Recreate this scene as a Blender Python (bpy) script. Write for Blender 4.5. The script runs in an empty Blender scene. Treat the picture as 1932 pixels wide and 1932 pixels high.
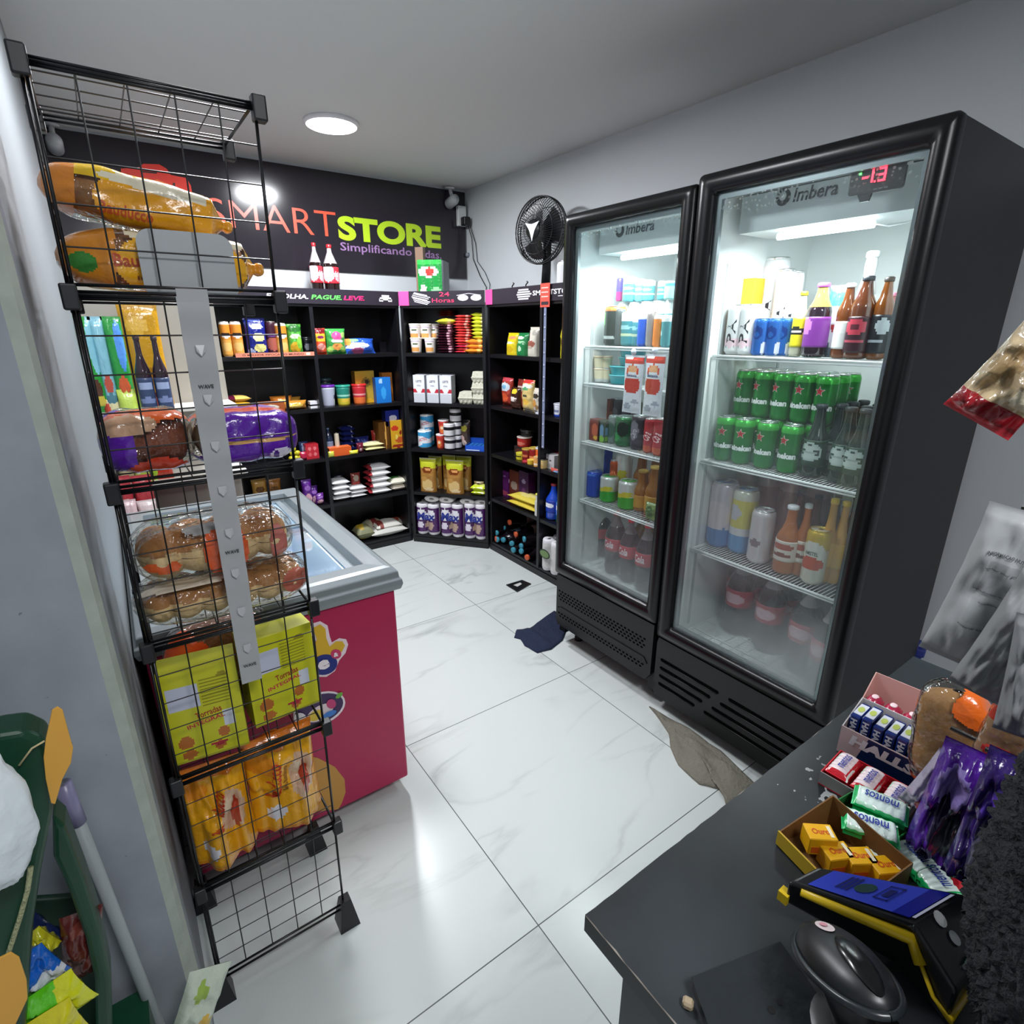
import bpy, math, random
from mathutils import Vector, Matrix, noise
random.seed(7)
sc = bpy.context.scene
COL = sc.collection
# ---------------------------------------------------------------- camera
F = 1041.0; CX = CY = 966.0; PITCH = math.radians(18.4); YAW = math.radians(35.4); CAMH = 1.5
cd = bpy.data.cameras.new('camera'); cam = bpy.data.objects.new('camera', cd); COL.objects.link(cam)
cam.location = (0, 0, CAMH); cam.rotation_euler = (math.pi/2-PITCH, 0, -YAW)
cd.sensor_width = 36; cd.sensor_height = 36; cd.sensor_fit = 'HORIZONTAL'; cd.lens = 36*F/1932; cd.clip_start = 0.02; cd.clip_end = 60
sc.camera = cam
# ---------------------------------------------------------------- world, view, lamps
sc.view_settings.view_transform = 'Standard'; sc.view_settings.look = 'None'; sc.view_settings.gamma = 1
sc.view_settings.use_curve_mapping = False; sc.view_settings.exposure = 0.13
w = bpy.data.worlds.new('world'); sc.world = w; w.use_nodes = True
w.node_tree.nodes['Background'].inputs[0].default_value = (0.93, 0.96, 1.0, 1); w.node_tree.nodes['Background'].inputs[1].default_value = 1.15
CEIL = 2.44
def area(name, loc, size, power, color=(1, 1, 1), rot=(0, 0, 0), shape='DISK', size_y=None, parent=None):
    l = bpy.data.lights.new(name, 'AREA'); l.shape = shape; l.size = size; l.energy = power; l.color = color
    if size_y: l.size_y = size_y
    o = bpy.data.objects.new(name, l); COL.objects.link(o); o.location = loc; o.rotation_euler = rot
    if parent: o.parent = parent
    return o
area('ceiling_lamp_light', (1.09, 3.03, CEIL-0.03), 0.24, 38, (0.93, 0.96, 1.0))
area('added_fill_behind_camera', (0.35, -0.55, CEIL-0.03), 0.5, 22, (0.96, 0.98, 1.0))  # added fill lamp out of view behind the camera, lifts overall brightness
area('added_fill_over_freezer', (0.42, 1.7, CEIL-0.03), 0.4, 21, (0.95, 0.97, 1.0))  # added fill lamp out of view over the freezer, brightens the room
# ---------------------------------------------------------------- rays: from a point of the picture to a point on a real plane
_fw = Vector((math.sin(YAW)*math.cos(PITCH), math.cos(YAW)*math.cos(PITCH), -math.sin(PITCH)))
_rt = Vector((math.cos(YAW), -math.sin(YAW), 0)); _up = _rt.cross(_fw); _C = Vector((0, 0, CAMH))
def ray(px, py): return _fw + _rt*((px-CX)/F) - _up*((py-CY)/F)
def onz(px, py, z): r = ray(px, py); return _C + r*((z-CAMH)/r.z)
def onx(px, py, x): r = ray(px, py); return _C + r*(x/r.x)
def ony(px, py, y): r = ray(px, py); return _C + r*(y/r.y)
def dist(px, py, d): r = ray(px, py); return _C + r*(d/math.hypot(r.x, r.y))
def proj(p):
    d = Vector(p)-_C; z = d.dot(_fw); return CX+F*d.dot(_rt)/z, CY-F*d.dot(_up)/z
# ---------------------------------------------------------------- materials
def lin(h):
    if not isinstance(h, str): return (*h[:3], 1)
    v = [int(h[i:i+2], 16)/255 for i in (0, 2, 4)]
    return tuple((c/12.92 if c <= .04045 else ((c+.055)/1.055)**2.4) for c in v)+(1,)
_M = {}
def M(h, rough=.5, kind='plain', metal=0, emit=0, bump=0, scale=40, alpha=1, coat=0, spec=.5):
    k = (h, rough, kind, metal, emit, bump, scale, alpha, coat, spec)
    if k in _M: return _M[k]
    m = bpy.data.materials.new('%s_%s' % (kind, h if isinstance(h, str) else 'rgb')); m.use_nodes = True; _M[k] = m
    nt = m.node_tree; N = nt.nodes; L = nt.links; p = N['Principled BSDF']; out = N['Material Output']
    p.inputs['Base Color'].default_value = lin(h); p.inputs['Roughness'].default_value = rough
    p.inputs['Metallic'].default_value = metal; p.inputs['Specular IOR Level'].default_value = spec
    if coat: p.inputs['Coat Weight'].default_value = coat; p.inputs['Coat Roughness'].default_value = .08
    if emit: p.inputs['Emission Color'].default_value = lin(h); p.inputs['Emission Strength'].default_value = emit
    if kind == 'film': bump = bump or .25; scale = 70 if scale == 40 else scale
    if bump:
        tc = N.new('ShaderNodeTexCoord'); n = N.new('ShaderNodeTexNoise'); b = N.new('ShaderNodeBump')
        n.inputs['Scale'].default_value = scale; n.inputs['Detail'].default_value = 3
        b.inputs['Strength'].default_value = bump; b.inputs['Distance'].default_value = .01
        L.new(tc.outputs['Object'], n.inputs['Vector']); L.new(n.outputs['Fac'], b.inputs['Height']); L.new(b.outputs['Normal'], p.inputs['Normal'])
        if kind == 'rough':
            mx = N.new('ShaderNodeMix'); mx.data_type = 'RGBA'; c = lin(h)
            mx.inputs[6].default_value = tuple(x*.78 for x in c[:3])+(1,); mx.inputs[7].default_value = tuple(min(1, x*1.15) for x in c[:3])+(1,)
            L.new(n.outputs['Fac'], mx.inputs[0]); L.new(mx.outputs[2], p.inputs['Base Color'])
    if kind in ('glass', 'clear'):
        # thin pane or film: see-through with a mirror-like sheen at grazing angles
        g = N.new('ShaderNodeBsdfGlossy'); g.inputs['Roughness'].default_value = rough
        t = N.new('ShaderNodeBsdfTransparent'); t.inputs['Color'].default_value = lin(h)
        lw = N.new('ShaderNodeLayerWeight'); lw.inputs['Blend'].default_value = .5
        pw = N.new('ShaderNodeMath'); pw.operation = 'POWER'; pw.inputs[1].default_value = 5.0 if kind == 'glass' else 3.0; L.new(lw.outputs['Facing'], pw.inputs[0])
        ad = N.new('ShaderNodeMath'); ad.operation = 'MULTIPLY_ADD'; ad.inputs[1].default_value = .9; ad.inputs[2].default_value = .028 if kind == 'glass' else .07; L.new(pw.outputs[0], ad.inputs[0])
        mx = N.new('ShaderNodeMixShader'); L.new(ad.outputs[0], mx.inputs[0]); L.new(t.outputs[0], mx.inputs[1]); L.new(g.outputs[0], mx.inputs[2])
        if kind == 'clear':
            tc = N.new('ShaderNodeTexCoord'); n = N.new('ShaderNodeTexNoise'); b = N.new('ShaderNodeBump'); n.inputs['Scale'].default_value = 45
            b.inputs['Strength'].default_value = .8; b.inputs['Distance'].default_value = .02
            L.new(tc.outputs['Object'], n.inputs['Vector']); L.new(n.outputs['Fac'], b.inputs['Height']); L.new(b.outputs['Normal'], g.inputs['Normal']); L.new(b.outputs['Normal'], lw.inputs['Normal'])
        L.new(mx.outputs[0], out.inputs['Surface']); N.remove(p)
    return m
def film(h): return M(h, .22, 'film', coat=.3)
def plas(h, r=.35): return M(h, r)
BLACK = M('101113', .45); STEEL = M('9aa0a6', .3, metal=1); WHITE = M('e9ebea', .4)
# ---------------------------------------------------------------- mesh builder
_T = {}
def glyphs(s, bold, shear):
    k = (s, bold, shear)
    if k in _T: return _T[k]
    cu = bpy.data.curves.new('t', 'FONT'); cu.body = s; cu.size = 1; cu.offset = bold; cu.shear = shear; cu.resolution_u = 6 if s in ('STORE', 'SMART', 'Max') else 2; cu.space_line = .9; cu.align_x = 'CENTER'
    o = bpy.data.objects.new('t', cu); COL.objects.link(o); dg = bpy.context.evaluated_depsgraph_get(); dg.update()
    me = bpy.data.meshes.new_from_object(o.evaluated_get(dg))
    V = [(v.co.x, v.co.y) for v in me.vertices]; P = [tuple(p.vertices) for p in me.polygons]
    bpy.data.objects.remove(o); bpy.data.curves.remove(cu); bpy.data.meshes.remove(me)
    x0 = min(v[0] for v in V); x1 = max(v[0] for v in V); y0 = min(v[1] for v in V); y1 = max(v[1] for v in V)
    V = [((a-x0)/(x1-x0)-.5, (b-y0)/(y1-y0)) for a, b in V]
    _T[k] = (V, P); return _T[k]
class G:
    def __init__(s): s.v = []; s.f = []; s.m = []; s.sm = []; s.mats = []
    def mi(s, m):
        if isinstance(m, str): m = M(m)
        if m not in s.mats: s.mats.append(m)
        return s.mats.index(m)
    def add(s, vs, fs, m, smooth=False):
        b = len(s.v); s.v += [tuple(v) for v in vs]; one = not isinstance(m, list)
        if one: i = s.mi(m)
        for k, f in enumerate(fs):
            s.f.append(tuple(b+j for j in f)); s.m.append(i if one else s.mi(m[k])); s.sm.append(smooth)
        return s
    def box(s, a, b, m, rot=None, bev=0):
        x0, y0, z0 = a; x1, y1, z1 = b
        if bev:
            e = bev; pts = [(x0+e, y0), (x1-e, y0), (x1, y0+e), (x1, y1-e), (x1-e, y1), (x0+e, y1), (x0, y1-e), (x0, y0+e)]
            ins = [(x0+e, y0+e), (x1-e, y0+e), (x1-e, y0+e), (x1-e, y1-e), (x1-e, y1-e), (x0+e, y1-e), (x0+e, y1-e), (x0+e, y0+e)]
            V = [(p[0], p[1], z) for z in (z0+e, z1-e) for p in pts]+[(p[0], p[1], z1) for p in ins]+[(p[0], p[1], z0) for p in ins]
            Fs = [(i, (i+1) % 8, 8+(i+1) % 8, 8+i) for i in range(8)]+[(8+i, 8+(i+1) % 8, 16+(i+1) % 8, 16+i) for i in range(8)]
            Fs += [(24+i, 24+(i+1) % 8, (i+1) % 8, i) for i in range(8)]+[(16, 18, 20, 22), (30, 28, 26, 24)]
        else:
            V = [(x, y, z) for z in (z0, z1) for x, y in ((x0, y0), (x1, y0), (x1, y1), (x0, y1))]
            Fs = [(0, 1, 5, 4), (1, 2, 6, 5), (2, 3, 7, 6), (3, 0, 4, 7), (4, 5, 6, 7), (3, 2, 1, 0)]
        if rot is not None:
            c = Vector(((x0+x1)/2, (y0+y1)/2, (z0+z1)/2)); V = [c+rot@(Vector(v)-c) for v in V]
        return s.add(V, Fs, m)
    def lathe(s, prof, n=20, m='ffffff', c=(0, 0, 0), rot=None, sx=1, sy=1, fn=None):
        V = []; 
        for r, z in prof:
            for i in range(n):
                a = 2*math.pi*i/n; p = Vector((r*math.sin(a)*sx, -r*math.cos(a)*sy, z))
                if rot: p = rot@p
                V.append((p.x+c[0], p.y+c[1], p.z+c[2]))
        Fs = []; Ms = []; z0 = prof[0][1]; z1 = max(p[1] for p in prof); zl = min(p[1] for p in prof)
        for k in range(len(prof)-1):
            for i in range(n):
                j = (i+1) % n; Fs.append((k*n+i, k*n+j, (k+1)*n+j, (k+1)*n+i))
                if fn:
                    a = 2*math.pi*(i+.5)/n; a = a-2*math.pi if a > math.pi else a
                    Ms.append(fn(.5+a/math.pi, ((prof[k][1]+prof[k+1][1])/2-zl)/(z1-zl)))
                else: Ms.append(m[k] if isinstance(m, list) else m)
        if prof[0][0] > 1e-5: Fs.append(tuple(range(n-1, -1, -1))); Ms.append(Ms[0])
        if prof[-1][0] > 1e-5: Fs.append(tuple((len(prof)-1)*n+i for i in range(n))); Ms.append(Ms[-1])
        return s.add(V, Fs, Ms, True)
    def tube(s, pts, r, m, n=6, cap=True):
        pts = [Vector(p) for p in pts]; V = []; 
        for i, p in enumerate(pts):
            t = (pts[min(i+1, len(pts)-1)]-pts[max(i-1, 0)]).normalized()
            a = t.cross(Vector((0, 0, 1)));  a = a if a.length > .1 else t.cross(Vector((1, 0, 0))); a.normalize(); b = t.cross(a)
            rr = r[i] if isinstance(r, (list, tuple)) else r
            V += [p+a*(rr*math.cos(2*math.pi*k/n))+b*(rr*math.sin(2*math.pi*k/n)) for k in range(n)]
        Fs = [(i*n+k, i*n+(k+1) % n, (i+1)*n+(k+1) % n, (i+1)*n+k) for i in range(len(pts)-1) for k in range(n)]
        if cap: Fs += [tuple(range(n-1, -1, -1)), tuple((len(pts)-1)*n+k for k in range(n))]
        return s.add(V, Fs, m, True)
    def prism(s, pts, frame, th, m):
        # pts: 2D outline; frame(u,v,d)->3D ; thickness th
        n = len(pts); V = [frame(u, v, 0) for u, v in pts]+[frame(u, v, th) for u, v in pts]
        return s.add(V, [tuple(range(n)), tuple(range(2*n-1, n-1, -1))]+[(i, n+i, n+(i+1) % n, (i+1) % n) for i in range(n)], m)
    def text(s, t, w, h, m, fmap, bold=0, shear=0):
        V, P = glyphs(t, bold, shear); return s.add([fmap(u*w, v*h) for u, v in V], P, m)
    def grid(s, f, nu, nv, mf, smooth=True):
        V = [f(i/nu, j/nv) for j in range(nv+1) for i in range(nu+1)]
        Fs = []; Ms = []
        for j in range(nv):
            for i in range(nu):
                a = j*(nu+1)+i; Fs.append((a, a+1, a+nu+2, a+nu+1)); Ms.append(mf((i+.5)/nu, (j+.5)/nv) if callable(mf) else mf)
        return s.add(V, Fs, Ms, smooth)
    def blob(s, c, r, m, rot=None, n=12, k=8, bumpy=0, seed=0):
        V = []
        for j in range(k+1):
            for i in range(n):
                th = math.pi*j/k; a = 2*math.pi*i/n; d = Vector((math.sin(th)*math.cos(a), math.sin(th)*math.sin(a), math.cos(th)))
                q = 1+(bumpy*noise.noise(d*2.2+Vector((seed, seed*.7, 0))) if bumpy else 0)
                p = Vector((d.x*r[0]*q, d.y*r[1]*q, d.z*r[2]*q)); p = rot@p if rot else p
                V.append(p+Vector(c))
        return s.add(V, [(j*n+i, (j+1)*n+i, (j+1)*n+(i+1) % n, j*n+(i+1) % n) for j in range(k) for i in range(n)], m, True)
    def mesh(s, name):
        me = bpy.data.meshes.new(name); me.from_pydata([tuple(v) for v in s.v], [], s.f)
        for m in s.mats: me.materials.append(m)
        me.polygons.foreach_set('material_index', s.m); me.polygons.foreach_set('use_smooth', s.sm); me.update(); return me
RX = lambda a: Matrix.Rotation(math.radians(a), 3, 'X')
RY = lambda a: Matrix.Rotation(math.radians(a), 3, 'Y')
RZ = lambda a: Matrix.Rotation(math.radians(a), 3, 'Z')
# ---------------------------------------------------------------- scene objects
def tag(o, label, cat, group=None):
    o['label'] = label; o['category'] = cat
    if group: o['group'] = group
    return o
def part(name, g, parent=None, label=None, loc=(0, 0, 0), rot=(0, 0, 0), bevel=0):
    o = bpy.data.objects.new(name, g.mesh(name)); COL.objects.link(o); o.parent = parent; o.location = loc; o.rotation_euler = rot
    if label: o['label'] = label
    if bevel:
        b = o.modifiers.new('b', 'BEVEL'); b.width = bevel; b.segments = 3; b.limit_method = 'ANGLE'
    return o
def struct(name, g, parent=None):
    o = part(name, g, parent)
    if not parent: o['kind'] = 'structure'
    return o
def empty(name, label=None, cat=None, loc=(0, 0, 0), rot=0, group=None):
    o = bpy.data.objects.new(name, None); o.empty_display_size = .05; COL.objects.link(o); o.location = loc; o.rotation_euler = (0, 0, rot)
    if label: tag(o, label, cat, group)
    return o
def dup(o, parent=None):
    c = o.copy(); COL.objects.link(c); c.parent = parent
    for ch in list(o.children): dup(ch, c)
    return c
def put(o, loc, rz=0, label=None, cat=None, group=None, rx=0, ry=0):
    o.location = loc; o.rotation_euler = (rx, ry, rz)
    if label: tag(o, label, cat, group)
    return o
# ---------------------------------------------------------------- goods: every builder makes one thing, base at z=0, front towards -Y
def spec(base, bands=(), blobs=(), mk=film):
    def fn(u, v):
        c = base
        for a, b, k in bands:
            if a <= v < b: c = k
        for b in blobs:
            x, y, rx, ry, k = b[:5]
            if (abs(u-x) < rx and abs(v-y) < ry) if len(b) > 5 else ((u-x)/rx)**2+((v-y)/ry)**2 < 1: c = k
        return c if not isinstance(c, str) else mk(c)
    return fn
def bag_surface(w, h, d, seed, pw=.55, crimp=.05, wr=.12):
    def t(u, v):
        e = (1-abs(2*u-1)**3.0)**.6*(max(0, 1-abs(2*v-1)**2.6))**pw
        if v < crimp or v > 1-crimp: e = 0
        n = noise.noise(Vector((u*4+seed, v*5, seed*1.7)))*wr+noise.noise(Vector((u*11, v*9+seed, 3)))*wr*.5
        return d/2*max(0.02, e*(1+n*1.6))
    def x(u, v):
        sh = 1-.07*math.sin(math.pi*v)**.7+.012*noise.noise(Vector((v*9, seed, 0)))
        return (u-.5)*w*sh
    return t, x
def pouch(name, w, h, d, base, bands=(), blobs=(), texts=(), seed=None, nu=22, nv=28, back=None, lie=False, crimp=.05, wr=.12, stand=False, mk=film):
    seed = random.random()*50 if seed is None else seed
    if lie: h, d = d, h
    t, xx = bag_surface(w, h, d, seed, crimp=crimp, wr=wr)
    if stand:   # gusseted base: the thickness stays full down to the foot
        t0 = t
        t = lambda u, v: t0(u, .5+.5*v) if v > .5 else t0(u, .5)*(1 if v > .06 else .94)
    fn = spec(base, bands, blobs, mk); g = G()
    if lie: P = lambda x, y, z: (x, z, y)          # print faces up
    P = (lambda x, y, z: (x, z-h/2, -y+d/2)) if lie else (lambda x, y, z: (x, y, z))
    g.grid(lambda u, v: P(xx(u, v), -t(u, v), v*h), nu, nv, fn)
    bk = (lambda u, v: fn(1-u, v)) if back is None else spec(back, mk=mk)
    g.grid(lambda u, v: P(xx(1-u, v), t(1-u, v), v*h), nu, nv, bk)
    for tx in texts:
        s, u, v, tw, th, c = tx[:6]; rot = tx[6] if len(tx) > 6 else 0; ca, sa = math.cos(math.radians(rot)), math.sin(math.radians(rot))
        def fm(a, b, u=u, v=v, ca=ca, sa=sa, th=th):
            b -= th*h/2; a, b = a*ca-b*sa, a*sa+b*ca
            U = u+a/w; V = v+b/h; U = min(.98, max(.02, U)); V = min(.97, max(.03, V))
            return P(xx(U, V), -t(U, V)-.0012-abs(w)*.006, V*h)
        g.text(s, tw*w, th*h, M(c), fm, .02)
    return part(name, g)
def carton(name, w, h, d, base, bands=(), blobs=(), texts=(), side=None, top=None, gable=False, tilt=0, mk=plas, nu=18, nv=22):
    g = G(); fn = spec(base, bands, blobs, mk); sd = fn if side is None else spec(side, mk=mk)
    g.grid(lambda u, v: ((u-.5)*w, -d/2, v*h), nu, nv, fn, False)
    g.grid(lambda u, v: (w/2, (u-.5)*d, v*h), 2, nv, sd, False); g.grid(lambda u, v: (-w/2, (.5-u)*d, v*h), 2, nv, sd, False)
    g.grid(lambda u, v: ((.5-u)*w, d/2, v*h), 2, nv, sd, False)
    tm = mk(top) if top else fn(.5, .99)
    if gable:
        q = h*1.13; g.add([(-w/2, -d/2, h), (w/2, -d/2, h), (w/2, d/2, h), (-w/2, d/2, h), (-w/2, 0, q), (w/2, 0, q)], [(0, 1, 5, 4), (2, 3, 4, 5), (1, 2, 5), (3, 0, 4)], tm)
    else: g.add([(-w/2, -d/2, h), (w/2, -d/2, h), (w/2, d/2, h), (-w/2, d/2, h)], [(0, 1, 2, 3)], tm)
    g.add([(-w/2, -d/2, 0), (w/2, -d/2, 0), (w/2, d/2, 0), (-w/2, d/2, 0)], [(3, 2, 1, 0)], fn(.5, .01))
    for tx in texts:
        s, u, v, tw, th, c = tx[:6]; rot = tx[6] if len(tx) > 6 else 0; ca, sa = math.cos(math.radians(rot)), math.sin(math.radians(rot))
        def fm(a, b, u=u, v=v, ca=ca, sa=sa, th=th):
            b -= th*h/2; return ((u-.5)*w+a*ca-b*sa, -d/2-.0006, v*h+a*sa+b*ca)
        g.text(s, tw*w, th*h, M(c), fm, .02)
    return part(name, g)
def wrap(R, z0, a0=0): return lambda a, b: (R*math.sin(a/R+a0), -R*math.cos(a/R+a0), z0+b)
def can(name, dia, h, base, bands=(), blobs=(), texts=(), top='c9cdd0', parts=True, mk=None, slim=False):
    mk = mk or (lambda c: M(c, .25, metal=.35)); r = dia/2; fn = spec(base, bands, blobs, mk)
    ks = [0, .02, .05]+[.05+.86*i/22 for i in range(1, 23)]+[.955, .965]
    prof = [(r*.8, 0), (r*.84, h*.02), (r, h*.06)]+[(r, h*k) for k in ks[3:-2]]+[(r*.92, h*.955), (r*.86, h*.975)]
    g = G(); g.lathe(prof, 36, fn=fn)
    for tx in texts:
        s, u, v, tw, th, c = tx[:6]; rot = tx[6] if len(tx) > 6 else 0; a0 = (u-.5)*math.pi; ca, sa = math.cos(math.radians(rot)), math.sin(math.radians(rot))
        W = wrap(r+.0006, v*h, a0)
        g.text(s, tw*dia, th*h, M(c), lambda a, b: W(a*ca-(b-th*h/2)*sa, a*sa+(b-th*h/2)*ca), .02)
    lid = [(0, h*.966), (r*.72, h*.966), (r*.76, h*.985), (r*.84, h), (r*.9, h*.99), (r*.87, h*.97)]
    tm = M(top, .25, metal=.9)
    if not parts: g.lathe(lid, 20, tm); return part(name, g)
    e = empty(name); part('can_body', g, e); part('lid', G().lathe(lid, 20, tm), e, 'metal lid')
    part('pull_tab', G().box((-r*.16, -r*.15, h*.975), (r*.16, r*.4, h*.985), tm), e)
    return e
def star(g, R, z, sz, m, a0=0):
    W = wrap(R+.0012, z, a0); V = [W(0, 0)]+[W((sz if i % 2 == 0 else sz*.42)*math.sin(i*math.pi/5), (sz if i % 2 == 0 else sz*.42)*math.cos(i*math.pi/5)) for i in range(10)]
    g.add(V, [(0, 1+i, 1+(i+1) % 10) for i in range(10)], m)
def bottle(name, dia, h, body, cap, label=None, lb=(.3, .6), texts=(), neck=.28, shoulder=.62, empty_top=None, fill=.8, parts=True, kind='pet', ltop=None, blobs=()):
    r = dia/2; rn = r*neck; e = empty(name) if parts else None
    prof = [(r*.7, 0), (r*.96, h*.02), (r, h*.05), (r*(.97 if kind == 'pet' else 1), h*.25), (r, h*.4), (r, h*shoulder), (r*.9, h*(shoulder+.06)), (r*.62, h*(shoulder+.15)), (rn*1.15, h*(shoulder+.25)), (rn, h*.93), (rn, h*.96)]
    bm = M(body, .12, coat=.6) if isinstance(body, str) else body; et = M(empty_top, .12, coat=.6) if empty_top else bm
    g = G(); g.lathe(prof, 20, [bm if (prof[k][1]+prof[k+1][1])/2 < fill*h else et for k in range(len(prof)-1)])
    tgt = g if not parts else G()
    if label:
        z0, z1 = lb[0]*h, lb[1]*h; fn = spec(label, blobs=blobs, mk=plas)
        if parts: tgt = G()
        tgt.lathe([(r*1.01+.0005, z0+(z1-z0)*k/14) for k in range(15)], 36, fn=fn)
        for s, u, v, tw, th, c in texts: tgt.text(s, tw*dia, th*h, M(c), wrap(r*1.01+.0018, v*h-th*h/2, (u-.5)*math.pi), .03, .15)
    capg = G().lathe([(rn*1.15, h*.94), (rn*1.2, h*.95), (rn*1.2, h*.99), (rn*.9, h), (0, h)], 16, M(cap, .4))
    if not parts: g.lathe([(rn*1.15, h*.94), (rn*1.2, h*.95), (rn*1.2, h*.99), (0, h)], 14, M(cap, .4)); return part(name, g)
    part('bottle_body', g, e)
    if label: part('bottle_label', tgt, e)
    part('cap', capg, e); return e
def cup(name, dia, h, base, lid, bands=(), blobs=(), texts=(), taper=.78, parts=True, lidh=.1):
    r = dia/2; fn = spec(base, bands, blobs, plas); g = G()
    prof = [(r*(taper+(.96-taper)*k/10), h*(1-lidh)*k/10) for k in range(11)]
    g.lathe(prof, 20, fn=fn)
    for s, u, v, tw, th, c in texts: g.text(s, tw*dia, th*h, M(c), wrap(r*.96, v*h-th*h/2, (u-.5)*math.pi), .02)
    lg = g if not parts else G()
    lg.lathe([(r*.98, h*(1-lidh)), (r, h*(1-lidh*.8)), (r, h*.99), (r*.9, h), (r*.85, h*.985), (0, h*.985)], 20, M(lid, .35))
    if not parts: return part(name, g)
    e = empty(name); part('cup_body', g, e); part('lid', lg, e); return e
def loaf(name, w, h, d, breadc, prints, texts=(), n=1, seed=1, neck=None, lumps=0, tie=None):
    # soft see-through bag: bread inside, printed film outside; lies along X
    e = empty(name); rnd = random.Random(seed); b = G()
    bm = M(breadc, .75, 'rough', bump=.5, scale=30)
    if lumps:
        nx = lumps
        pale = M('d9bd8c', .8, 'rough', bump=.5, scale=30)
        def BR(u, v):
            hf = (.74+.26*abs(math.sin(math.pi*nx*u+.35*math.sin(v*7)))**.6)*min(1, (1-abs(2*u-1)**8)+.02)**.5
            return ((u-.5)*w*.92, -math.cos(v*math.pi*2)*d*.45*hf, h*.47+math.sin(v*math.pi*2)*h*.43*hf)
        b.grid(BR, 70, 70, lambda u, v: bm if .05+.012*math.sin(u*40) < v < .45 else pale)
    else:
        b.grid(lambda u, v: ((u-.5)*w*.86, -math.cos(v*math.pi*2)*d*.43*min(1, (1-abs(2*u-1)**6)+.02)**.5, h*.48+math.sin(v*math.pi*2)*h*.42*min(1, (1-abs(2*u-1)**6)+.02)**.5*(1.1 if v < .5 else .95)), 14, 16, bm)
    part('bread', b, e, 'brown bread seen through the bag')
    fn = spec(None, (), prints, film); clear = M('fdfbf6', .12, 'clear'); g = G()
    ph = rnd.random()*20
    def S(u, v, k=0):
        a = (v-.28)*2*math.pi; ends = max(.03, 1-abs(2*u-1)**5)**.5
        if neck and u > .86: ends *= max(.22, 1-(u-.86)*9) if u < .95 else .3+(u-.95)*9
        nz = 1+.07*noise.noise(Vector((u*7+ph, math.cos(a)*2, math.sin(a)*2)))
        ca, sa = math.cos(a), math.sin(a); sq = 1/(abs(ca)**4+abs(sa)**4)**.25*.93
        return ((u-.5)*w*(1.0), -ca*sq*(d/2+k)*ends*nz, h/2+sa*sq*(h/2+k)*ends*nz-(h*.32*(u-.86)*7 if neck and u > .86 else 0)*0)
    def mf(u, v):
        c = fn(u, v); return clear if c is None else c
    g.grid(lambda u, v: S(u, v), 100, 90, mf)
    for tx in texts:
        s, u, v, tw, th, c = tx[:6]; rot = tx[6] if len(tx) > 6 else 0; ca_, sa_ = math.cos(math.radians(rot)), math.sin(math.radians(rot)); per = 2.6*(d+h)/2
        def fm(a, q, u=u, v=v, th=th):
            q -= th*h/2; a, q = a*ca_-q*sa_, a*sa_+q*ca_
            return S(u+a/w, v+q/per, .002)
        g.text(s, tw*w, th*h, M(c), fm, .02)
    part('wrapper', g, e, 'glossy printed plastic wrapper')
    return e
# ---------------------------------------------------------------- placing things on a shelf front
UN = {'B': (Vector((0, 3.56, 0)), Vector((1, 0, 0)), Vector((0, 1, 0)), 0.0),
      'R': (Vector((2.0, 0, 0)), Vector((0, -1, 0)), Vector((1, 0, 0)), -math.pi/2),
      'F': (Vector((1.68, 0, 0)), Vector((0, -1, 0)), Vector((1, 0, 0)), -math.pi/2)}
_d = Vector((.39, -.47, 0)).normalized(); _i = Vector((-_d.y, _d.x, 0))
UN['D'] = (Vector((1.6, 3.56, 0)), _d, _i, math.atan2(_d.y, _d.x))
def U(un, px, py, off=0):
    o, d, i, _ = UN[un]; o = o+i*off; r = ray(px, py); p = _C+r*((o-_C).dot(i)/r.dot(i)); return (p-o).dot(d), p.z
def W(un, s, off, z=0):
    o, d, i, _ = UN[un]; p = o+d*s+i*off; return Vector((p.x, p.y, z))
def fit(un, z, off, px0, px1, pyt):
    pm = (px0+px1)/2; s = U(un, pm, pyt, off)[0]; yb = proj(W(un, s, off, z))[1]; ym = (pyt+yb)/2
    s0 = U(un, px0, ym, off)[0]; s1 = U(un, px1, ym, off)[0]; sc_ = U(un, pm, yb, off)[0]
    return (s0+s1)/2, abs(s1-s0), max(.01, U(un, pm, pyt, off)[1]-z)
def shelve(un, z, off, px0, px1, pyt, mk, d=None, label='', cat='', group=None, tilt=0, turn=0):
    """mk(w,h,d)->thing; front of the thing stands `off` behind the shelf front"""
    s, w, h = fit(un, z, off, px0, px1, pyt); w *= .97; dd = d if d else w
    if d == 'w': dd = w
    o = mk(w, h, dd) if not isinstance(mk, bpy.types.Object) else mk
    return put(o, W(un, s, off+dd/2, z), UN[un][3]+math.radians(turn), label, cat, group, rx=math.radians(tilt))
def stack(un, z, off, px0, px1, pyt, n, mks, d, label, cat, group, jitter=.006):
    """n lying packs one above the other, mks = list of builders cycled from the bottom"""
    s, w, h = fit(un, z, off, px0, px1, pyt); hh = h/n; protos = {}; out = []
    for k in range(n):
        i = k if k < len(mks) else len(mks)-1
        if i not in protos: protos[i] = mks[i](w, hh*1.08, d); o = protos[i]
        else: o = dup(protos[i])
        out.append(put(o, W(un, s+random.uniform(-1, 1)*jitter, off+d/2+random.uniform(-1, 1)*jitter, z+k*hh), UN[un][3]+random.uniform(-.05, .05),
                       label[i] if isinstance(label, (list, tuple)) else label, cat, group[i] if isinstance(group, (list, tuple)) else group))
    return out
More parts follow.
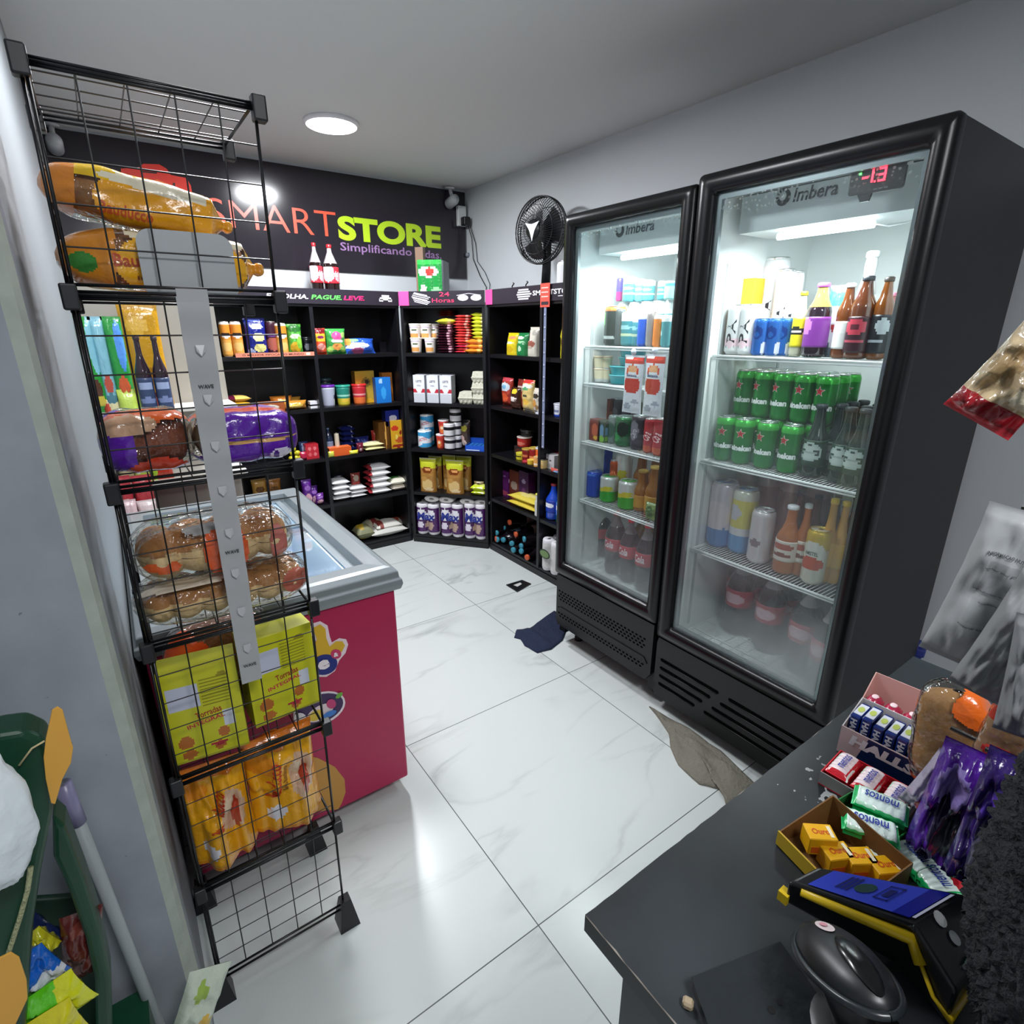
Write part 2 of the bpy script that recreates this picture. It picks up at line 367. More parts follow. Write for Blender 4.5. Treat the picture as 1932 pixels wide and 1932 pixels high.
# ================================================================ room
def tile_floor():
    m = bpy.data.materials.new('marble_tiles'); m.use_nodes = True; nt = m.node_tree; N = nt.nodes; L = nt.links; p = N['Principled BSDF']
    tc = N.new('ShaderNodeTexCoord'); sep = N.new('ShaderNodeSeparateXYZ'); L.new(tc.outputs['Object'], sep.inputs[0])
    def math_(op, a, b=None, c=None):
        n = N.new('ShaderNodeMath'); n.operation = op
        for i, v in enumerate((a, b, c)):
            if v is None: continue
            if isinstance(v, (int, float)): n.inputs[i].default_value = v
            else: L.new(v, n.inputs[i])
        return n.outputs[0]
    S = .809
    fx = math_('DIVIDE', math_('SUBTRACT', sep.outputs[0], .660), S); fy = math_('DIVIDE', math_('SUBTRACT', sep.outputs[1], .808), S)
    def edge(f): a = math_('FRACT', f); return math_('MINIMUM', a, math_('SUBTRACT', 1.0, a))
    e = math_('MINIMUM', edge(fx), edge(fy)); line = math_('LESS_THAN', e, .0018)
    ix = math_('FLOOR', fx); iy = math_('FLOOR', fy)
    comb = N.new('ShaderNodeCombineXYZ'); L.new(math_('MULTIPLY', ix, 7.3), comb.inputs[0]); L.new(math_('MULTIPLY', iy, 4.1), comb.inputs[1])
    add = N.new('ShaderNodeVectorMath'); add.operation = 'ADD'; L.new(tc.outputs['Object'], add.inputs[0]); L.new(comb.outputs[0], add.inputs[1])
    mp = N.new('ShaderNodeMapping'); mp.inputs['Rotation'].default_value = (0, 0, .55); mp.inputs['Scale'].default_value = (.8, 2.6, 1); L.new(add.outputs[0], mp.inputs[0])
    n1 = N.new('ShaderNodeTexNoise'); n1.inputs['Scale'].default_value = 1.15; n1.inputs['Detail'].default_value = 8; n1.inputs['Distortion'].default_value = .9; L.new(mp.outputs[0], n1.inputs[0])
    v = math_('ABSOLUTE', math_('SUBTRACT', n1.outputs[0], .5)); v = math_('SUBTRACT', 1.0, math_('MULTIPLY', v, 26.0)); v = math_('MAXIMUM', v, 0.0); v = math_('POWER', v, 1.6)
    n2 = N.new('ShaderNodeTexNoise'); n2.inputs['Scale'].default_value = 2.2; n2.inputs['Detail'].default_value = 3; L.new(add.outputs[0], n2.inputs[0])
    v = math_('MULTIPLY', v, math_('MAXIMUM', math_('MULTIPLY', math_('SUBTRACT', n2.outputs[0], .42), 3.4), 0.0))
    v = math_('MINIMUM', v, 1.0)
    m1 = N.new('ShaderNodeMix'); m1.data_type = 'RGBA'; L.new(math_('MULTIPLY', v, .55), m1.inputs[0]); m1.inputs[6].default_value = lin('ced4d2'); m1.inputs[7].default_value = lin('8f9492')
    m2 = N.new('ShaderNodeMix'); m2.data_type = 'RGBA'; L.new(line, m2.inputs[0]); L.new(m1.outputs[2], m2.inputs[6]); m2.inputs[7].default_value = lin('55595a')
    L.new(m2.outputs[2], p.inputs['Base Color']); p.inputs['Roughness'].default_value = .22; p.inputs['Specular IOR Level'].default_value = .35
    return m
XW, YW, XL = 2.33, 3.86, -1.3
WALL = M('ccd0d4', .55); CEILM = M('dcdcda', .7)
struct('floor', G().box((XL-.1, -1.6, -.1), (XW+.1, YW+.1, 0), tile_floor()))
struct('ceiling', G().box((XL-.1, -1.6, CEIL), (XW+.1, YW+.1, CEIL+.1), CEILM))
struct('wall_right', G().box((XW, -1.6, 0), (XW+.1, YW+.1, CEIL), WALL))
struct('wall_front', G().box((XL-.1, -1.6, 0), (XW, -1.5, CEIL), WALL))
struct('wall_side', G().box((XL-.1, -1.5, 0), (XL, 1.0, CEIL), WALL))
struct('wall_back', G().box((XL-.1, YW, 0), (XW, YW+.1, CEIL), WALL))
struct('wall_left', G().box((-.22, 1.085, 0), (-.075, YW, CEIL), M('868c90', .6)))
# grey painted masonry pier that the photographer looks past; rounded pale corner
def pier():
    g = G(); m = bpy.data.materials.new('grey_plaster'); m.use_nodes = True; N = m.node_tree.nodes; L = m.node_tree.links; p = N['Principled BSDF']
    tc = N.new('ShaderNodeTexCoord'); n = N.new('ShaderNodeTexNoise'); n.inputs['Scale'].default_value = 6; n.inputs['Detail'].default_value = 6
    r = N.new('ShaderNodeValToRGB'); r.color_ramp.elements[0].position = .3; r.color_ramp.elements[0].color = lin('858b93'); r.color_ramp.elements[1].position = .75; r.color_ramp.elements[1].color = lin('a0a7af')
    v = N.new('ShaderNodeTexNoise'); v.inputs['Scale'].default_value = 55; r2 = N.new('ShaderNodeValToRGB'); r2.color_ramp.elements[0].position = .24; r2.color_ramp.elements[0].color = (.45, .45, .45, 1); r2.color_ramp.elements[1].position = .27; r2.color_ramp.elements[1].color = (1, 1, 1, 1)
    mx = N.new('ShaderNodeMix'); mx.data_type = 'RGBA'; mx.blend_type = 'MULTIPLY'; mx.inputs[0].default_value = 1
    L.new(tc.outputs['Object'], n.inputs[0]); L.new(tc.outputs['Object'], v.inputs[0]); L.new(n.outputs[0], r.inputs[0]); L.new(v.outputs[0], r2.inputs[0]); L.new(r.outputs[0], mx.inputs[6]); L.new(r2.outputs[0], mx.inputs[7]); L.new(mx.outputs[2], p.inputs['Base Color'])
    b = N.new('ShaderNodeBump'); b.inputs['Strength'].default_value = .3; b.inputs['Distance'].default_value = .004; L.new(n.outputs[0], b.inputs['Height']); L.new(b.outputs[0], p.inputs['Normal']); p.inputs['Roughness'].default_value = .6
    x1 = -.075; y0, y1 = 1.0, 1.085; e = .022
    pts = [(-1.3, y0), (x1-e, y0), (x1-e*.3, y0+e*.3), (x1, y0+e), (x1, y1), (-1.3, y1)]
    edge = M('a9b0a6', .6, 'rough', bump=.3, scale=30)
    V = [(x, y, z) for z in (0, CEIL) for x, y in pts]; n_ = 6
    g.add(V, [(i, (i+1) % n_, n_+(i+1) % n_, n_+i) for i in range(n_)]+[(5, 4, 3, 2, 1, 0), (6, 7, 8, 9, 10, 11)], [m, edge, edge, m, m, m, m, m])
    return struct('wall_pier', g)
pier()
# ceiling lamps: the real one by the sign, then fill lamps added out of view
def ceiling_lamp(x, y, r, label):
    e = empty('ceiling_light', label, 'ceiling light', (x, y, CEIL))
    part('housing', G().lathe([(r*1.03, 0), (r*1.03, -.012), (r*.97, -.018)], 40, M('f2eef2', .4)), e)
    part('diffuser', G().lathe([(r*.97, -.016), (r*.9, -.021), (r*.5, -.0245), (0, -.025)], 40, M('fff6ff', .4, emit=9)), e)
ceiling_lamp(1.09, 3.03, .125, 'round flush ceiling lamp glowing white in front of the dark store sign')
ceiling_lamp(.35, -.55, .2, 'added unseen round fill lamp on the ceiling behind the camera')
ceiling_lamp(.42, 1.7, .2, 'added unseen round fill lamp on the ceiling above the chest freezer')
# ================================================================ store sign on the back wall
def face(px, py, y, e=.001): p = ony(px, py, y); return (p.x, p.y-e, p.z)
def poly_px(g, pts, y, e, m, th=0):
    V = [Vector(face(px, py, y, e)) for px, py in pts]; n = len(V)
    g.add(V, [tuple(range(n))], m)
YS = YW-.012
sg = empty('store_sign', 'black store sign with orange SMART and lime STORE letters under the ceiling', 'sign', (1.1, YW, 1.85))
def flush(g): g.v = [(a-1.1, b-YW, c-1.85) for a, b, c in g.v]; return g
part('sign_panel', flush(G().box((-.073, YS, 1.852), (2.318, YW, 2.425), M('262229', .16, coat=.2))), sg)
def letters(name, s, x0, x1, z0, z1, col, bold, shear=0, em=0):
    g = G(); w = x1-x0; g.text(s, w, z1-z0, M(col, .3), lambda a, b: (x0+w/2+a, YS-.0015, z0+b), bold, shear); return part(name, flush(g), sg)
p0 = ony(390, 395, YS); p1 = ony(632, 400, YS); q0 = ony(637, 425, YS); q1 = ony(831, 430, YS)
letters('word_smart', 'SMART', p0.x, p1.x, 2.055, 2.20, 'f0563c', -.008)
letters('word_store', 'STORE', q0.x, q1.x, 2.042, 2.185, 'b7d92b', .045)
letters('slogan_word', 'Simplificando', ony(641, 455, YS).x, ony(776, 461, YS).x, 1.965, 2.03, '9a76a6', .012); letters('slogan_word', 'vidas.', ony(786, 462, YS).x, ony(832, 466, YS).x, 1.975, 2.025, '9a76a6', .012)
def logo():
    g = G(); red = M('e2382a', .3); org = M('f0713a', .3)
    o = [(232, 400), (228, 318), (262, 316), (270, 309), (300, 310), (314, 318), (322, 330), (352, 336), (360, 350), (372, 420)]
    poly_px(g, o, YS, .0012, red)
    poly_px(g, [(262, 350), (296, 338), (330, 352), (352, 375), (360, 412), (250, 400)], YS, .0016, org)
    for x in (272, 299, 326): poly_px(g, [(x, 345), (x+4, 345), (x+6, 372), (x+2, 374)], YS, .002, M('2b2024'))
    poly_px(g, [(266, 322), (296, 325), (296, 328), (266, 325)], YS, .002, M('2b2024'))
    return g
part('bag_emblem', flush(logo()), sg, 'orange-red shopping basket emblem')
# ================================================================ black shelving along the walls
LV = [1.345, 1.02, .70, .385, .06]; ZT = 1.645; ZH = 1.725
BK = M('0c0c11', .38); HEAD = M('2b2630', .35); PINK = M('ff4f97', .45)
def shelving(name, label, un, s0, s1, depth, divs=(), levels=LV, back=True, lside=True, rside=True, lean=0):
    ang = UN[un][3]; o = W(un, s0, 0, 0); e = empty(name, label, 'shelf unit', o, ang); L_ = s1-s0
    if lside: part('side_panel', G().box((0, .004, 0), (.02, depth, ZT+.01), BK), e)
    if rside: part('side_panel', G().box((L_-.02, .004, 0), (L_, depth, ZT+.01), BK), e)
    for s in divs: part('divider', G().box((s-s0-.011, .002, .05), (s-s0+.011, depth, ZT+.01), M('17171d', .35)), e)
    if back: part('back_panel', G().box((.02, depth-.012, .0), (L_-.02, depth, ZT+.01), BK), e)
    for z in levels: part('shelf_board', G().box((.02 if lside else 0, .006, z-.022), (L_-(.02 if rside else 0), depth-.012, z), BK), e)
    part('top_board', G().box((0, .0, ZT-.02), (L_, depth, ZT), BK), e)
    part('plinth', G().box((0, .0, 0), (L_, .02, levels[-1]-.02), BK), e)
    return e
shA = shelving('shelf_unit', 'black shelf unit on the back wall topped by the long slogan header', 'B', .47, 1.622, .285, divs=(1.055,))
shD = shelving('shelf_unit', 'black corner shelf unit set diagonally under the 24 Horas header', 'D', .03, .608, .22, lside=True)
shR = shelving('shelf_unit', 'black shelf unit along the right wall beside the fridges', 'R', -3.085, -1.9, .31, divs=(-2.54,))
UN_=UN
def header(parent, un, s0, s1, deco):
    g = G().box((0, -.008, ZT-.005), (s1-s0, .004, ZH), HEAD); h = part('header_board', g, parent); t = G(); deco(t); part('header_print', t, h); return h
def dA(g):
    f = lambda x0: (lambda a, b: (x0+a, -.0095, 1.665+b))
    X = lambda px, py: U('B', px, py)[0]-.47
    for s, a, b, c in (('ESCOLHA.', 500, 580, 'd7d3dc'), ('PAGUE.', 585, 643, '5fe05a'), ('LEVE.', 646, 686, 'f0286e')):
        x0, x1 = X(a, 551), X(b, 555); g.text(s, x1-x0, .026, M(c), f((x0+x1)/2), .03, .2)
    c = X(726, 559); 
    for k, (dx, dz, w, h) in enumerate(((0, .045, .05, .012), (0, .033, .075, .01), (-.03, .018, .026, .016), (.03, .018, .026, .016), (0, .026, .08, .006))):
        g.box((c+dx-w/2, -.0095, 1.665+dz-.02), (c+dx+w/2, -.008, 1.665+dz+h-.02), M('e4e2e8'))
header(shA, 'B', .47, 1.622, dA)
def dD(g):
    g.box((0, -.0095, ZT-.005), (.07, -.008, ZH), PINK)
    t = lambda x0, z: (lambda a, b: (x0+a, -.0098, z+b))
    g.text('24', .07, .026, M('e23362'), t(.315, 1.692), .01); g.text('Horas', .15, .026, M('e23362'), t(.305, 1.656), .01)
    for k in range(7): g.box((.09+.006*abs(k-3), -.0098, 1.652+k*.0088), (.20+.01*(k % 3), -.0085, 1.657+k*.0088), M('dcd9e2'), RY(12))
    for s in (-1, 1):
        g.prism([(.482+s*.043+.030*math.cos(a)*1.2, 1.682+.018*math.sin(a)) for a in [i*math.pi/6 for i in range(12)]], lambda u, v, d: (u, -.0098+d, v), .001, M('dcd9e2'))
        g.box((.482+s*.04-.045, -.0099, 1.70), (.482+s*.04+.035, -.0085, 1.7035), M('dcd9e2'), RY(s*8))
header(shD, 'D', .03, .608, dD)
def dR(g):
    g.box((0, -.0095, ZT-.005), (.075, -.008, ZH), PINK)
    for k in range(5): g.box((.33+.008*abs(k-2), -.0098, 1.655+k*.012), (.47-.014*abs(k-2), -.0085, 1.663+k*.012), M('e4e2e8'))
    g.text('SMARTSTORE', .36, .026, M('e4e2e8'), lambda a, b: (.66+a, -.0098, 1.672+b), .03); g.box((.70, -.0098, 1.660), (.84, -.0085, 1.664), M('e4e2e8'))
header(shR, 'R', -3.085, -1.9, dR)
# light post between the back run and the corner unit
o = part('trim_post', G().box((1.637, 3.548, 1.42), (1.655, 3.566, 1.725), M('9fa0b4', .35))); tag(o, 'short pale aluminium edge post between the slogan header and the 24 Horas header', 'edge post')
# price clip strips hanging from the right header
def rstrip(px, y0, y1, label, wide=.022, sign=True):
    a = onx(px[0], y0, 1.985); b = onx(px[1], y1, 1.985); e = empty('clip_strip', label, 'clip strip', (1.985, a.y, a.z))
    g = G(); n = 12
    for k in range(n):
        t0, t1 = k/n, (k+1)/n; z0 = a.z+(b.z-a.z)*t0; z1 = a.z+(b.z-a.z)*t1
        g.box((-.001, -wide/2, z1-a.z), (.001, wide/2, z0-a.z-.001), M('7d86a2', .25)); g.box((-.003, -wide*.2, z1-a.z+.005), (-.001, wide*.2, z1-a.z+.012), M('c7cce0', .3))
    part('strip', g, e)
    if sign:
        s = G().box((-.004, -.04, -.02), (-.002, .04, .10), M('e65a4c', .4)); 
        for k in range(3): s.box((-.0055, -.028, .03+k*.022), (-.004, .03, .036+k*.022), M('f6c9bd'))
        s.box((-.0055, -.03, -.008), (-.004, .03, .008), M('3a2b33')); part('header_card', s, e, 'red printed header card')
rstrip((1029, 1012), 572, 842, 'long grey clip strip with a red header card hanging on the right-hand shelves')
# ================================================================ upright fridges
FB = M('101214', .4, bump=.03, scale=900, spec=.3); FD = M('0b0c0e', .3); LINER = M('e4e9e8', .45)
GLASS = M('f4f8f8', .02, 'glass')
def rr(y0, y1, z0, z1, r, n=4):
    P = []
    for cy, cz, a0 in ((y1-r, z1-r, 0), (y0+r, z1-r, 90), (y0+r, z0+r, 180), (y1-r, z0+r, 270)):
        P += [(cy+r*math.cos(math.radians(a0+90*i/n)), cz+r*math.sin(math.radians(a0+90*i/n))) for i in range(n+1)]
    return P
def condensation(kind):
    m = bpy.data.materials.new('condensation'); m.use_nodes = True; nt = m.node_tree; N = nt.nodes; L = nt.links; N.remove(N['Principled BSDF']); out = N['Material Output']
    tc = N.new('ShaderNodeTexCoord'); sp = N.new('ShaderNodeSeparateXYZ'); L.new(tc.outputs['Object'], sp.inputs[0])
    n = N.new('ShaderNodeTexNoise'); n.inputs['Scale'].default_value = 3.2; n.inputs['Detail'].default_value = 4; L.new(tc.outputs['Object'], n.inputs[0])
    n2 = N.new('ShaderNodeTexVoronoi'); n2.inputs['Scale'].default_value = 95; L.new(tc.outputs['Object'], n2.inputs[0])
    def mth(op, a, b):
        q = N.new('ShaderNodeMath'); q.operation = op
        for i, v in enumerate((a, b)):
            if isinstance(v, (int, float)): q.inputs[i].default_value = v
            else: L.new(v, q.inputs[i])
        return q.outputs[0]
    def mr(v, a, b, c, d):
        q = N.new('ShaderNodeMapRange'); q.interpolation_type = 'SMOOTHSTEP'; L.new(v, q.inputs[0])
        for i, x in enumerate((a, b, c, d)): q.inputs[i+1].default_value = x
        return q.outputs[0]
    if kind == 'right':
        zn = mth('ADD', sp.outputs[2], mth('MULTIPLY', mth('SUBTRACT', n.outputs[0], .5), .35))
        lowfog = mth('MULTIPLY', mr(zn, .42, .86, .75, 0), mr(sp.outputs[1], .70, 1.10, 1.0, .22)); mid = mth('MULTIPLY', mr(zn, .8, 1.45, .22, 0), mr(zn, .45, .8, 0, 1)); base = mth('MAXIMUM', lowfog, mid)
    else:
        zn = mth('ADD', sp.outputs[2], mth('MULTIPLY', mth('SUBTRACT', n.outputs[0], .5), .25)); base = mr(zn, .45, .85, .38, 0.03)
    drops = mth('MULTIPLY', mth('LESS_THAN', n2.outputs['Distance'], .32), mth('MULTIPLY', mr(sp.outputs[2], 1.80, 1.875, 0, 1), mth('GREATER_THAN', n.outputs[0], .42)))
    fac = mth('MINIMUM', mth('ADD', base, mth('MULTIPLY', drops, .5)), .8)
    t = N.new('ShaderNodeBsdfTransparent'); d = N.new('ShaderNodeBsdfDiffuse'); d.inputs[0].default_value = lin('f4f6fb'); tr = N.new('ShaderNodeBsdfTranslucent'); tr.inputs[0].default_value = lin('ffffff')
    a = N.new('ShaderNodeMixShader'); a.inputs[0].default_value = .6; L.new(d.outputs[0], a.inputs[1]); L.new(tr.outputs[0], a.inputs[2])
    b = N.new('ShaderNodeMixShader'); L.new(fac, b.inputs[0]); L.new(t.outputs[0], b.inputs[1]); L.new(a.outputs[0], b.inputs[2]); L.new(b.outputs[0], out.inputs['Surface']); return m
def imbera(g, yc, z, w, h, X):
    mk = M('2b3236', .5)
    g.text('Imbera', w, h, mk, lambda a, b: (X-.0015, yc-a, z+b), .02, .15)
    cy = yc+w/2+h*.85
    pts = [(h*.62*math.cos(a), h*.62*math.sin(a)) for a in [math.radians(200+i*16) for i in range(15)]]; inn = [(h*.3*math.cos(a)-.002, h*.34*math.sin(a)+h*.1) for a in [math.radians(200+i*16) for i in range(14, -1, -1)]]
    P = pts+inn; n = len(pts)
    g.add([(X-.0015, cy-a, z+h*.5+b) for a, b in P], [(i, i+1, 2*n-2-i, 2*n-1-i) for i in range(n-1)], mk)
    for k in range(6): a = math.radians(70+k*28); g.add([(X-.0015, cy-(h*r*math.cos(a+da)), z+h*.55+h*r*math.sin(a+da)) for r, da in ((.38, -.14), (.68, -.1), (.62, .12), (.4, .14))], [(0, 1, 2, 3)], mk)
def fridge(label, y0, y1, ztop, zd, zg, glass, levels, style, ctrl, wires):
    e = empty('display_fridge', label, 'fridge', (1.93, (y0+y1)/2, 0)); L0 = e.location.copy()
    def pw(n, g, par=None, lab=None, bev=0):
        g.v = [(a-L0.x, b-L0.y, c-L0.z) for a, b, c in g.v]; return part(n, g, par or e, lab, bevel=bev)
    X0, X1 = 1.618, 2.235; t = .045
    g = G(); g.box((X0, y0+.004, .06), (X1, y0+t, ztop-.005), FB); g.box((X0, y1-t, .06), (X1, y1-.004, ztop-.005), FB)
    g.box((X0, y0+t, ztop-.05), (X1, y1-t, ztop-.005), FB); g.box((X1-.03, y0+t, .06), (X1, y1-t, ztop-.05), FB); g.box((X0+.03, y0+t, .06), (X1-.03, y1-t, glass[2]-.06), FB)
    pw('cabinet_body', g, None, None)
    zf = levels[-1]; l = G(); a, b = y0+t, y1-t; q = .006
    l.box((X0+.002, a, zf-.01), (X1-.03, a+q, ztop-.05), LINER); l.box((X0+.002, b-q, zf-.01), (X1-.03, b, ztop-.05), LINER); l.box((X1-.036, a+q, zf-.01), (X1-.03, b-q, ztop-.05), LINER)
    l.box((X0+.002, a+q, zf-.05), (X1-.036, b-q, zf-.008), LINER); l.box((X0+.002, a+q, ztop-.056), (X1-.036, b-q, ztop-.05), LINER)
    # shelf support rails with slots on the side walls
    for yy in (a+q, b-q-.003):
        for xx in (1.70, 2.08): 
            l.box((xx, yy, zf+.02), (xx+.014, yy+.003, 1.7), M('b9c0c0', .4))
    pw('inner_liner', l, None, 'white inner liner')
    # door: rounded black frame, glazing
    gy0, gy1, gz0, gz1 = glass; d = G(); o_ = rr(y0, y1, zd, ztop, .012); i_ = rr(gy0, gy1, gz0, gz1, .01); n = len(o_); md = [((p[0]+q_[0])/2, (p[1]+q_[1])/2) for p, q_ in zip(o_, i_)]
    rings = [(1.614, o_), (1.592, o_), (1.578, [(.8*a1+.2*b1, .8*a2+.2*b2) for (a1, a2), (b1, b2) in zip(o_, md)]), (1.572, md), (1.578, [(.8*a1+.2*b1, .8*a2+.2*b2) for (a1, a2), (b1, b2) in zip(i_, md)]), (1.592, i_), (1.614, i_)]
    V = [(x, p[0], p[1]) for x, R in rings for p in R]; Fs = [(k*n+i, k*n+(i+1) % n, (k+1)*n+(i+1) % n, (k+1)*n+i) for k in range(6) for i in range(n)]
    d.add(V, Fs, M('0c0d0f', .27, bump=.04, scale=600, spec=.4), True); door = pw('door_frame', d, None, 'black rounded door frame')
    def dp(nm, g, lab=None): g.v = [(a-L0.x, b-L0.y, c-L0.z) for a, b, c in g.v]; return part(nm, g, door, lab)
    dp('glass_pane', G().box((1.592, gy0, gz0), (1.597, gy1, gz1), GLASS), 'clear door glass')
    s = G(); w_ = .016; sm = M('8f979a', .3, metal=.6)
    s.box((1.599, gy0, gz0), (1.612, gy1, gz0+w_), sm); s.box((1.599, gy0, gz1-w_), (1.612, gy1, gz1), sm); s.box((1.599, gy0, gz0+w_), (1.612, gy0+w_*.7, gz1-w_), sm); s.box((1.599, gy1-w_, gz0+w_), (1.612, gy1, gz1-w_), sm)
    dp('glazing_spacer', s, 'grey metal glazing spacer')
    f = G(); f.add([(1.5985, gy0+.012, gz0+.016), (1.5985, gy1-.016, gz0+.016), (1.5985, gy1-.016, gz1-.016), (1.5985, gy0+.012, gz1-.016)], [(0, 1, 2, 3)], condensation(ctrl and 'right' or 'left'))
    cp = part('condensation_film', f, door, 'misty condensation on the inside of the glass', loc=(-L0.x, -L0.y, 0))
    # lamp housing with the name, and the light tube
    hz0, hz1 = 1.782, 1.885; h = G().box((1.70, y0+t+.02, hz0), (1.88, y1-t-.035, hz1), M('cfd8d8', .45)); imbera(h, (.93 if ctrl else 1.575), 1.845 if ctrl else 1.837, .125 if ctrl else .14, .036, 1.70)
    pw('lamp_housing', h, None, 'pale grey lamp housing with the dark maker name')
    ty0, ty1 = (.78, 1.05) if ctrl else (1.40, 1.70)
    pw('light_tube', G().tube([(1.745, ty0, 1.766), (1.745, ty1, 1.766)], .010, M('f2fbff', .4, emit=9), 10), None, 'lit white tube')
    area('tube_and_fill_light', (1.745-L0.x, (ty0+ty1)/2-L0.y, 1.752), .3, 0.8 if ctrl else 1.0, (.93, .98, 1.0), (0, 0, math.pi/2), 'RECTANGLE', .03, e)
    area('tube_and_fill_light', (1.66-L0.x, (y0+y1)/2-L0.y, 1.74),   .3, 4.2, (.93, .98, 1.0), (math.radians(-14), 0, math.pi/2), 'RECTANGLE', .03, e)  # added fill light near the door for the lower shelves; no tube here
    if ctrl:
        c = G(); yc, zc = .735, 1.845
        c.prism(rr(yc-.062, yc+.062, zc-.028, zc+.04, .008), lambda u, v, k: (1.612+k, u, v), .01, M('0c0e11', .3)); c.prism([(yc+.04, zc-.026), (yc+.03, zc-.045), (yc+.01, zc-.045), (yc+.005, zc-.026)], lambda u, v, k: (1.6135+k, u, v), .006, M('0c0e11', .3))
        r = M('ff2a3c', .4, emit=6); X = 1.611
        def seg(y, z, w, h_): c.box((X-.001, y-w/2, z-h_/2), (X, y+w/2, z+h_/2), r)
        seg(yc+.026, zc+.008, .014, .005); seg(yc+.009, zc+.009, .0045, .028)
        for dz in (-.013, 0, .013): seg(yc-.0115, zc+.009+dz, .014, .0045)
        seg(yc-.019, zc+.009, .0045, .03); seg(yc+.002, zc-.004, .004, .004)
        c.box((X-.001, yc+.036, zc+.016), (X, yc+.041, zc+.021), M('4dff5a', .4, emit=5))
        for k in range(3): c.box((X-.0006, yc-.03+k*.012, zc-.022), (X, yc-.022+k*.012, zc-.0205), M('8a9094', .4))
        pw('temperature_display', c, None, 'black thermostat with red glowing digits')
        pw('lamp_cable', G().tube([(1.75, .78, 1.766), (1.74, .74, 1.755), (1.74, .70, 1.758), (1.75, .665, 1.772)], .0018, M('e8eeee', .5)), None, 'thin white cable')
    # wire shelves
    for z in levels[:-1]:
        s = G(); wm = M('eef1f1', .35); a, b = y0+t+.012, y1-t-.012; xf, xb = 1.668, 2.16
        s.tube([(xf, a, z-.004), (xf, b, z-.004)], .0042, wm, 8); s.tube([(xf, a, z-.013), (xf, b, z-.013)], .003, wm, 6); s.tube([(xb, a, z-.006), (xb, b, z-.006)], .003, wm)
        s.tube([(xf, a, z-.006), (xb, a, z-.006)], .003, wm); s.tube([(xf, b, z-.006), (xb, b, z-.006)], .003, wm); s.tube([(1.9, a, z-.009), (1.9, b, z-.009)], .0025, wm)
        nn = wires
        for k in range(1, nn): yy = a+(b-a)*k/nn; s.tube([(xf, yy, z-.0035), (xb, yy, z-.0035)], .0016, wm, 4, False)
        pw('wire_shelf', s, None, 'white wire shelf')
    fl = G(); wm = M('dfe6e4', .4)
    for k in range(13): yy = y0+t+.015+(y1-y0-2*t-.03)*k/12; fl.tube([(1.64, yy, zf-.005), (2.18, yy, zf-.005)], .0018, wm, 4, False)
    for k in range(7): xx = 1.65+k*.085; fl.tube([(xx, y0+t+.01, zf-.003), (xx, y1-t-.01, zf-.003)], .0018, wm, 4, False)
    pw('floor_grid', fl)
    # bottom grille
    gr = G(); Xg = 1.588; dark = M('010101', .9, spec=.05); gm = M('121416', .36, bump=.03, scale=700, spec=.35); oc = .03
    def slab(Y0, Z0, Y1, Z1, m=gm, x=Xg, x2=None): gr.box((x, Y0, Z0), (x2 or x+.02, Y1, Z1), m)
    if style == 'holes':
        gr.prism([(y0+.012, zg+.04), (y0+.04, zg), (y1-.02, zg), (y1-.008, zg+.02), (y1-.008, zd-.008), (y0+.012, zd-.008)][::-1], lambda u, v, k: (Xg+k, u, v), .025, gm)
        for row0 in (.245, .155):
            for j in range(4):
                for k in range(26):
                    yy = y1-.03-k*.0215-(.0107 if j % 2 else 0); zz = row0+.05-j*.0145
                    if yy > y0+.045: gr.add([(Xg-.0006, yy-.0075*math.cos(a), zz+.0048*math.sin(a)) for a in [i*math.pi/3 for i in range(6)]], [(0, 1, 2, 3, 4, 5)], dark)
        gr.prism([(y0+.05, .213), (y1-.04, .213), (y1-.02, .190), (y0+.03, .190)], lambda u, v, k: (Xg-.004+k, u, v), .004, gm)
    else:
        # two banks of slanted-end louvres: bars with dark gaps
        gr.prism([(y0+.01, zg), (y1-.02, zg), (y1-.004, zg+.02), (y1-.014, zg+.05), (y1-.004, zg+.065), (y1-.004, zd-.03), (y1-.012, zd-.008), (y0+.01, zd-.008)][::-1], lambda u, v, k: (Xg+k, u, v), .025, gm)
        for j in range(4):
            zz = .247-j*.037; sl = j*.030; r_ = .0068
            for ya, yb in ((y1-.028, y1-.275+sl*.0+j*.03-.02), (y1-.33+j*.03-.005, y0+.035)):
                P = [(ya+r_*math.cos(a)-r_, zz+r_*math.sin(a)) for a in [math.radians(-90+i*30) for i in range(7)]]+[(yb+r_*math.cos(a)+r_, zz+r_*math.sin(a)) for a in [math.radians(90+i*30) for i in range(7)]]
                gr.add([(Xg-.0008, u, v) for u, v in P], [tuple(range(14))], dark)
                gr.tube([(Xg-.001, ya-r_, zz-r_-.001), (Xg-.001, yb+r_, zz-r_-.001)], .0022, gm, 6)
    gp = pw('bottom_grille', gr, None, 'black vented bottom grille')
    ft = G(); 
    for yy in (y0+.06, y1-.06):
        for xx in (1.70, 2.16): ft.lathe([(.022, 0), (.022, .02), (.012, .025), (.012, .065)], 12, M('141414', .5), (xx, yy, 0))
    pw('feet', ft)
    # top edge clip
    return e
YA0, YA1, YB0, YB1 = 1.243, 1.866, .572, 1.238
LL = [1.432, 1.278, 1.025, .755, .425]; LR = [1.417, 1.058, .72, .36]
fridge('narrower upright black drinks fridge on the left, with a perforated bottom grille', YA0, YA1, 1.925, .385, .11, (1.297, 1.815, .45, 1.872), LL, 'holes', False, 30)
fridge('upright black drinks fridge on the right, with the red temperature reading and slatted grille', YB0, YB1, 1.945, .345, .07, (.622, 1.175, .402, 1.885), LR, 'slots', True, 44)
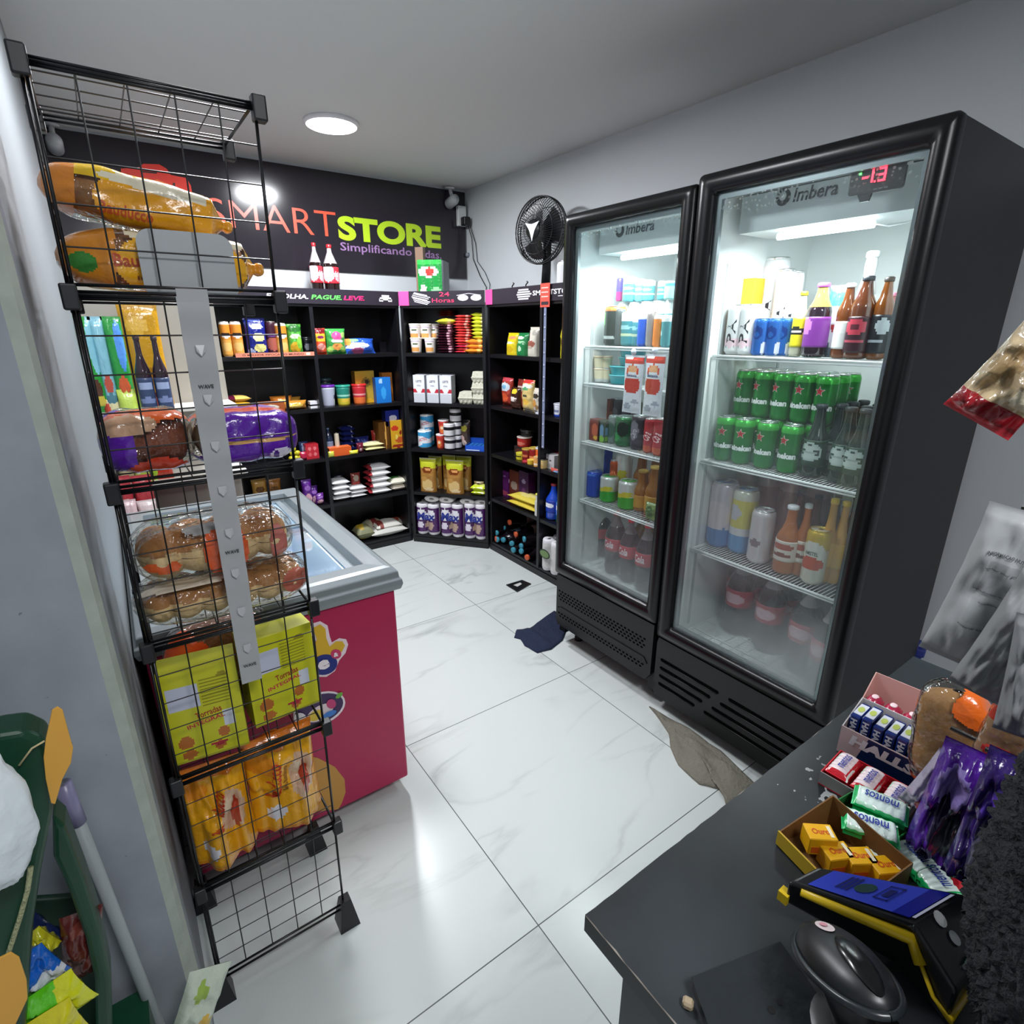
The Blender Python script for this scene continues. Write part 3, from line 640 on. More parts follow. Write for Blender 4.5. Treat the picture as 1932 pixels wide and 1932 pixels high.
# ================================================================ chest freezer
def freezer():
    x0, x1, y0, y1 = -.055, .583, 1.43, 2.50; e = empty('chest_freezer', 'magenta chest freezer with grey rim, sliding glass lids and ice cream stickers', 'freezer', ((x0+x1)/2, (y0+y1)/2, 0)); L0 = e.location.copy()
    def pw(n, g, lab=None, par=None, bev=0):
        g.v = [(a-L0.x, b-L0.y, c) for a, b, c in g.v]; return part(n, g, par or e, lab, bevel=bev)
    red = M('b31d50', .38); t = .055; zb, zt = .05, .755
    g = G(); g.box((x0, y0, zb), (x1, y0+t, zt), red); g.box((x0, y1-t, zb), (x1, y1, zt), red); g.box((x0, y0+t, zb), (x0+t, y1-t, zt), red); g.box((x1-t, y0+t, zb), (x1, y1-t, zt), red); g.box((x0+t, y0+t, zb), (x1-t, y1-t, .35), red)
    g.v = [(a-L0.x, b-L0.y, c) for a, b, c in g.v]; body = part('freezer_body', g, e, 'magenta freezer body', bevel=.008)
    gm = M('838b8f', .3, coat=.2); ri = .105; r = G()
    o_ = [(x0-.012, y0-.012), (x1+.016, y0-.012), (x1+.016, y1+.012), (x0-.012, y1+.012)]; s = [(x0, y0), (x1, y0), (x1, y1), (x0, y1)]; i_ = [(x0+.06, y0+.075), (x1-ri*.62, y0+.075), (x1-ri*.62, y1-.075), (x0+.06, y1-.075)]
    def off(P, k): return [(a+(k if a < .25 else -k), b+(k if b < 1.9 else -k)) for a, b in P]
    rings = [(.755, s), (.757, o_), (.775, off(o_, -.006)), (.79, off(o_, -.004)), (.795, off(o_, .002)), (.815, off(o_, .004)), (.827, off(o_, .02)), (.83, off(o_, .035)), (.828, i_), (.80, i_), (.79, i_)]
    V = [(a, b, z) for z, R in rings for a, b in R]; r.add(V, [(k*4+i, k*4+(i+1) % 4, (k+1)*4+(i+1) % 4, (k+1)*4+i) for k in range(10) for i in range(4)], gm); pw('top_rim', r, 'light grey plastic rim', bev=.003)
    w = M('e9eef2', .4); l = G(); a0, a1, b0, b1 = x0+.05, x1-ri*.62+.01, y0+.066, y1-.066
    l.box((a0, b0, .36), (a1, b0+.006, .80), w); l.box((a0, b1-.006, .36), (a1, b1, .80), w); l.box((a0, b0, .36), (a0+.006, b1, .80), w); l.box((a1-.006, b0, .36), (a1, b1, .80), w); l.box((a0, b0, .352), (a1, b1, .36), w); pw('inner_liner', l, 'white frosty inner liner')
    sm = M('c8d2d8', .2, metal=.5); q = G(); q.box((a1-.03, b0+.01, .772), (a1-.006, b1-.01, .79), sm); pw('lid_rail', q)
    led = G().box((a1-.016, b0+.03, .745), (a1-.008, b1-.03, .757), M('eef6ff', .4, emit=5)); pw('light_strip', led, 'lit light strip')
    area('freezer_light', (a1-.02-L0.x, (b0+b1)/2-L0.y, .76), .8, 1.1, (.9, .96, 1), (0, math.radians(50), 0), 'RECTANGLE', .9, e).data.size = .02
    ym = 2.0
    for k, (ya, yb, z) in enumerate(((b0+.004, ym+.04, .80), (ym-.02, b1-.004, .788))):
        f = G(); fm = M('a9b4bb', .25, metal=.4); f.box((a0+.01, ya, z), (a1-.03, ya+.02, z+.01), fm); f.box((a0+.01, yb-.02, z), (a1-.03, yb, z+.01), fm); f.box((a0+.01, ya+.02, z), (a0+.03, yb-.02, z+.01), fm); f.box((a1-.05, ya+.02, z), (a1-.03, yb-.02, z+.01), fm)
        fr = pw('lid_frame', f); p = G().box((a0+.03, ya+.02, z+.003), (a1-.05, yb-.02, z+.007), M('f0f6fa', .03, 'glass')); p.v = [(a-L0.x, b-L0.y, c) for a, b, c in p.v]; part('glass_lid', p, fr, 'sliding glass lid')
    c = G(); 
    for k, (cx, cy) in enumerate(((x1-.08, y0+.09), (x0+.1, y0+.09), (x1-.08, y1-.09), (x0+.1, y1-.09))):
        q = G().lathe([(.0, -.012), (.02, -.012), (.022, -.006), (.022, .006), (.02, .012), (0, .012)], 16, M('17181a', .5), (cx, cy, .024), RX(90)); q.box((cx-.014, cy-.016, .036), (cx+.014, cy+.016, .052), M('4a4d50', .4)); pw('caster', q)
    # stickers on the front: outlines given on the real front plane
    def st(nm, layers, lab):
        q = G()
        for k, (pts, col) in enumerate(layers):
            V = []
            for px, py in pts: p = ony(px, py, y0-.0012-.0006*k); V.append((p.x-L0.x, p.y-L0.y, p.z))
            q.add(V, [tuple(range(len(V)))], M(col, .35))
        part(nm, q, body, lab)
    def ell(cx, cy, rx, ry, rot=0, n=26): c_, s_ = math.cos(math.radians(rot)), math.sin(math.radians(rot)); return [(cx+rx*math.cos(a)*c_-ry*math.sin(a)*s_, cy+rx*math.cos(a)*s_+ry*math.sin(a)*c_) for a in [i*2*math.pi/n for i in range(n)]]
    st('brand_sticker', [([(470, 1212), (520, 1205), (545, 1190), (583, 1185), (590, 1176), (604, 1172), (618, 1180), (622, 1200), (626, 1212), (640, 1204), (653, 1206), (657, 1216), (652, 1232), (640, 1246), (632, 1266), (616, 1277), (596, 1277), (585, 1265), (560, 1262), (500, 1262), (470, 1250)], 'f3dfe8'),
        (ell(560, 1222, 38, 32, -10), '8f1c7c'), (ell(572, 1222, 22, 24, -10), '5d1566'), ([(592, 1184), (604, 1178), (614, 1186), (616, 1205), (622, 1220), (634, 1210), (646, 1210), (651, 1218), (645, 1230), (628, 1240), (606, 1246), (592, 1244), (588, 1228), (598, 1206), (593, 1194)], 'e2b52a'),
        (ell(612, 1254, 25, 19, -15), '1c2a80'), (ell(634, 1234, 10, 9), 'cf3a6a')], 'cut-out brand sticker with yellow, purple and blue letters')
    def tx(s, px, py, w, h, col, sh=0):
        q = G(); c_ = ony(px, py, y0-.006); q.text(s, w, h, M(col), lambda a, b: (c_.x+a-L0.x, c_.y-L0.y, c_.z-h/2+b), .05, sh); part('sticker_lettering', q, body)
    tx('e', 611, 1254, .034, .032, 'f6eef4'); tx('&', 634, 1235, .014, .014, 'f6eef4'); tx('by', 520, 1235, .06, .05, 'e2b52a')
    st('flavour_sticker', [(ell(602, 1338, 52, 30, -22), 'efe4ec'), (ell(602, 1338, 48, 26, -22), '3b2156'), (ell(604, 1345, 28, 13, -30), 'e9d8dc'), (ell(596, 1350, 15, 9, -30), 'e0c33b'), (ell(625, 1328, 9, 9), 'c63d74'), (ell(640, 1312, 8, 4, -40), '6fae3a'), (ell(622, 1347, 14, 5, -25), '3f7fd0'), (ell(566, 1355, 12, 10), 'f4f0f4')], 'oval purple sticker with fruit')
    st('yellow_patch', [([(520, 1540), (520, 1425), (560, 1422), (600, 1430), (632, 1447), (650, 1470), (652, 1495), (645, 1515), (638, 1527)], 'c9923f')], 'ochre rounded patch')
    tx('', 0, 0, 0, 0, 'ffffff') if False else None
    return e
freezer()
# ================================================================ wire cube rack
RZS = [.06, .335, .63, .94, 1.245, 1.553, 1.85]
def wire_rack():
    x0, x1, y0, y1 = -.05, .252, 1.112, 1.385; e = empty('wire_rack', 'tall black wire grid rack of stacked cubes beside the grey pier, loaded with bread bags', 'rack', ((x0+x1)/2, (y0+y1)/2, 0)); L0 = e.location.copy()
    wm = M('0d0e11', .35); lean = .028
    def sh(p): # the stack leans a little to the right with height
        return (p[0]-L0.x+lean*(p[2]/1.85), p[1]-L0.y, p[2])
    n = 5; dz = .0075
    def panel(f, lab=None):
        g = G()
        for a in (0.02, .98): g.tube([sh(f(a, .02)), sh(f(a, .98))], .0028, wm, 6); g.tube([sh(f(.02, a)), sh(f(.98, a))], .0028, wm, 6)
        for k in range(1, n): g.tube([sh(f(k/n, .02)), sh(f(k/n, .98))], .0013, wm, 4, False); g.tube([sh(f(.02, k/n)), sh(f(.98, k/n))], .0013, wm, 4, False)
        return part('wire_panel', g, e, lab)
    for k in range(6):
        za, zb = RZS[k]+.004, RZS[k+1]-.004
        panel(lambda u, v: (x0+(x1-x0)*u, y0, za+(zb-za)*v))
        if k in (0, 1, 2, 3): panel(lambda u, v: (x0+(x1-x0)*u, y1, za+(zb-za)*v))
        panel(lambda u, v: (x0, y0+(y1-y0)*u, za+(zb-za)*v))
    for k, z in enumerate(RZS):
        if k: panel(lambda u, v: (x0+(x1-x0)*u, y0+(y1-y0)*v, z))
        part('shelf_edge', G().tube([sh((x0, y0, z-.006)), sh((x1, y0, z-.006))], .0028, wm), e); part('shelf_edge', G().tube([sh((x0, y1, z-.006)), sh((x1, y1, z-.006))], .0028, wm), e)
        for x in (x0, x1):
            for y in (y0, y1):
                if k == 0:
                    a = sh((x, y, 0)); s = .021; g = G(); g.add([(a[0]-s*1.25, a[1]-s*1.25, 0), (a[0]+s*1.25, a[1]-s*1.25, 0), (a[0]+s*1.25, a[1]+s*1.25, 0), (a[0]-s*1.25, a[1]+s*1.25, 0), (a[0]-s*.6, a[1]-s*.6, .085), (a[0]+s*.6, a[1]-s*.6, .085), (a[0]+s*.6, a[1]+s*.6, .085), (a[0]-s*.6, a[1]+s*.6, .085)], [(0, 1, 5, 4), (1, 2, 6, 5), (2, 3, 7, 6), (3, 0, 4, 7), (4, 5, 6, 7), (3, 2, 1, 0)], M('15171b', .4)); part('foot', g, e)
                else: a = sh((x, y, z-.006)); g = G().box((a[0]-.011, a[1]-.011, a[2]-.021), (a[0]+.011, a[1]+.011, a[2]+.017), M('15171b', .4)); part('connector', g, e, bevel=.003)
    return e
wire_rack()
# clip strip with its backing plate on the rack front
def clip():
    a = ony(362, 560, 1.100); b = ony(476, 1285, 1.100); e = empty('clip_strip', 'long translucent white clip strip with rounded square head hooked on the wire rack', 'clip strip', (a.x, 1.1, a.z))
    dx, dz = b.x-a.x, b.z-a.z; n = 9; tm = M('a9abad', .3, coat=.3); g = G()
    N_ = 40; wv = lambda t: .0022*math.sin(t*n*math.pi*2)
    def P(u, t): return (dx*t+(u-.5)*.047*(1-.18*t), -.001-wv(t), dz*t)
    g.grid(lambda u, v: P(u, v), 2, N_, tm); g.grid(lambda u, v: (P(1-u, v)[0], P(u, v)[1]+.0012, P(u, v)[2]), 2, N_, tm); part('strip', g, e, 'translucent white strip')
    for k in range(1, n): t = k/n; q = P(.5, t); h = G().prism([(-.007, .006), (.007, .006), (.007, -.004), (0, -.012), (-.007, -.004)], lambda u, v, d: (q[0]+u, q[1]-.002-d-.004*(v < 0), q[2]+v), .0012, M('b3b5b8', .3)); part('hook_tab', h, e)
    for t in (.2, .615, .95): q = P(.5, t); h = G().text('WAVE', .024, .0065, M('3a3d42'), lambda u, v: (q[0]+u, q[1]-.0028, q[2]+v), .03); part('strip_mark', h, e)
    c = ony(358, 503, 1.128); h = G().prism(rr(-.070, .070, -.053, .053, .022, 6), lambda u, v, d: (c.x-a.x+u, c.y-1.1+d, c.z-a.z+v), .003, M('a9aeb1', .4)); part('head_plate', h, e, 'pale rounded square head plate')
    h = G().box((-.022, -.002, -.012), (.024, .0, .012), tm); h.lathe([(0, -.004), (.004, -.004), (.004, -.001), (0, -.001)], 10, M('2c2f33'), (-.008, 0, .002), RX(90)); h.lathe([(0, -.004), (.004, -.004), (.004, -.001), (0, -.001)], 10, M('2c2f33'), (.012, 0, .002), RX(90)); part('rivet_plate', h, e)
clip()
# ================================================================ counter
def counter():
    x0, x1, yb, yf, zt = .312, 1.165, .303, -.75, .9; e = empty('checkout_counter', 'black laminate checkout counter with chipped edge in the foreground', 'counter', ((x0+x1)/2, (yb+yf)/2, 0)); L0 = e.location.copy()
    m = bpy.data.materials.new('worn_laminate'); m.use_nodes = True; N = m.node_tree.nodes; L = m.node_tree.links; p = N['Principled BSDF']
    tc = N.new('ShaderNodeTexCoord'); n = N.new('ShaderNodeTexNoise'); n.inputs['Scale'].default_value = 5; n.inputs['Detail'].default_value = 5; r = N.new('ShaderNodeValToRGB'); r.color_ramp.elements[0].color = lin('17191c'); r.color_ramp.elements[1].color = lin('30363a'); r.color_ramp.elements[0].position = .3; r.color_ramp.elements[1].position = .7
    s = N.new('ShaderNodeTexNoise'); s.inputs['Scale'].default_value = 75; s.inputs['Detail'].default_value = 2; s2 = N.new('ShaderNodeTexNoise'); s2.inputs['Scale'].default_value = 7
    mu = N.new('ShaderNodeMath'); mu.operation = 'MULTIPLY'; gt = N.new('ShaderNodeMath'); gt.operation = 'GREATER_THAN'; gt.inputs[1].default_value = .42
    L.new(tc.outputs['Object'], n.inputs[0]); L.new(tc.outputs['Object'], s.inputs[0]); L.new(tc.outputs['Object'], s2.inputs[0]); L.new(n.outputs[0], r.inputs[0]); L.new(s.outputs[0], mu.inputs[0]); L.new(s2.outputs[0], mu.inputs[1]); L.new(mu.outputs[0], gt.inputs[0])
    mx = N.new('ShaderNodeMix'); mx.data_type = 'RGBA'; mx.inputs[7].default_value = lin('8f9494'); L.new(gt.outputs[0], mx.inputs[0]); L.new(r.outputs[0], mx.inputs[6]); L.new(mx.outputs[2], p.inputs['Base Color']); p.inputs['Roughness'].default_value = .38
    g = G(); e_ = .012; V = []; rnd = random.Random(3)
    top = []
    def rag(a, b, k, nx, ny): return [(a[0]+(b[0]-a[0])*i/k+nx*abs(rnd.gauss(0, .0007)), a[1]+(b[1]-a[1])*i/k+ny*abs(rnd.gauss(0, .0007))) for i in range(k)]
    top = rag((x0, yb), (x0, yf), 70, 1, 0)+[(x0, yf)]+[(x1, yf)]+rag((x1, yb), (x0, yb), 60, 0, -1)
    n_ = len(top); V = [(a-L0.x, b-L0.y, zt) for a, b in top]+[(min(max(a, x0), x1)-L0.x if 0 else (x0 if a < x0+.004 else a)-L0.x, (yb if b > yb-.004 else b)-L0.y, zt-.0015) for a, b in top]+[((x0 if a < x0+.004 else a)-L0.x, (yb if b > yb-.004 else b)-L0.y, zt-.024) for a, b in top]
    chip = M('a79c92', .7); em = M('1e2226', .4)
    g.add(V, [tuple(range(n_))]+[(i, n_+i, n_+(i+1) % n_, (i+1) % n_) for i in range(n_)]+[(n_+i, 2*n_+i, 2*n_+(i+1) % n_, n_+(i+1) % n_) for i in range(n_)]+[tuple(range(3*n_-1, 2*n_-1, -1))], [m]+[chip]*n_+[em]*n_+[em]); part('worktop', g, e)
    b = G(); sm = M('34393c', .45); b.box((x0+.035-L0.x, yf-L0.y, 0), (x0+.055-L0.x, yb-.03-L0.y, zt-.024), sm); b.box((x0+.055-L0.x, yb-.05-L0.y, 0), (x1-L0.x, yb-.03-L0.y, zt-.024), sm); b.box((x1-.02-L0.x, yf-L0.y, 0), (x1-L0.x, yb-.05-L0.y, zt-.024), sm); part('side_panels', b, e)
counter()
# ================================================================ goods on the back wall shelves
def mk(fn, *a, **k): return lambda w, h, d: fn(a[0], w, h, d, *a[1:], **k)
def mkr(fn, *a, **k): return lambda w, h, d: fn(a[0], w, h, *a[1:], **k)
def P_(*a, **k): return mk(pouch, *a, **k)
def C_(*a, **k): return mk(carton, *a, **k)
# --- shelf A, top
z = 1.3455
o = shelve('B', 1.3455-.002, -.006, 441, 594, 665, mk(carton, 'card_tray', 'd98a72', side='b4523c', texts=(('O MELHOR PIPOCA DO MUNDO', .47, .5, .78, .5, '6e2b26'),), blobs=((.93, .5, .03, .38, 'efd9c8'),)), .03, 'salmon coloured card strip printed O MELHOR PIPOCA DO MUNDO along the top left shelf', 'shelf card')
o.location.y -= .026; o.scale.y = .2
PB = dict(bands=((.0, .04, 'd9d5cf'), (.04, .5, 'e0a04a'), (.93, 1, 'f0e9e0')), blobs=((.5, .62, .32, .07, 'f3ece6'), (.5, .66, .3, .025, '2a1c18'), (.5, .3, .36, .12, 'e8ba6e')))
def canister(c, **k): return mkr(can, 'crisp_canister', c, top='f0e9e0', mk=lambda q: M(q, .35), **k)
for px0, px1, lab in ((417, 438, 'orange crisp canister furthest left on the top shelf'), (438, 460, 'orange crisp canister directly left of the blue crisp bag'), (522, 545, 'orange crisp canister between the dark canister and the green bag')):
    shelve('B', z, .03, px0, px1, 606 if px0 < 500 else 609, canister('d98a2e', **PB), 'w', lab, 'canister')
shelve('B', z, .05, 503, 527, 606, canister('3a1626', blobs=((.5, .35, .4, .2, 'a3564a'), (.5, .62, .35, .05, '6e3f8a'))), 'w', 'dark maroon crisp canister right of the blue bag', 'canister')
shelve('B', z, .035, 463, 506, 600, P_('crisp_bag', '17237e', blobs=((.55, .78, .3, .08, 'c9d2e8'), (.6, .5, .28, .12, 'e9e6a0'), (.62, .22, .3, .11, 'e6e08e'), (.2, .12, .16, .08, 'b6c3ea'), (.5, .94, .3, .03, '6a7fd8'))), .06, 'tall blue crisp bag with pale crisps pictured on it', 'crisp bag')
shelve('B', z, .04, 544, 573, 611, P_('crisp_bag', '4fa03a', blobs=((.45, .25, .38, .18, 'c8a028'), (.5, .6, .4, .08, 'd8e8c8'), (.5, .85, .5, .12, '2c6a2c'), (.75, .4, .2, .2, '8fd04a'))), .06, 'green snack bag right of the orange canisters', 'snack bag')
shelve('B', z, .08, 573, 589, 636, mkr(cup, 'jar', '15171c', '23262c', blobs=((.5, .5, .3, .2, '6d7078'),), parts=False), 'w', 'small dark jar at the right end of the top left shelf', 'jar')
# --- shelf A, second
z = 1.0205
cookie = lambda c, blobs: P_('biscuit_pack', c, blobs=blobs, lie=True, nu=12, nv=8, crimp=.08)
stack('B', z, .03, 424, 478, 748, 3, [cookie('e3a92a', ((.5, .5, .3, .3, 'c98a1e'),)), cookie('e3a92a', ((.5, .5, .3, .3, 'c98a1e'),)), cookie('e8c46a', ((.15, .5, .3, .9, '5e1630'),))], .12,
      ['yellow biscuit pack in the stack on the second left shelf', 'yellow biscuit pack in the stack on the second left shelf', 'cream and maroon pack lying on the yellow biscuit stack'], 'biscuit pack', ['yellow biscuit packs', 'yellow biscuit packs', None])
shelve('B', z, .03, 488, 538, 760, C_('snack_box', 'a4552a', blobs=((.45, .5, .32, .3, 'e2d8c8'),), texts=(('SNACK', .45, .5, .4, .3, 'a89a8a'),), top='b8662e'), .1, 'low brown snack box with a pale label on the second left shelf', 'box')
for k, (a, b, t, c, off) in enumerate(((535, 583, 757, 'c98a34', .03), (512, 556, 748, 'b8702a', .08), (540, 572, 750, 'd0963c', .14))):
    shelve('B', z, off, a, b, t, P_('cake_pack', c, blobs=((.5, .5, .35, .25, 'e8c860'),), lie=False, nu=10, nv=8), .09, ['caramel coloured cake pack at the front right of the second left shelf', 'brown cake pack behind the snack box', 'golden cake pack behind the caramel one'][k], 'cake pack')
shelve('B', z, .04, 585, 602, 757, C_('small_box', 'e8e8ee', bands=((.3, .55, '1c1d24'),)), .05, 'tiny white box with a dark band against the divider', 'box')
# --- shelf A, third
z = .7005; yb = []
for k, (a, b, t, zz) in enumerate(((546, 556, 853, 0), (555, 565, 853, 0), (563, 573, 853, 0), (548, 558, 843, .03), (557, 567, 843, .03), (549, 558, 834, .058))):
    if not yb:
        o = shelve('B', z+zz, .04, a, b, t, lambda w, h, d: part('lemon_sweet', G().blob((0, 0, .016), (.019, .017, .016), M('cfc52a', .4), bumpy=.1), None), .034, 'yellow wrapped sweet in the little heap beside the purple bread bag', 'sweet', 'yellow sweets'); yb.append(o)
    else: o = dup(yb[0]); s, w_, h_ = fit('B', z+zz, .04, a, b, t); o.location = W('B', s, .057, z+zz)
shelve('B', z, .08, 566, 584, 834, P_('snack_pack', '33416e', blobs=((.5, .5, .3, .3, '8a94b4'),), nu=10, nv=10), .05, 'dull blue pack behind the red box on the third left shelf', 'snack pack')
shelve('B', z, .035, 577, 602, 838, C_('sweet_box', 'c32a38', blobs=((.3, .7, .12, .14, 'e87a80'), (.7, .7, .12, .14, 'e87a80'), (.3, .3, .12, .14, 'e06068'), (.7, .3, .12, .14, 'e87a80')), top='9c1c28'), .08, 'red square sweet box at the right of the third left shelf', 'box')
shelve('B', z, .03, 566, 581, 853, P_('sweet_pack', 'c02a4c', nu=8, nv=8), .03, 'small crimson sweet pack lying beside the red box', 'sweet pack')
# --- shelf A, fourth
z = .3855
for k, (a, b, t, c, off) in enumerate(((572, 592, 906, '5b2487', .03), (585, 603, 918, '4a1d73', .05), (596, 614, 932, '6b2f8e', .03), (478, 508, 905, 'a07a3a', .08), (505, 535, 905, '8a5a24', .06))):
    shelve('B', z, off, a, b, t, P_('snack_pack', c, blobs=((.5, .3, .35, .2, 'd8a8b8' if k < 3 else 'd8c070'), (.5, .7, .3, .1, '9a6ac0' if k < 3 else '5a3a14'))), .06,
           ['purple snack pack behind the far corner of the freezer', 'deep purple snack pack leaning beside the first one', 'violet snack pack nearest the divider on the fourth left shelf', 'tan snack pack behind the freezer rim', 'brown snack pack behind the freezer rim'][k], 'snack pack')
# --- shelf B, top
z = 1.3455
shelve('B', z, .03, 594, 618, 619, P_('crisp_bag', 'd04a2a', bands=((.5, .8, 'e3b22c'),), blobs=((.5, .3, .35, .12, 'e89a90'), (.5, .66, .3, .05, '7a2a5a'), (.5, .9, .5, .1, '7a1a20'))), .06, 'red and yellow crisp bag against the divider on the top shelf', 'crisp bag')
shelve('B', z, .03, 617, 656, 620, P_('crisp_bag', '3f9a4a', blobs=((.5, .72, .28, .16, 'e0508c'), (.5, .52, .34, .06, 'efe2ea'), (.5, .3, .28, .14, 'e89a50'), (.15, .2, .15, .12, 'a8d868'), (.85, .75, .14, .12, '9ac868'), (.8, .2, .15, .12, '9fd060'))), .07, 'green crisp bag with a pink burst in its middle', 'crisp bag')
shelve('B', z, .02, 655, 712, 636, P_('crisp_bag', '2a56b8', blobs=((.4, .35, .4, .2, 'dfe6f4'), (.25, .7, .2, .15, '8ec88a'), (.4, .1, .2, .12, 'a84a78'), (.1, .7, .1, .3, 'e8a050'))), .09, 'blue and white crisp bag slumped on its side at the end of the row', 'crisp bag', turn=-8, tilt=-28)
shelve('B', z, .2, 716, 757, 645, C_('price_rail', '1e1e26'), .01, 'dark inner rail at the back of the top shelf', 'rail')
# --- shelf B, second
z = 1.0205
shelve('B', z, .03, 609, 638, 727, mkr(cup, 'plastic_tub', 'b8bcd0', '6a2aa0', blobs=((.85, .5, .15, .2, '3a2a5a'), (.9, .15, .12, .12, '8ab858'))), 'w', 'pale tub with a purple lid, leftmost of the three tubs', 'tub')
shelve('B', z, .03, 638, 667, 727, mkr(cup, 'plastic_tub', '2a8a78', '2f9f88', bands=((0, .45, 'd2c23a'), (.5, .62, '9fe0c8')), blobs=((.5, .3, .25, .1, 'e8c848'),)), 'w', 'tub with a green lid and yellow foot, middle of the three tubs', 'tub')
shelve('B', z, .03, 669, 697, 725, mkr(cup, 'plastic_tub', 'c8303a', 'cf2a2c', bands=((0, .45, 'e8743a'), (.5, .62, 'f0a0a0'))), 'w', 'tub with a red lid and orange foot, right of the three tubs', 'tub')
shelve('B', z, .1, 669, 708, 700, C_('cereal_box', 'c3a03a', blobs=((.55, .65, .25, .15, '8a7430'), (.6, .66, .1, .08, '3a3020'), (.5, .05, .5, .08, 'e0a828')), side='6a4a1a'), .05, 'gold cereal box standing behind the red-lidded tub', 'cereal box', turn=6)
shelve('B', z, .04, 709, 738, 712, C_('snack_box', '1f78cf', blobs=((.35, .85, .12, .1, 'a8d0f0'), (.5, .4, .16, .25, '38a0e8')), side='1a4a90', top='1a5aa8'), .05, 'bright blue snack box at the right of the second shelf', 'box')
shelve('B', z, .11, 722, 741, 703, C_('snack_box', 'b8702a', blobs=((.5, .15, .3, .1, 'e0b060'),)), .05, 'orange-brown box standing behind the bright blue one', 'box')
shelve('B', z, .15, 606, 632, 714, mkr(cup, 'jar', '1e2a30', '2c4248', blobs=((.4, .8, .3, .1, '5a8a88'),), parts=False), 'w', 'dark teal jar at the back behind the purple-lidded tub', 'jar')
# --- shelf B, third
z = .7005
shelve('B', z, .08, 615, 631, 808, mkr(bottle, 'small_bottle', '2c3a58', '6a86a8', label='7a90b0', lb=(.1, .5), parts=False), 'w', 'small grey-blue bottle at the left of the crowded third shelf', 'bottle')
shelve('B', z+.012, .06, 633, 642, 817, mkr(can, 'wax_candle', 'cfcab4', top='cfcab4', mk=lambda q: M(q, .5), parts=False), 'w', 'cream upright candle behind the orange pack', 'candle')
shelve('B', z, .02, 621, 664, 844, C_('flat_pack', 'e0622a', top='e87038'), .07, 'flat orange pack at the front of the third shelf', 'pack')
shelve('B', z, .005, 620, 632, 852, P_('sweet_pack', 'd8d850', nu=8, nv=6), .02, 'small yellow sweet pack at the front left corner of the third shelf', 'sweet pack')
shelve('B', z, .005, 660, 678, 850, P_('sweet_pack', 'e0e048', nu=8, nv=6), .03, 'yellow sweet pack right of the flat orange pack', 'sweet pack')
st = stack('B', z, .11, 645, 672, 806, 5, [cookie('1a2462', ((.8, .5, .12, .4, 'd8dcf0'),))], .1, 'navy biscuit pack stacked at the back of the third shelf', 'biscuit pack', 'navy biscuit packs')
shelve('B', z, .1, 672, 700, 825, P_('snack_pack', '1c2a72', blobs=((.6, .5, .2, .2, '4a5ac0'),)), .06, 'royal blue snack pack right of the navy stack', 'snack pack')
shelve('B', z, .03, 674, 688, 836, P_('snack_pack', '6e1830', blobs=((.5, .3, .2, .15, 'e0c0c8'),)), .04, 'maroon pack left of the cream flat packs', 'snack pack')
stack('B', z, .03, 688, 727, 836, 2, [cookie('e2dba0', ((.5, .5, .3, .2, 'f0ecc8'),)), cookie('e8e2ae', ((.5, .5, .3, .2, 'f6f2d4'),))], .11, ['cream flat pack, lower of two beside the gold boxes', 'cream flat pack, upper of two beside the gold boxes'], 'flat pack', None)
shelve('B', z+.02, .12, 703, 729, 812, P_('snack_pack', 'a8322c', blobs=((.5, .5, .3, .25, 'c87068'),)), .06, 'brick red pack behind the cream packs', 'snack pack')
shelve('B', z, .03, 737, 764, 793, C_('cereal_box', 'd8a428', blobs=((.3, .72, .24, .1, 'cf3a24'), (.6, .3, .3, .12, 'c05a28'), (.5, .08, .45, .06, '9c3020'), (.7, .55, .1, .08, '8a2a1c'), (.4, .4, .08, .1, 'e8d060')), side='5e3c14'), .07, 'gold chocolate drink box with red print at the end of the third shelf', 'box')
shelve('B', z, .05, 715, 735, 796, C_('cereal_box', '5e3c14', bands=(), blobs=((.65, .5, .07, .5, 'd8a050'),)), .1, 'brown box standing left of the gold one', 'box')
shelve('B', z+.155, .05, 727, 753, 774, C_('snack_box', '1c2a86', blobs=((.55, .5, .3, .2, 'c8d0f0'),), side='101a50'), .07, 'dark blue box lying on top of the gold box', 'box')
# --- shelf B, fourth: flour, sugar and rice bags
z = .3855
flour = lambda c='e6e8ea', bl=(): P_('flour_bag', c, blobs=bl, lie=True, nu=14, nv=10, crimp=.04, wr=.06, mk=lambda q: M(q, .5, bump=.2, scale=30))
stack('B', z, .03, 628, 662, 907, 4, [flour()], .13, 'white flour bag in the left stack of four', 'flour bag', 'left flour stack')
stack('B', z, .035, 662, 694, 918, 3, [flour('e2e4e6')], .12, 'white flour bag in the low middle stack', 'flour bag', 'middle flour stack')
stack('B', z, .03, 697, 739, 878, 5, [flour('eceeee', ((.04, .5, .14, .6, 'a83038'),))], .13, 'white sugar bag with red end in the stack of five', 'sugar bag', 'tall sugar stack')
stack('B', z, .03, 739, 773, 904, 2, [flour('e4dccc', ((.3, .8, .3, .3, 'b03a34'),)), flour('e8e4d0', ((.35, .75, .4, .4, '3f9a3a'),))], .14, ['cream bag with a red mark under the green printed bag', 'cream bag with green print beside the tall sugar stack'], 'rice bag', None)
shelve('B', z+.14, .13, 628, 650, 896, P_('coffee_pack', '1a1a24', blobs=((.5, .5, .25, .2, '7a7a88'),)), .05, 'black pack lying behind the left flour stack', 'pack')
shelve('B', z+.075, .09, 663, 682, 893, P_('coffee_pack', '8a3a34', blobs=((.5, .6, .3, .25, 'a89888'), (.5, .15, .4, .15, 'd04a40'))), .04, 'reddish brown pack standing behind the middle flour stack', 'pack')
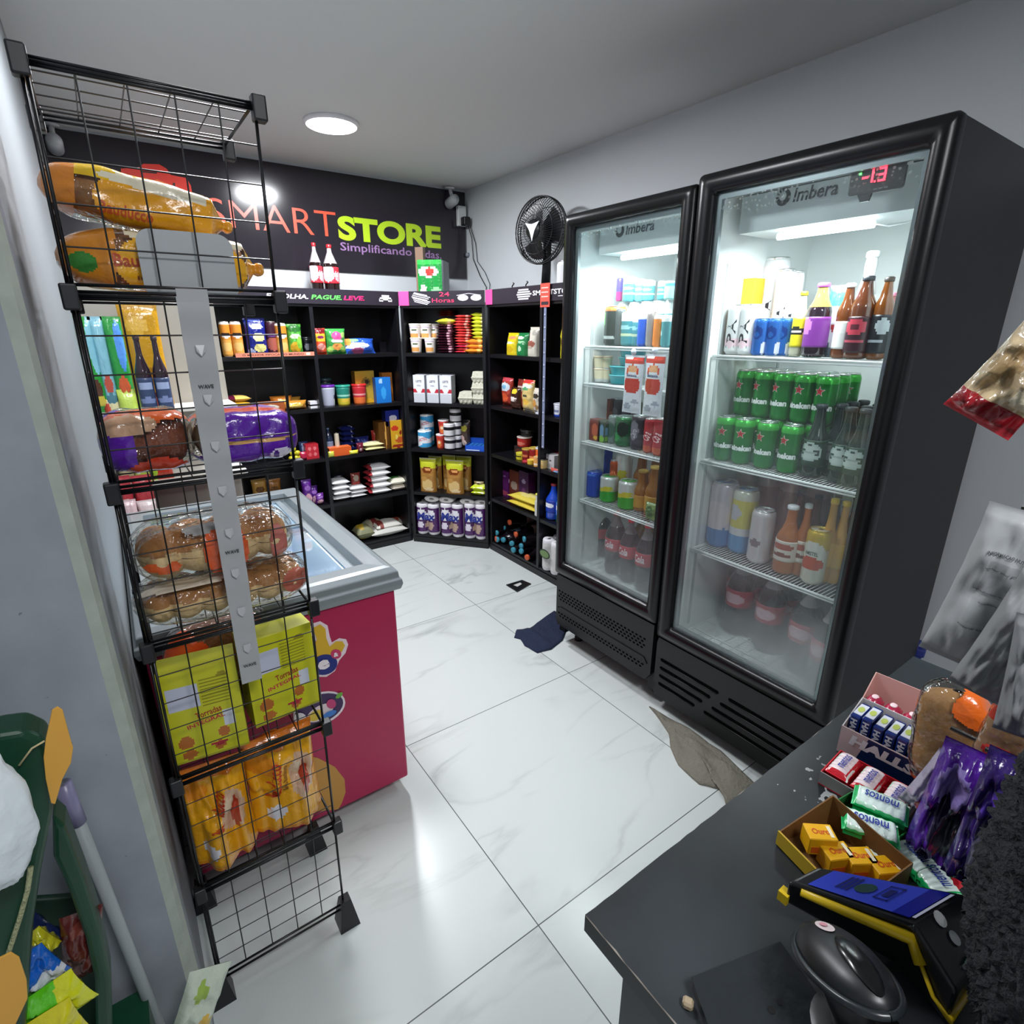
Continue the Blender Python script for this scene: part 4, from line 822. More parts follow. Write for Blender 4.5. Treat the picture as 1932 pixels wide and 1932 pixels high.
# --- shelf B, base
z = .0605
for k, (a, b, t, c, bl, off, zz) in enumerate(((675, 708, 994, '8a8c6a', ((.3, .5, .2, .4, 'c0a030'),), .03, 0), (700, 772, 996, 'dcdcd4', (), .02, 0), (710, 760, 985, 'e4e2d8', ((.2, .5, .12, .6, '8a3a30'),), .04, .035), (690, 730, 984, 'a8a48c', ((.5, .5, .14, .8, '7a2a28'),), .12, .0), (738, 770, 982, '9a9488', ((.4, .6, .3, .4, '9a4030'),), .12, .0))):
    shelve('B', z+zz, off, a, b, t, flour(c, bl), .14, ['olive bag at the left of the bottom back shelf', 'long white rice bag at the front of the bottom back shelf', 'cream rice bag lying on the long white one', 'grey-brown bag with a maroon stripe at the back of the bottom shelf', 'taupe bag with a rust mark at the far right of the bottom shelf'][k], 'rice bag')
# ================================================================ corner unit
un = 'D'; z = 1.3455
ncup = mkr(cup, 'noodle_cup', 'e9e2da', 'efe9e2', blobs=((.5, .25, .3, .2, 'dda05a'), (.55, .62, .18, .06, '4a5a3c'), (.45, .85, .35, .06, 'cdbfcc')))
c0 = shelve(un, z, .02, 770, 792, 637, ncup, 'w', 'noodle cup in the bottom row at the left of the corner unit', 'noodle cup', 'noodle cups')
for (a, b, t, zz, off, lab, grp) in ((796, 820, 637, 0, .02, None, None), (768, 789, 603, .088, .02, 'u', 1), (790, 808, 604, .088, .05, 'u', 1), (806, 822, 605, .088, .10, 'u', 1)):
    s, w_, h_ = fit(un, z+zz, off, a, b, t); o = dup(c0); put(o, W(un, s, off+.04, z+zz), UN[un][3])
    if lab: o['label'] = 'noodle cup in the upper row at the left of the corner unit'; o['group'] = 'upper noodle cups'
nd = lambda c, c2: P_('noodle_pack', c, blobs=((.3, .5, .22, .3, c2), (.75, .4, .15, .4, c2)), lie=True, nu=12, nv=8, wr=.3, crimp=.08)
stack(un, z, .02, 822, 856, 612, 11, [nd('3a1424', 'd8a8b8')], .10, 'dark maroon noodle pack in the left noodle stack', 'noodle pack', 'maroon noodle packs')
s, w_, h_ = fit(un, z, .02, 822, 856, 612); shelve(un, z+h_, .02, 820, 857, 601, nd('d8d63a', 'e8c060'), .10, 'yellow noodle pack on top of the maroon stack', 'noodle pack')
stack(un, z, .03, 857, 888, 594, 14, [nd('d83a50', 'f0a0a8'), nd('e0504a', 'f6b8a8'), nd('c83058', 'f0a8b8'), nd('dc4a48', 'f2b2a4')], .10, 'red and pink noodle pack in the tall middle stack', 'noodle pack', 'red noodle packs')
stack(un, z, .01, 875, 914, 641, 3, [nd('e8862a', 'f4b860')], .09, 'orange noodle pack at the foot of the right-hand stacks', 'noodle pack', 'orange noodle packs')
s, w_, h_ = fit(un, z, .01, 875, 914, 641); stack(un, z+h_*1.03, .03, 888, 916, 590, 7, [nd('d9e03a', 'f0e8a0')], .10, 'lime yellow noodle pack in the upper right stack', 'noodle pack', 'lime noodle packs')
z2 = 1.56
stack(un, 1.575, .11, 823, 856, 585, 3, [nd('7e2a24', 'a04a3a')], .09, 'brick coloured noodle pack high at the back of the corner unit', 'noodle pack', 'brick noodle packs')
z = 1.0205
milk = C_('milk_carton', 'dde0e6', bands=((.36, .5, 'c03040'), (.0, .3, 'c9cdd4')), blobs=((.5, .7, .4, .34, 'e8eaf0'),), texts=(('LEITE', .5, .78, .5, .08, '44485a'), ('INTEGRAL', .5, .62, .35, .05, '8a8e9c')), side='c6cad2', top='d8dae2')
m0 = shelve(un, z, .02, 779, 802, 702, lambda w, h, d: milk(w*.95, h*.9, d), .07, 'white milk carton with a red band, front row on the corner unit', 'milk carton', 'front milk cartons')
for a, b in ((804, 828), (829, 852)):
    s, w_, h_ = fit(un, z, .02, a, b, 702); o = put(dup(m0), W(un, s, .055, z), UN[un][3], 'white milk carton with a red band, %s of the front row' % ('middle' if a == 804 else 'right'), 'milk carton', None)
    del o['group']
m0['label'] = 'white milk carton with a red band, left of the front row'; del m0['group']
for a, b in ((782, 806), (807, 831), (831, 852)):
    s, w_, h_ = fit(un, z, .1, a, b, 699); put(dup(m0), W(un, s, .14, z), UN[un][3], 'white milk carton with a red band in the row behind', 'milk carton', 'back milk cartons')
def eggbox(w, h, d):
    g = G(); m = M('c9c8b6', .85, 'rough', bump=.4, scale=60)
    g.add([(-w*.38, -d*.38, 0), (w*.38, -d*.38, 0), (w*.38, d*.38, 0), (-w*.38, d*.38, 0), (-w/2, -d/2, h*.5), (w/2, -d/2, h*.5), (w/2, d/2, h*.5), (-w/2, d/2, h*.5), (-w*.46, -d*.46, h*.55), (w*.46, -d*.46, h*.55), (w*.46, d*.46, h*.55), (-w*.46, d*.46, h*.55), (-w*.4, -d*.4, h), (w*.4, -d*.4, h), (w*.4, d*.4, h), (-w*.4, d*.4, h)],
          [(3, 2, 1, 0)]+[(k*4+i, k*4+(i+1) % 4, k*4+4+(i+1) % 4, k*4+4+i) for k in range(3) for i in range(4)]+[(12, 13, 14, 15)], m)
    for i in (-1, 0, 1): g.blob((i*w*.28, -d*.40, h*.24), (w*.11, d*.06, h*.24), m)
    return part('egg_carton', g)
shelve(un, z, .02, 863, 892, 740, eggbox, .11, 'pale grey egg carton standing alone beside the stack', 'egg carton')
stack(un, z, .02, 889, 916, 703, 3, [eggbox], .11, 'pale grey egg carton in the stack of three', 'egg carton', 'stacked egg cartons', jitter=.004)
z = .7005
tin = mkr(can, 'powder_tin', '3c9fd6', bands=((.9, 1, 'e8eef2'), (.3, .7, 'e6eaf0'), (0, .06, 'dfe6ea')), blobs=((.2, .3, .3, .2, 'e6eaf0'), (.85, .75, .3, .2, '3c9fd6')), texts=(('LACTEO', .5, .5, .7, .16, 'c8404c', 14),), top='f0f2f4', mk=lambda q: M(q, .3))
t0 = shelve(un, z, .02, 784, 809, 812, tin, 'w', 'blue and white milk powder tin at the front of the corner unit', 'tin')
s, w_, h_ = fit(un, z, .11, 792, 814, 815)
for zz, lab in ((0, 'blue and white milk powder tin standing behind the front tin'), (.098, 'blue and white milk powder tin on top of the rear tin')): put(dup(t0), W(un, s, .15, z+zz), UN[un][3], lab, 'tin')
rc = mkr(cup, 'sauce_cup', 'c03a30', 'e8e0e0', blobs=((.5, .4, .25, .3, 'e0783a'), (.5, .5, .1, .15, 'f0dcc0')), parts=False)
r0 = shelve(un, z, .03, 820, 836, 820, rc, 'w', 'red snack cup, lower of the two stacked', 'snack cup')
s, w_, h_ = fit(un, z, .03, 820, 836, 820); shelve(un, z+h_, .04, 823, 843, 793, rc, 'w', 'red snack cup on top of the other red cup', 'snack cup')
jr = mkr(can, 'round_jar', '15151a', bands=((.72, 1, 'e8e8ec'), (.1, .5, 'd8d8dc')), top='eeeeee', mk=lambda q: M(q, .4), parts=False)
s, w_, h_ = fit(un, z, .02, 835, 856, 824); j0 = shelve(un, z, .02, 835, 856, 824, jr, 'w', 'short white-lidded jar in the little jar stacks', 'jar', 'white-lidded jars')
for k, (ds, off, n_) in enumerate(((0, .02, 1), (.03, .07, 0), (.03, .07, 1), (.03, .07, 2))):
    put(dup(j0), W(un, s+ds, off+.03, z+n_*h_), UN[un][3])
shelve(un, z, .1, 862, 886, 793, P_('foil_bag', '4a3c34', blobs=((.6, .72, .25, .12, 'b0a83a'), (.4, .35, .25, .12, 'c8a8a0'), (.6, .2, .2, .1, 'd0c0b8'), (.5, .9, .4, .1, '1c1a18'))), .06, 'dark foil bag with a yellow mark beside the jars', 'foil bag', turn=-10)
def openbox(w, h, d):
    g = G(); a = M('1f58c8', .4); b = M('123a86', .5); g.box((-w/2, -d/2, 0), (w/2, -d/2+.003, h*.55), a); g.box((-w/2, d/2-.003, 0), (w/2, d/2, h), a); g.box((-w/2, -d/2, 0), (-w/2+.003, d/2, h*.55), a); g.box((w/2-.003, -d/2, 0), (w/2, d/2, h*.55), M('6aa8e0', .4)); g.box((-w/2, -d/2, 0), (w/2, d/2, .003), b)
    g.box((-w*.45, -d/2-.001, h*.08), (w*.2, -d/2, h*.16), M('dfe8fa')); 
    for k in range(4): g.box((-w*.42+k*w*.21, -d*.3, .004), (-w*.25+k*w*.21, d*.4, h*.5), M('2a6ab0', .35))
    return part('counter_box', g)
shelve(un, z, .02, 877, 917, 832, openbox, .12, 'open bright blue display box at the right of the corner unit', 'box')
z = .3855
pop = P_('popcorn_bag', 'a87838', bands=((.7, .95, 'c9cf30'), (.95, 1, 'b8b890')), blobs=((.5, .66, .3, .1, '7a3a14'), (.55, .68, .18, .04, 'e0a060'), (.5, .22, .34, .18, 'd8b878'), (.3, .4, .2, .08, 'c09048'), (.6, .08, .26, .05, 'e0c898')), stand=True)
p0_ = shelve(un, z, .02, 789, 821, 866, pop, .06, 'tall popcorn bag with a lime top, left of the two front bags', 'popcorn bag')
shelve(un, z, .02, 838, 873, 870, pop, .06, 'tall popcorn bag with a lime top, right of the two front bags', 'popcorn bag')
for a, b, t, lab in ((806, 832, 862, 'popcorn bag behind the left front bag'), (858, 888, 862, 'popcorn bag behind the right front bag'), (832, 858, 860, 'popcorn bag in the back row between the others')): shelve(un, z, .11, a, b, t, pop, .06, lab, 'popcorn bag')
stack(un, z, .02, 887, 916, 917, 2, [nd('cfe02c', 'e8f070')], .09, 'lime green pack in the small pile at the end of the fourth corner shelf', 'snack pack', 'lime packs')
shelve(un, z+.045, .05, 893, 912, 909, P_('snack_pack', '8a7a50', blobs=((.5, .5, .3, .2, '3a2a20'),), nu=8, nv=8), .03, 'khaki pack on top of the lime pile', 'snack pack')
z = .0605
def tissue(w, h, d, txt='Max', purple='4a1c5e'):
    e = empty('toilet_paper_pack'); wt = M('eae8ee', .6, 'rough', bump=.15, scale=50); r = w/4
    for ix in (-1, 1):
        for iy in (-1, 1): 
            g = G(); g.lathe([(r*.28, h*.99), (r*.3, h), (r*.9, h), (r*.99, h*.97), (r, h*.9), (r, h*.1), (r*.98, h*.03), (r*.9, 0)], 18, wt, (ix*r, iy*r, 0)); g.lathe([(0, h*.96), (r*.28, h*.96), (r*.28, h*.99)], 14, M('b8b4b4', .8), (ix*r, iy*r, 0)); part('paper_roll', g, e)
    fn = spec(purple, blobs=((.27, .74, .2, .22, 'efedf4'), (.68, .72, .2, .22, 'efedf4'), (.48, .62, .34, .16, 'efedf4'), (.22, .28, .14, .15, 'e4dcea'), (.62, .27, .2, .18, 'b89c8c')) if txt else (), mk=film)
    def C(u, v, k=0):
        x = (u-.5)*w*1.0; ax = abs(x)-r; y = -r-math.sqrt(max(0, r*r*1.03-ax*ax)); return (x, y-k, h*(.1+.8*v))
    g = G(); g.grid(lambda u, v: C(u, v, .0015), 24, 12, fn)
    if txt: g.text(txt, w*.8, h*.25, M('1c2f8e'), lambda a, b: (a, -2*r-.003, h*.5+b), .04, .1)
    part('printed_sleeve', g, e, 'purple printed plastic sleeve'); return e
for a, b, lab in ((783, 826, 'purple Max toilet paper pack, left of the three on the bottom corner shelf'), (828, 872, 'purple Max toilet paper pack, middle of the three on the bottom corner shelf'), (873, 916, 'purple Max toilet paper pack, right of the three on the bottom corner shelf')):
    s, w_, h_ = fit(un, z, .0, a, b, 953); shelve(un, z, .004, a, b, 953, tissue, 'w', lab, 'toilet paper')
def rollpair(w, h, d):
    g = G(); r = w/4; wt = M('dcdad6', .7); 
    for ix in (-1, 1): g.lathe([(0, -d/2+.004), (r*.32, -d/2+.004), (r*.34, -d/2), (r*.95, -d/2), (r, -d/2+.01), (r, d/2-.01), (r*.9, d/2)], 20, [M('7a7674', .8)]+[wt]*5, (ix*r, 0, r), RX(-90))
    g.v = [(a, b, c*h/(2*r)) for a, b, c in g.v]; return part('toilet_paper_pair', g)
for a, b, lab in ((803, 852, 'pair of white toilet rolls lying on the left purple packs'), (873, 917, 'pair of white toilet rolls lying on the right purple pack')): 
    s, w_, hp = fit(un, z, .004, 828, 872, 953); o = rollpair(w_*1.25, .358-z-hp-.004, .11); s = fit(un, z+hp, .03, a, b, 935)[0]; put(o, W(un, s, .085, z+hp+.002), UN[un][3], lab, 'toilet rolls')
# ================================================================ right wall shelves
un = 'R'; z = 1.3455
shelve(un, z, .04, 951, 971, 628, P_('snack_bag', 'dcc41c', blobs=((.6, .78, .3, .08, 'e09060'), (.4, .55, .4, .05, 'e8eac0'), (.5, .25, .3, .15, 'c8a820')), stand=True), .07, 'yellow standing snack bag left of the green one', 'snack bag')
shelve(un, z, .04, 970, 990, 628, P_('snack_bag', '1f7a42', blobs=((.4, .78, .4, .07, 'd8e8d8'), (.5, .6, .35, .05, '9ad0a0'), (.5, .3, .2, .12, 'b8d8b8')), stand=True), .07, 'green standing snack bag beside the yellow one', 'snack bag')
shelve(un, z, .04, 992, 1010, 617, P_('sweet_bag', 'cfcabc', blobs=((.5, .42, .35, .12, '9a5a4c'), (.7, .8, .2, .1, 'a8a49a'), (.4, .3, .3, .05, 'b8a898')), stand=True), .07, 'white and brown sweet bag right of the green bag', 'sweet bag')
shelve(un, z, .12, 1007, 1019, 623, P_('sweet_bag', '8a8a90', blobs=((.5, .5, .4, .35, '1c1c22'),), stand=True), .06, 'grey and black bag half hidden behind the clip strip', 'snack bag')
shelve(un, z, .02, 1053, 1066, 600, P_('snack_bag', 'd6cf2a', blobs=((.6, .4, .3, .12, '4a3a1a'), (.7, .3, .3, .06, 'c8a0a0')), stand=True), .07, 'tall lemon yellow bag right next to the fridge', 'snack bag')
z = 1.0205
def coffee(c, bl, **k): return P_('coffee_bag', c, blobs=bl, **k)
shelve(un, z, .07, 941, 961, 713, coffee('a83a2c', ((.5, .68, .42, .16, 'c8d4dc'), (.5, .68, .2, .08, '7ab0d0'), (.5, .3, .3, .16, 'e0603a'), (.5, .94, .5, .05, 'c84a58'))), .07, 'red and pale blue bag at the left of the second right-hand shelf', 'bag')
shelve(un, z, .05, 972, 988, 716, coffee('7a2a24', ((.5, .7, .4, .1, 'c8b0a8'),)), .05, 'brown-red bag behind the dark coffee bag', 'bag')
shelve(un, z, .02, 958, 976, 731, coffee('3a1c10', ((.6, .82, .25, .12, 'e0c838'), (.5, .5, .4, .06, 'e8e0d8'), (.5, .4, .35, .03, 'd8d0c8'), (.5, .1, .3, .04, '9a5a48'))), .06, 'dark brown coffee bag with a yellow tag', 'bag')
shelve(un, z, .02, 979, 1001, 717, coffee('d9c07c', ((.5, .94, .5, .06, 'cf3a3a'), (.5, .8, .45, .08, 'e8ece6'), (.5, .72, .25, .05, '5aa070'), (.5, .5, .2, .05, '4a4a3c'), (.5, .3, .3, .1, 'e4b850'), (.5, .05, .4, .05, 'efe6d0'))), .07, 'cream bag with a red top beside the coffee bag', 'bag')
shelve(un, z, .02, 1001, 1016, 733, coffee('cfc8bc', ((.5, .7, .4, .1, '2c2620'), (.4, .4, .3, .16, 'c8904a'), (.7, .25, .2, .1, '9a7a50'))), .06, 'cream and dark bag left of the clip strip', 'bag')
shelve(un, z, .015, 1010, 1018, 778, C_('small_box', 'cfd2dc'), .03, 'tiny pale box at the foot of the clip strip', 'box')
shelve(un, z, .03, 1038, 1056, 762, mkr(cup, 'jar', 'd8dbe6', 'dfe2ee', bands=((0, .3, '2444b0'),), blobs=((.5, .5, .2, .15, '7a84a8'), (.5, .3, .18, .12, 'd8dbe6')), taper=.9), 'w', 'small white and blue jar near the fridge', 'jar')
z = .7005
def jar(c, lid, bl=()): return mkr(cup, 'preserve_jar', c, lid, blobs=bl, taper=.92, parts=False)
for k, (a, b, t, off, f, zz) in enumerate(((975, 993, 811, .12, jar('22201e', '3a3a38', ((.5, .6, .3, .1, '8a8a84'),)), .05), (969, 987, 825, .08, jar('a82a26', 'd0c8c0', ((.5, .4, .3, .2, 'c87060'), (.1, .4, .15, .3, 'd89a40'))), .07), (969, 981, 855, .03, jar('cfc42c', 'd8d040', ((.5, .6, .3, .15, '3a3420'),)), 0), (980, 993, 847, .04, jar('7a1c1c', 'b89a3c', ((.5, .5, .3, .1, 'c87848'),)), 0), (994, 1006, 845, .05, jar('8c1e1c', 'c8a848', ((.5, .4, .3, .12, 'd08858'),)), .0), (1005, 1020, 845, .04, jar('e06a2a', 'cfd0d0', ((.5, .5, .35, .15, 'e8d8c8'),)), 0), (981, 992, 872, .01, jar('b02838', 'c23a48'), 0), (991, 1001, 868, .012, jar('d8b838', 'e0c850'), 0), (1003, 1013, 862, .005, jar('e0a058', 'd8b070', ((.5, .3, .3, .1, 'f0e0c0'),)), 0), (1013, 1024, 866, .005, jar('d8c080', '2a2622', ((.5, .3, .3, .2, 'c8a060'),)), 0))):
    o = shelve(un, z+zz, off, a, b, t, f, 'w', ['black jar at the back top of the preserves', 'red tall jar with a pale lid among the preserves', 'yellow mustard jar at the left front of the preserves', 'dark red jar with a brass lid, left one', 'dark red jar with a brass lid, right one', 'orange jar with a silver lid', 'small crimson jar at the shelf edge', 'small yellow jar between the red jars', 'small amber jar at the front corner', 'small cream jar with a dark lid at the front corner'][k], 'jar')
    if zz: 
        s_, w_, h_ = fit(un, z, off, a, b, t+12); q = put(C_('snack_box', '2a2220', blobs=((.5, .5, .4, .3, '5a2a20'),))(w_*1.0, zz, .05), W(un, s_, off+.03, z), UN[un][3], ['dark box carrying the black jar', 'maroon box carrying the tall red jar'][k], 'box')
shelve(un, z, .05, 1027, 1046, 858, C_('juice_carton', 'bdbcbc', blobs=((.6, .6, .1, .06, '3a3a3a'), (.5, .25, .3, .12, 'a8a8a8'))), .06, 'grey juice carton behind the clip strip near the fridge', 'carton')
shelve(un, z, .1, 1038, 1050, 855, jar('c03a50', 'c8304a'), 'w', 'crimson jar behind the grey carton', 'jar')
shelve(un, z, .01, 1036, 1052, 884, P_('snack_pack', 'c8584c', blobs=((.8, .3, .3, .3, '8ab0e0'),), nu=8, nv=8), .02, 'small red and blue pack at the shelf edge near the fridge', 'snack pack')
z = .3855
box = lambda c, bl: C_('wine_box', c, blobs=bl)
for k, (a, b, t, c, bl) in enumerate(((935, 960, 887, '4a1650', ((.3, .65, .2, .07, 'c8b8d8'), (.7, .8, .1, .04, '9a6ab0'), (.6, .15, .35, .1, '8a3a50'), (.3, .2, .2, .1, '7a2a60'))), (961, 979, 888, '5a2418', ((.5, .5, .35, .14, '8a7a70'), (.5, .1, .3, .08, 'a04a2c'))), (979, 997, 890, '38123e', ((.5, .7, .25, .06, '8a7aa0'), (.5, .4, .2, .1, '5a2a64'))))):
    shelve(un, z, .1, a, b, t, box(c, bl), .06, ['purple wine box with pale marks at the left', 'russet wine box in the middle', 'darker plum wine box at the right'][k], 'box')
stack(un, z, .02, 957, 1008, 938, 2, [flour('d2bc3a', ((.5, .5, .3, .3, 'e0d070'),)), flour('dac648', ((.5, .5, .3, .3, 'e8d880'),))], .14, ['yellow flat bag, lower of two on the fourth right-hand shelf', 'yellow flat bag, upper of two on the fourth right-hand shelf'], 'flat bag', None)
shelve(un, z, .008, 1006, 1014, 932, mkr(bottle, 'glue_tube', 'c8ccc8', 'd8d650', parts=False, neck=.7), 'w', 'slim white tube with a yellow cap at the shelf divider', 'tube')
cln = lambda c, cap, l: mkr(bottle, 'cleaner_bottle', c, cap, label=l, lb=(.22, .55), blobs=((.5, .6, .3, .2, 'e8ecf4'),), neck=.35, shoulder=.55)
shelve(un, z, .03, 1024, 1043, 914, cln('1c49c0', '9a2a34', '1a3aa8'), 'w', 'blue cleaner bottle with a dark red cap beside the fridge', 'bottle')
shelve(un, z, .03, 1044, 1062, 918, cln('2f8a58', '2a6a4a', '5a8ad8'), 'w', 'green cleaner bottle half hidden by the fridge', 'bottle')
z = .0605
shelve(un, z, .0, 1018, 1051, 1022, lambda w, h, d: tissue(w, h, d, '', 'd8d8d6'), 'w', 'white toilet paper pack with a green oval at the foot of the right shelves', 'toilet paper')
s, w_, h_ = fit(un, z, .0, 1014, 1051, 1022)
o = bpy.context.scene.collection.objects[-1]
for q in bpy.data.objects:
    if q.get('label', '').startswith('white toilet paper pack with a green'):
        g = G(); g.prism([(w_*.26*math.cos(a), h_*.15*math.sin(a)) for a in [i*math.pi/9 for i in range(18)]], lambda u, v, k: (u-.01, -w_*.53-k, h_*.62+v), .002, M('2c3a24')); g.prism([(w_*.22*math.cos(a), h_*.11*math.sin(a)) for a in [i*math.pi/9 for i in range(18)]], lambda u, v, k: (u-.01, -w_*.53-.002-k, h_*.62+v), .002, M('6f8a58')); part('pack_badge', g, q, 'green oval badge')
# lying dark bottles with teal and orange caps
bp = {}
def wine(cap):
    if cap not in bp: bp[cap] = bottle('wine_bottle', .074, .25, '140f14', cap, label='5a6a78' if cap == '3a8ea4' else '8a7468', lb=(.15, .45), neck=.44, shoulder=.55); return bp[cap]
    return dup(bp[cap])
teal, orng = '3a8ea4', 'c8562e'; rb = random.Random(5)
spots = [(940, 1043, teal, .02, 0), (985, 1043, teal, .03, 0), (996, 1054, orng, 0, 0), (951, 1030, teal, .05, 0), (970, 1040, teal, .0, 0), (920, 1012, orng, .01, 1), (938, 1020, orng, .02, 1), (985, 1030, teal, .04, 1), (967, 1025, teal, .05, 1), (928, 998, teal, .06, 2), (938, 1005, teal, .05, 2), (991, 1017, teal, .03, 2), (975, 1008, orng, .08, 2), (937, 982, teal, .10, 3), (963, 985, orng, .11, 3), (952, 995, teal, .12, 3)]
for k, (px, py, cap, off, row) in enumerate(spots):
    s_, zz = U('R', px, py, off); zz = max(zz, .092+row*.055*.0); o = wine(cap); p = W('R', s_, off, zz)
    o.rotation_mode = 'XYZ'; ang = rb.uniform(-.35, .35)
    put(o, (p.x+.235*math.cos(ang), p.y+.235*math.sin(ang), zz), 0, 'dark bottle with %s cap lying in the heap on the bottom right-hand shelf' % ('a teal' if cap == teal else 'an orange'), 'bottle', 'lying bottles with %s caps' % ('teal' if cap == teal else 'orange'))
    o.rotation_euler = (0, -math.pi/2, ang)
# ================================================================ on top of the shelves and on the wall
z = ZH+.001
ck = mkr(bottle, 'cola_bottle', '1c0c0c', 'd0232c', label='cf2c3a', lb=(.34, .62), empty_top='a9a2a4', fill=.72, blobs=((.25, .6, .28, .5, 'dfdfe6'), (.75, .4, .2, .3, 'e8a0a8')), texts=(('Cola', .5, .5, .6, .1, 'f4e8ea'),))
o = shelve('B', ZT+.001, .07, 588, 612, 457, ck, 'w', 'large cola bottle with a red cap on the shelf top, left one', 'bottle'); o2 = shelve('B', ZT+.001, .05, 615, 644, 460, ck, 'w', 'large cola bottle with a red cap on the shelf top, right one', 'bottle')
def beerpack(w, h, d):
    e = empty('beer_pack'); g = G()
    fn = spec('1d8a3c', blobs=((.45, .74, .42, .12, 'e6ece6'), (.5, .74, .16, .09, 'c03a34'), (.22, .25, .13, .22, 'e2eae2'), (.75, .3, .2, .1, '8ac090')), bands=((.9, 1, '35b04c'), (.0, .04, 'dce4dc')))
    g.grid(lambda u, v: ((u-.5)*w, -d/2-.006*math.sin(math.pi*((u*3) % 1)), v*h), 24, 20, fn); g.box((-w/2, -d/2+.001, 0), (w/2, d/2, h), M('24702e', .35)); g.box((w/2, -d/2, 0), (w/2+.01, d/2, h*.98), M('5a5f64', .3, metal=.6))
    for s, u, v, tw, th, rot in (('OX', .25, .27, .3, .14, 90),): g.text(s, tw*h, th*w, M('f0f4f0'), lambda a, b: ((u-.5)*w-b+.02, -d/2-.008, v*h+a), .04)
    part('wrapped_cans', g, e, 'green printed wrapping'); part('red_tab', G().prism([(-w*.1, 0), (w*.3, 0), (w*.2, h*.1), (w*.0, h*.14)], lambda u, v, k: (u, -d/2-.012+k, v), .002, M('d8483c')), e); return e
shelve('D', ZT+.001, .06, 787, 832, 490, beerpack, .14, 'green wrapped pack of beer cans standing on the corner unit', 'beer pack', turn=6)
shelve('D', ZT+.001, .17, 785, 800, 466, C_('card_box', '8a6f5c'), .04, 'upright brown cardboard piece behind the beer pack', 'cardboard')
def fan():
    c = onx(1020, 436, 2.12); r = onx(1020, 371, 2.12).z-c.z; e = empty('pedestal_fan', 'black round fan with a pale badge standing on top of the right shelves', 'fan', (2.14, c.y, ZT+.002)); bm = M('141518', .35); cx, cy, cz = 0, 0, c.z-ZT
    rot = RZ(12)@RY(-90)   # axis towards the room
    A = lambda v: rot@Vector(v)+Vector((-.02, 0, cz))
    cage = G(); 
    for q, zz in ((r, 0), (r*.985, .02), (r*.985, -.02), (r*.72, .05), (r*.42, .062), (r*.72, -.05)): cage.tube([A((q*math.cos(a), q*math.sin(a), zz)) for a in [i*math.pi/20 for i in range(41)]], .004 if q > r*.9 else .0018, bm, 6, False)
    for k in range(64):
        a = k*math.pi/32; cage.tube([A((q*math.cos(a+t), q*math.sin(a+t), zz)) for q, zz, t in ((r*.2, .065, 0), (r*.5, .062, .12), (r*.8, .042, .22), (r, 0, .28))], .0019, bm, 4, False)
        cage.tube([A((q*math.cos(a), q*math.sin(a), zz)) for q, zz in ((r*.25, -.06), (r*.7, -.05), (r, 0))], .0011, bm, 4, False)
    part('fan_cage', cage, e)
    bl = G(); 
    for k in range(3):
        a0 = k*2*math.pi/3; bl.grid(lambda u, v: A((r*(.15+.72*v)*math.cos(a0+u*1.35), r*(.15+.72*v)*math.sin(a0+u*1.35), -.015+.03*u)), 8, 5, M('1b1c20', .3))
    part('blades', bl, e); mt = G(); mt.lathe([(0, -.14), (r*.3, -.13), (r*.36, -.06), (r*.3, -.05), (0, -.05)], 20, bm, A((0, 0, 0)), rot); part('motor_housing', mt, e)
    bd = G(); bd.lathe([(r*.22, .05), (r*.3, .064), (r*.28, .07), (0, .074)], 20, bm, A((0, 0, 0)), rot)
    tri = [(r*.36*math.sin(t), r*.36*math.cos(t)) for t in (math.radians(180), math.radians(-55), math.radians(55))]; pts = []
    for i in range(3):
        p, q = tri[i], tri[(i+1) % 3]
        for t in (0, .25, .5, .75): m_ = .30*math.sin(math.pi*t); pts.append(((p[0]*(1-t)+q[0]*t)*(1-m_), (p[1]*(1-t)+q[1]*t)*(1-m_)))
    bd.prism(pts, lambda u, v, k: tuple(A((v+.0, -u, .076-k))), .003, M('dfe6e8', .3)); part('badge', bd, e, 'pale three-pointed badge')
    st_ = G(); st_.tube([(0.03, 0, cz-.03), (.03, 0, cz-r*.7), (.02, -.0, .02)], [.025, .024, .03], bm, 10); st_.lathe([(.07, 0), (.07, .012), (.03, .03), (0, .03)], 20, bm, (.02, 0, 0)); part('stand', st_, e)
fan()
p = onx(1056, 520, 2.1); o = put(can('paper_roll', .12, .2, 'dcdcdf', top='c8c8ca', mk=lambda q: M(q, .6), parts=False), (2.14, p.y-.02, ZT+.001), 0, 'white roll standing behind the fan next to the fridge', 'roll')
p = ony(868, 412, 3.85)
def socket():
    e = empty('power_socket', 'white wall socket with a black adapter plugged in beside the sign', 'socket', (2.275, YW-.015, 2.20)); part('socket_box', G().box((-.035, -.035, -.0), (.03, .0, .13), M('dfe2e0', .4)), e, bevel=.004); part('adapter', G().box((-.02, -.09, .0), (.03, -.035, .055), M('111214', .4)), e, 'black adapter', bevel=.006)
socket()
g = G(); a = Vector((2.29, 3.78, 2.2)); g.tube([a+Vector((.01, 0, 0)), (2.315, 3.76, 2.12), (2.318, 3.75, 1.98), (2.318, 3.66, 1.86), (2.318, 3.58, 1.78), (2.30, 3.56, 1.73)], .003, M('1a1a1c', .5)); tag(part('power_cable', g), 'thin black cable hanging down the right wall from the adapter', 'cable')
g = G(); g.tube([a+Vector((.02, -.01, 0)), (2.322, 3.72, 2.08), (2.322, 3.70, 1.96), (2.322, 3.60, 1.88), (2.322, 3.54, 1.80), (2.31, 3.53, 1.73)], .0025, M('303236', .5)); tag(part('power_cable', g), 'second thinner grey cable beside the black one on the right wall', 'cable')
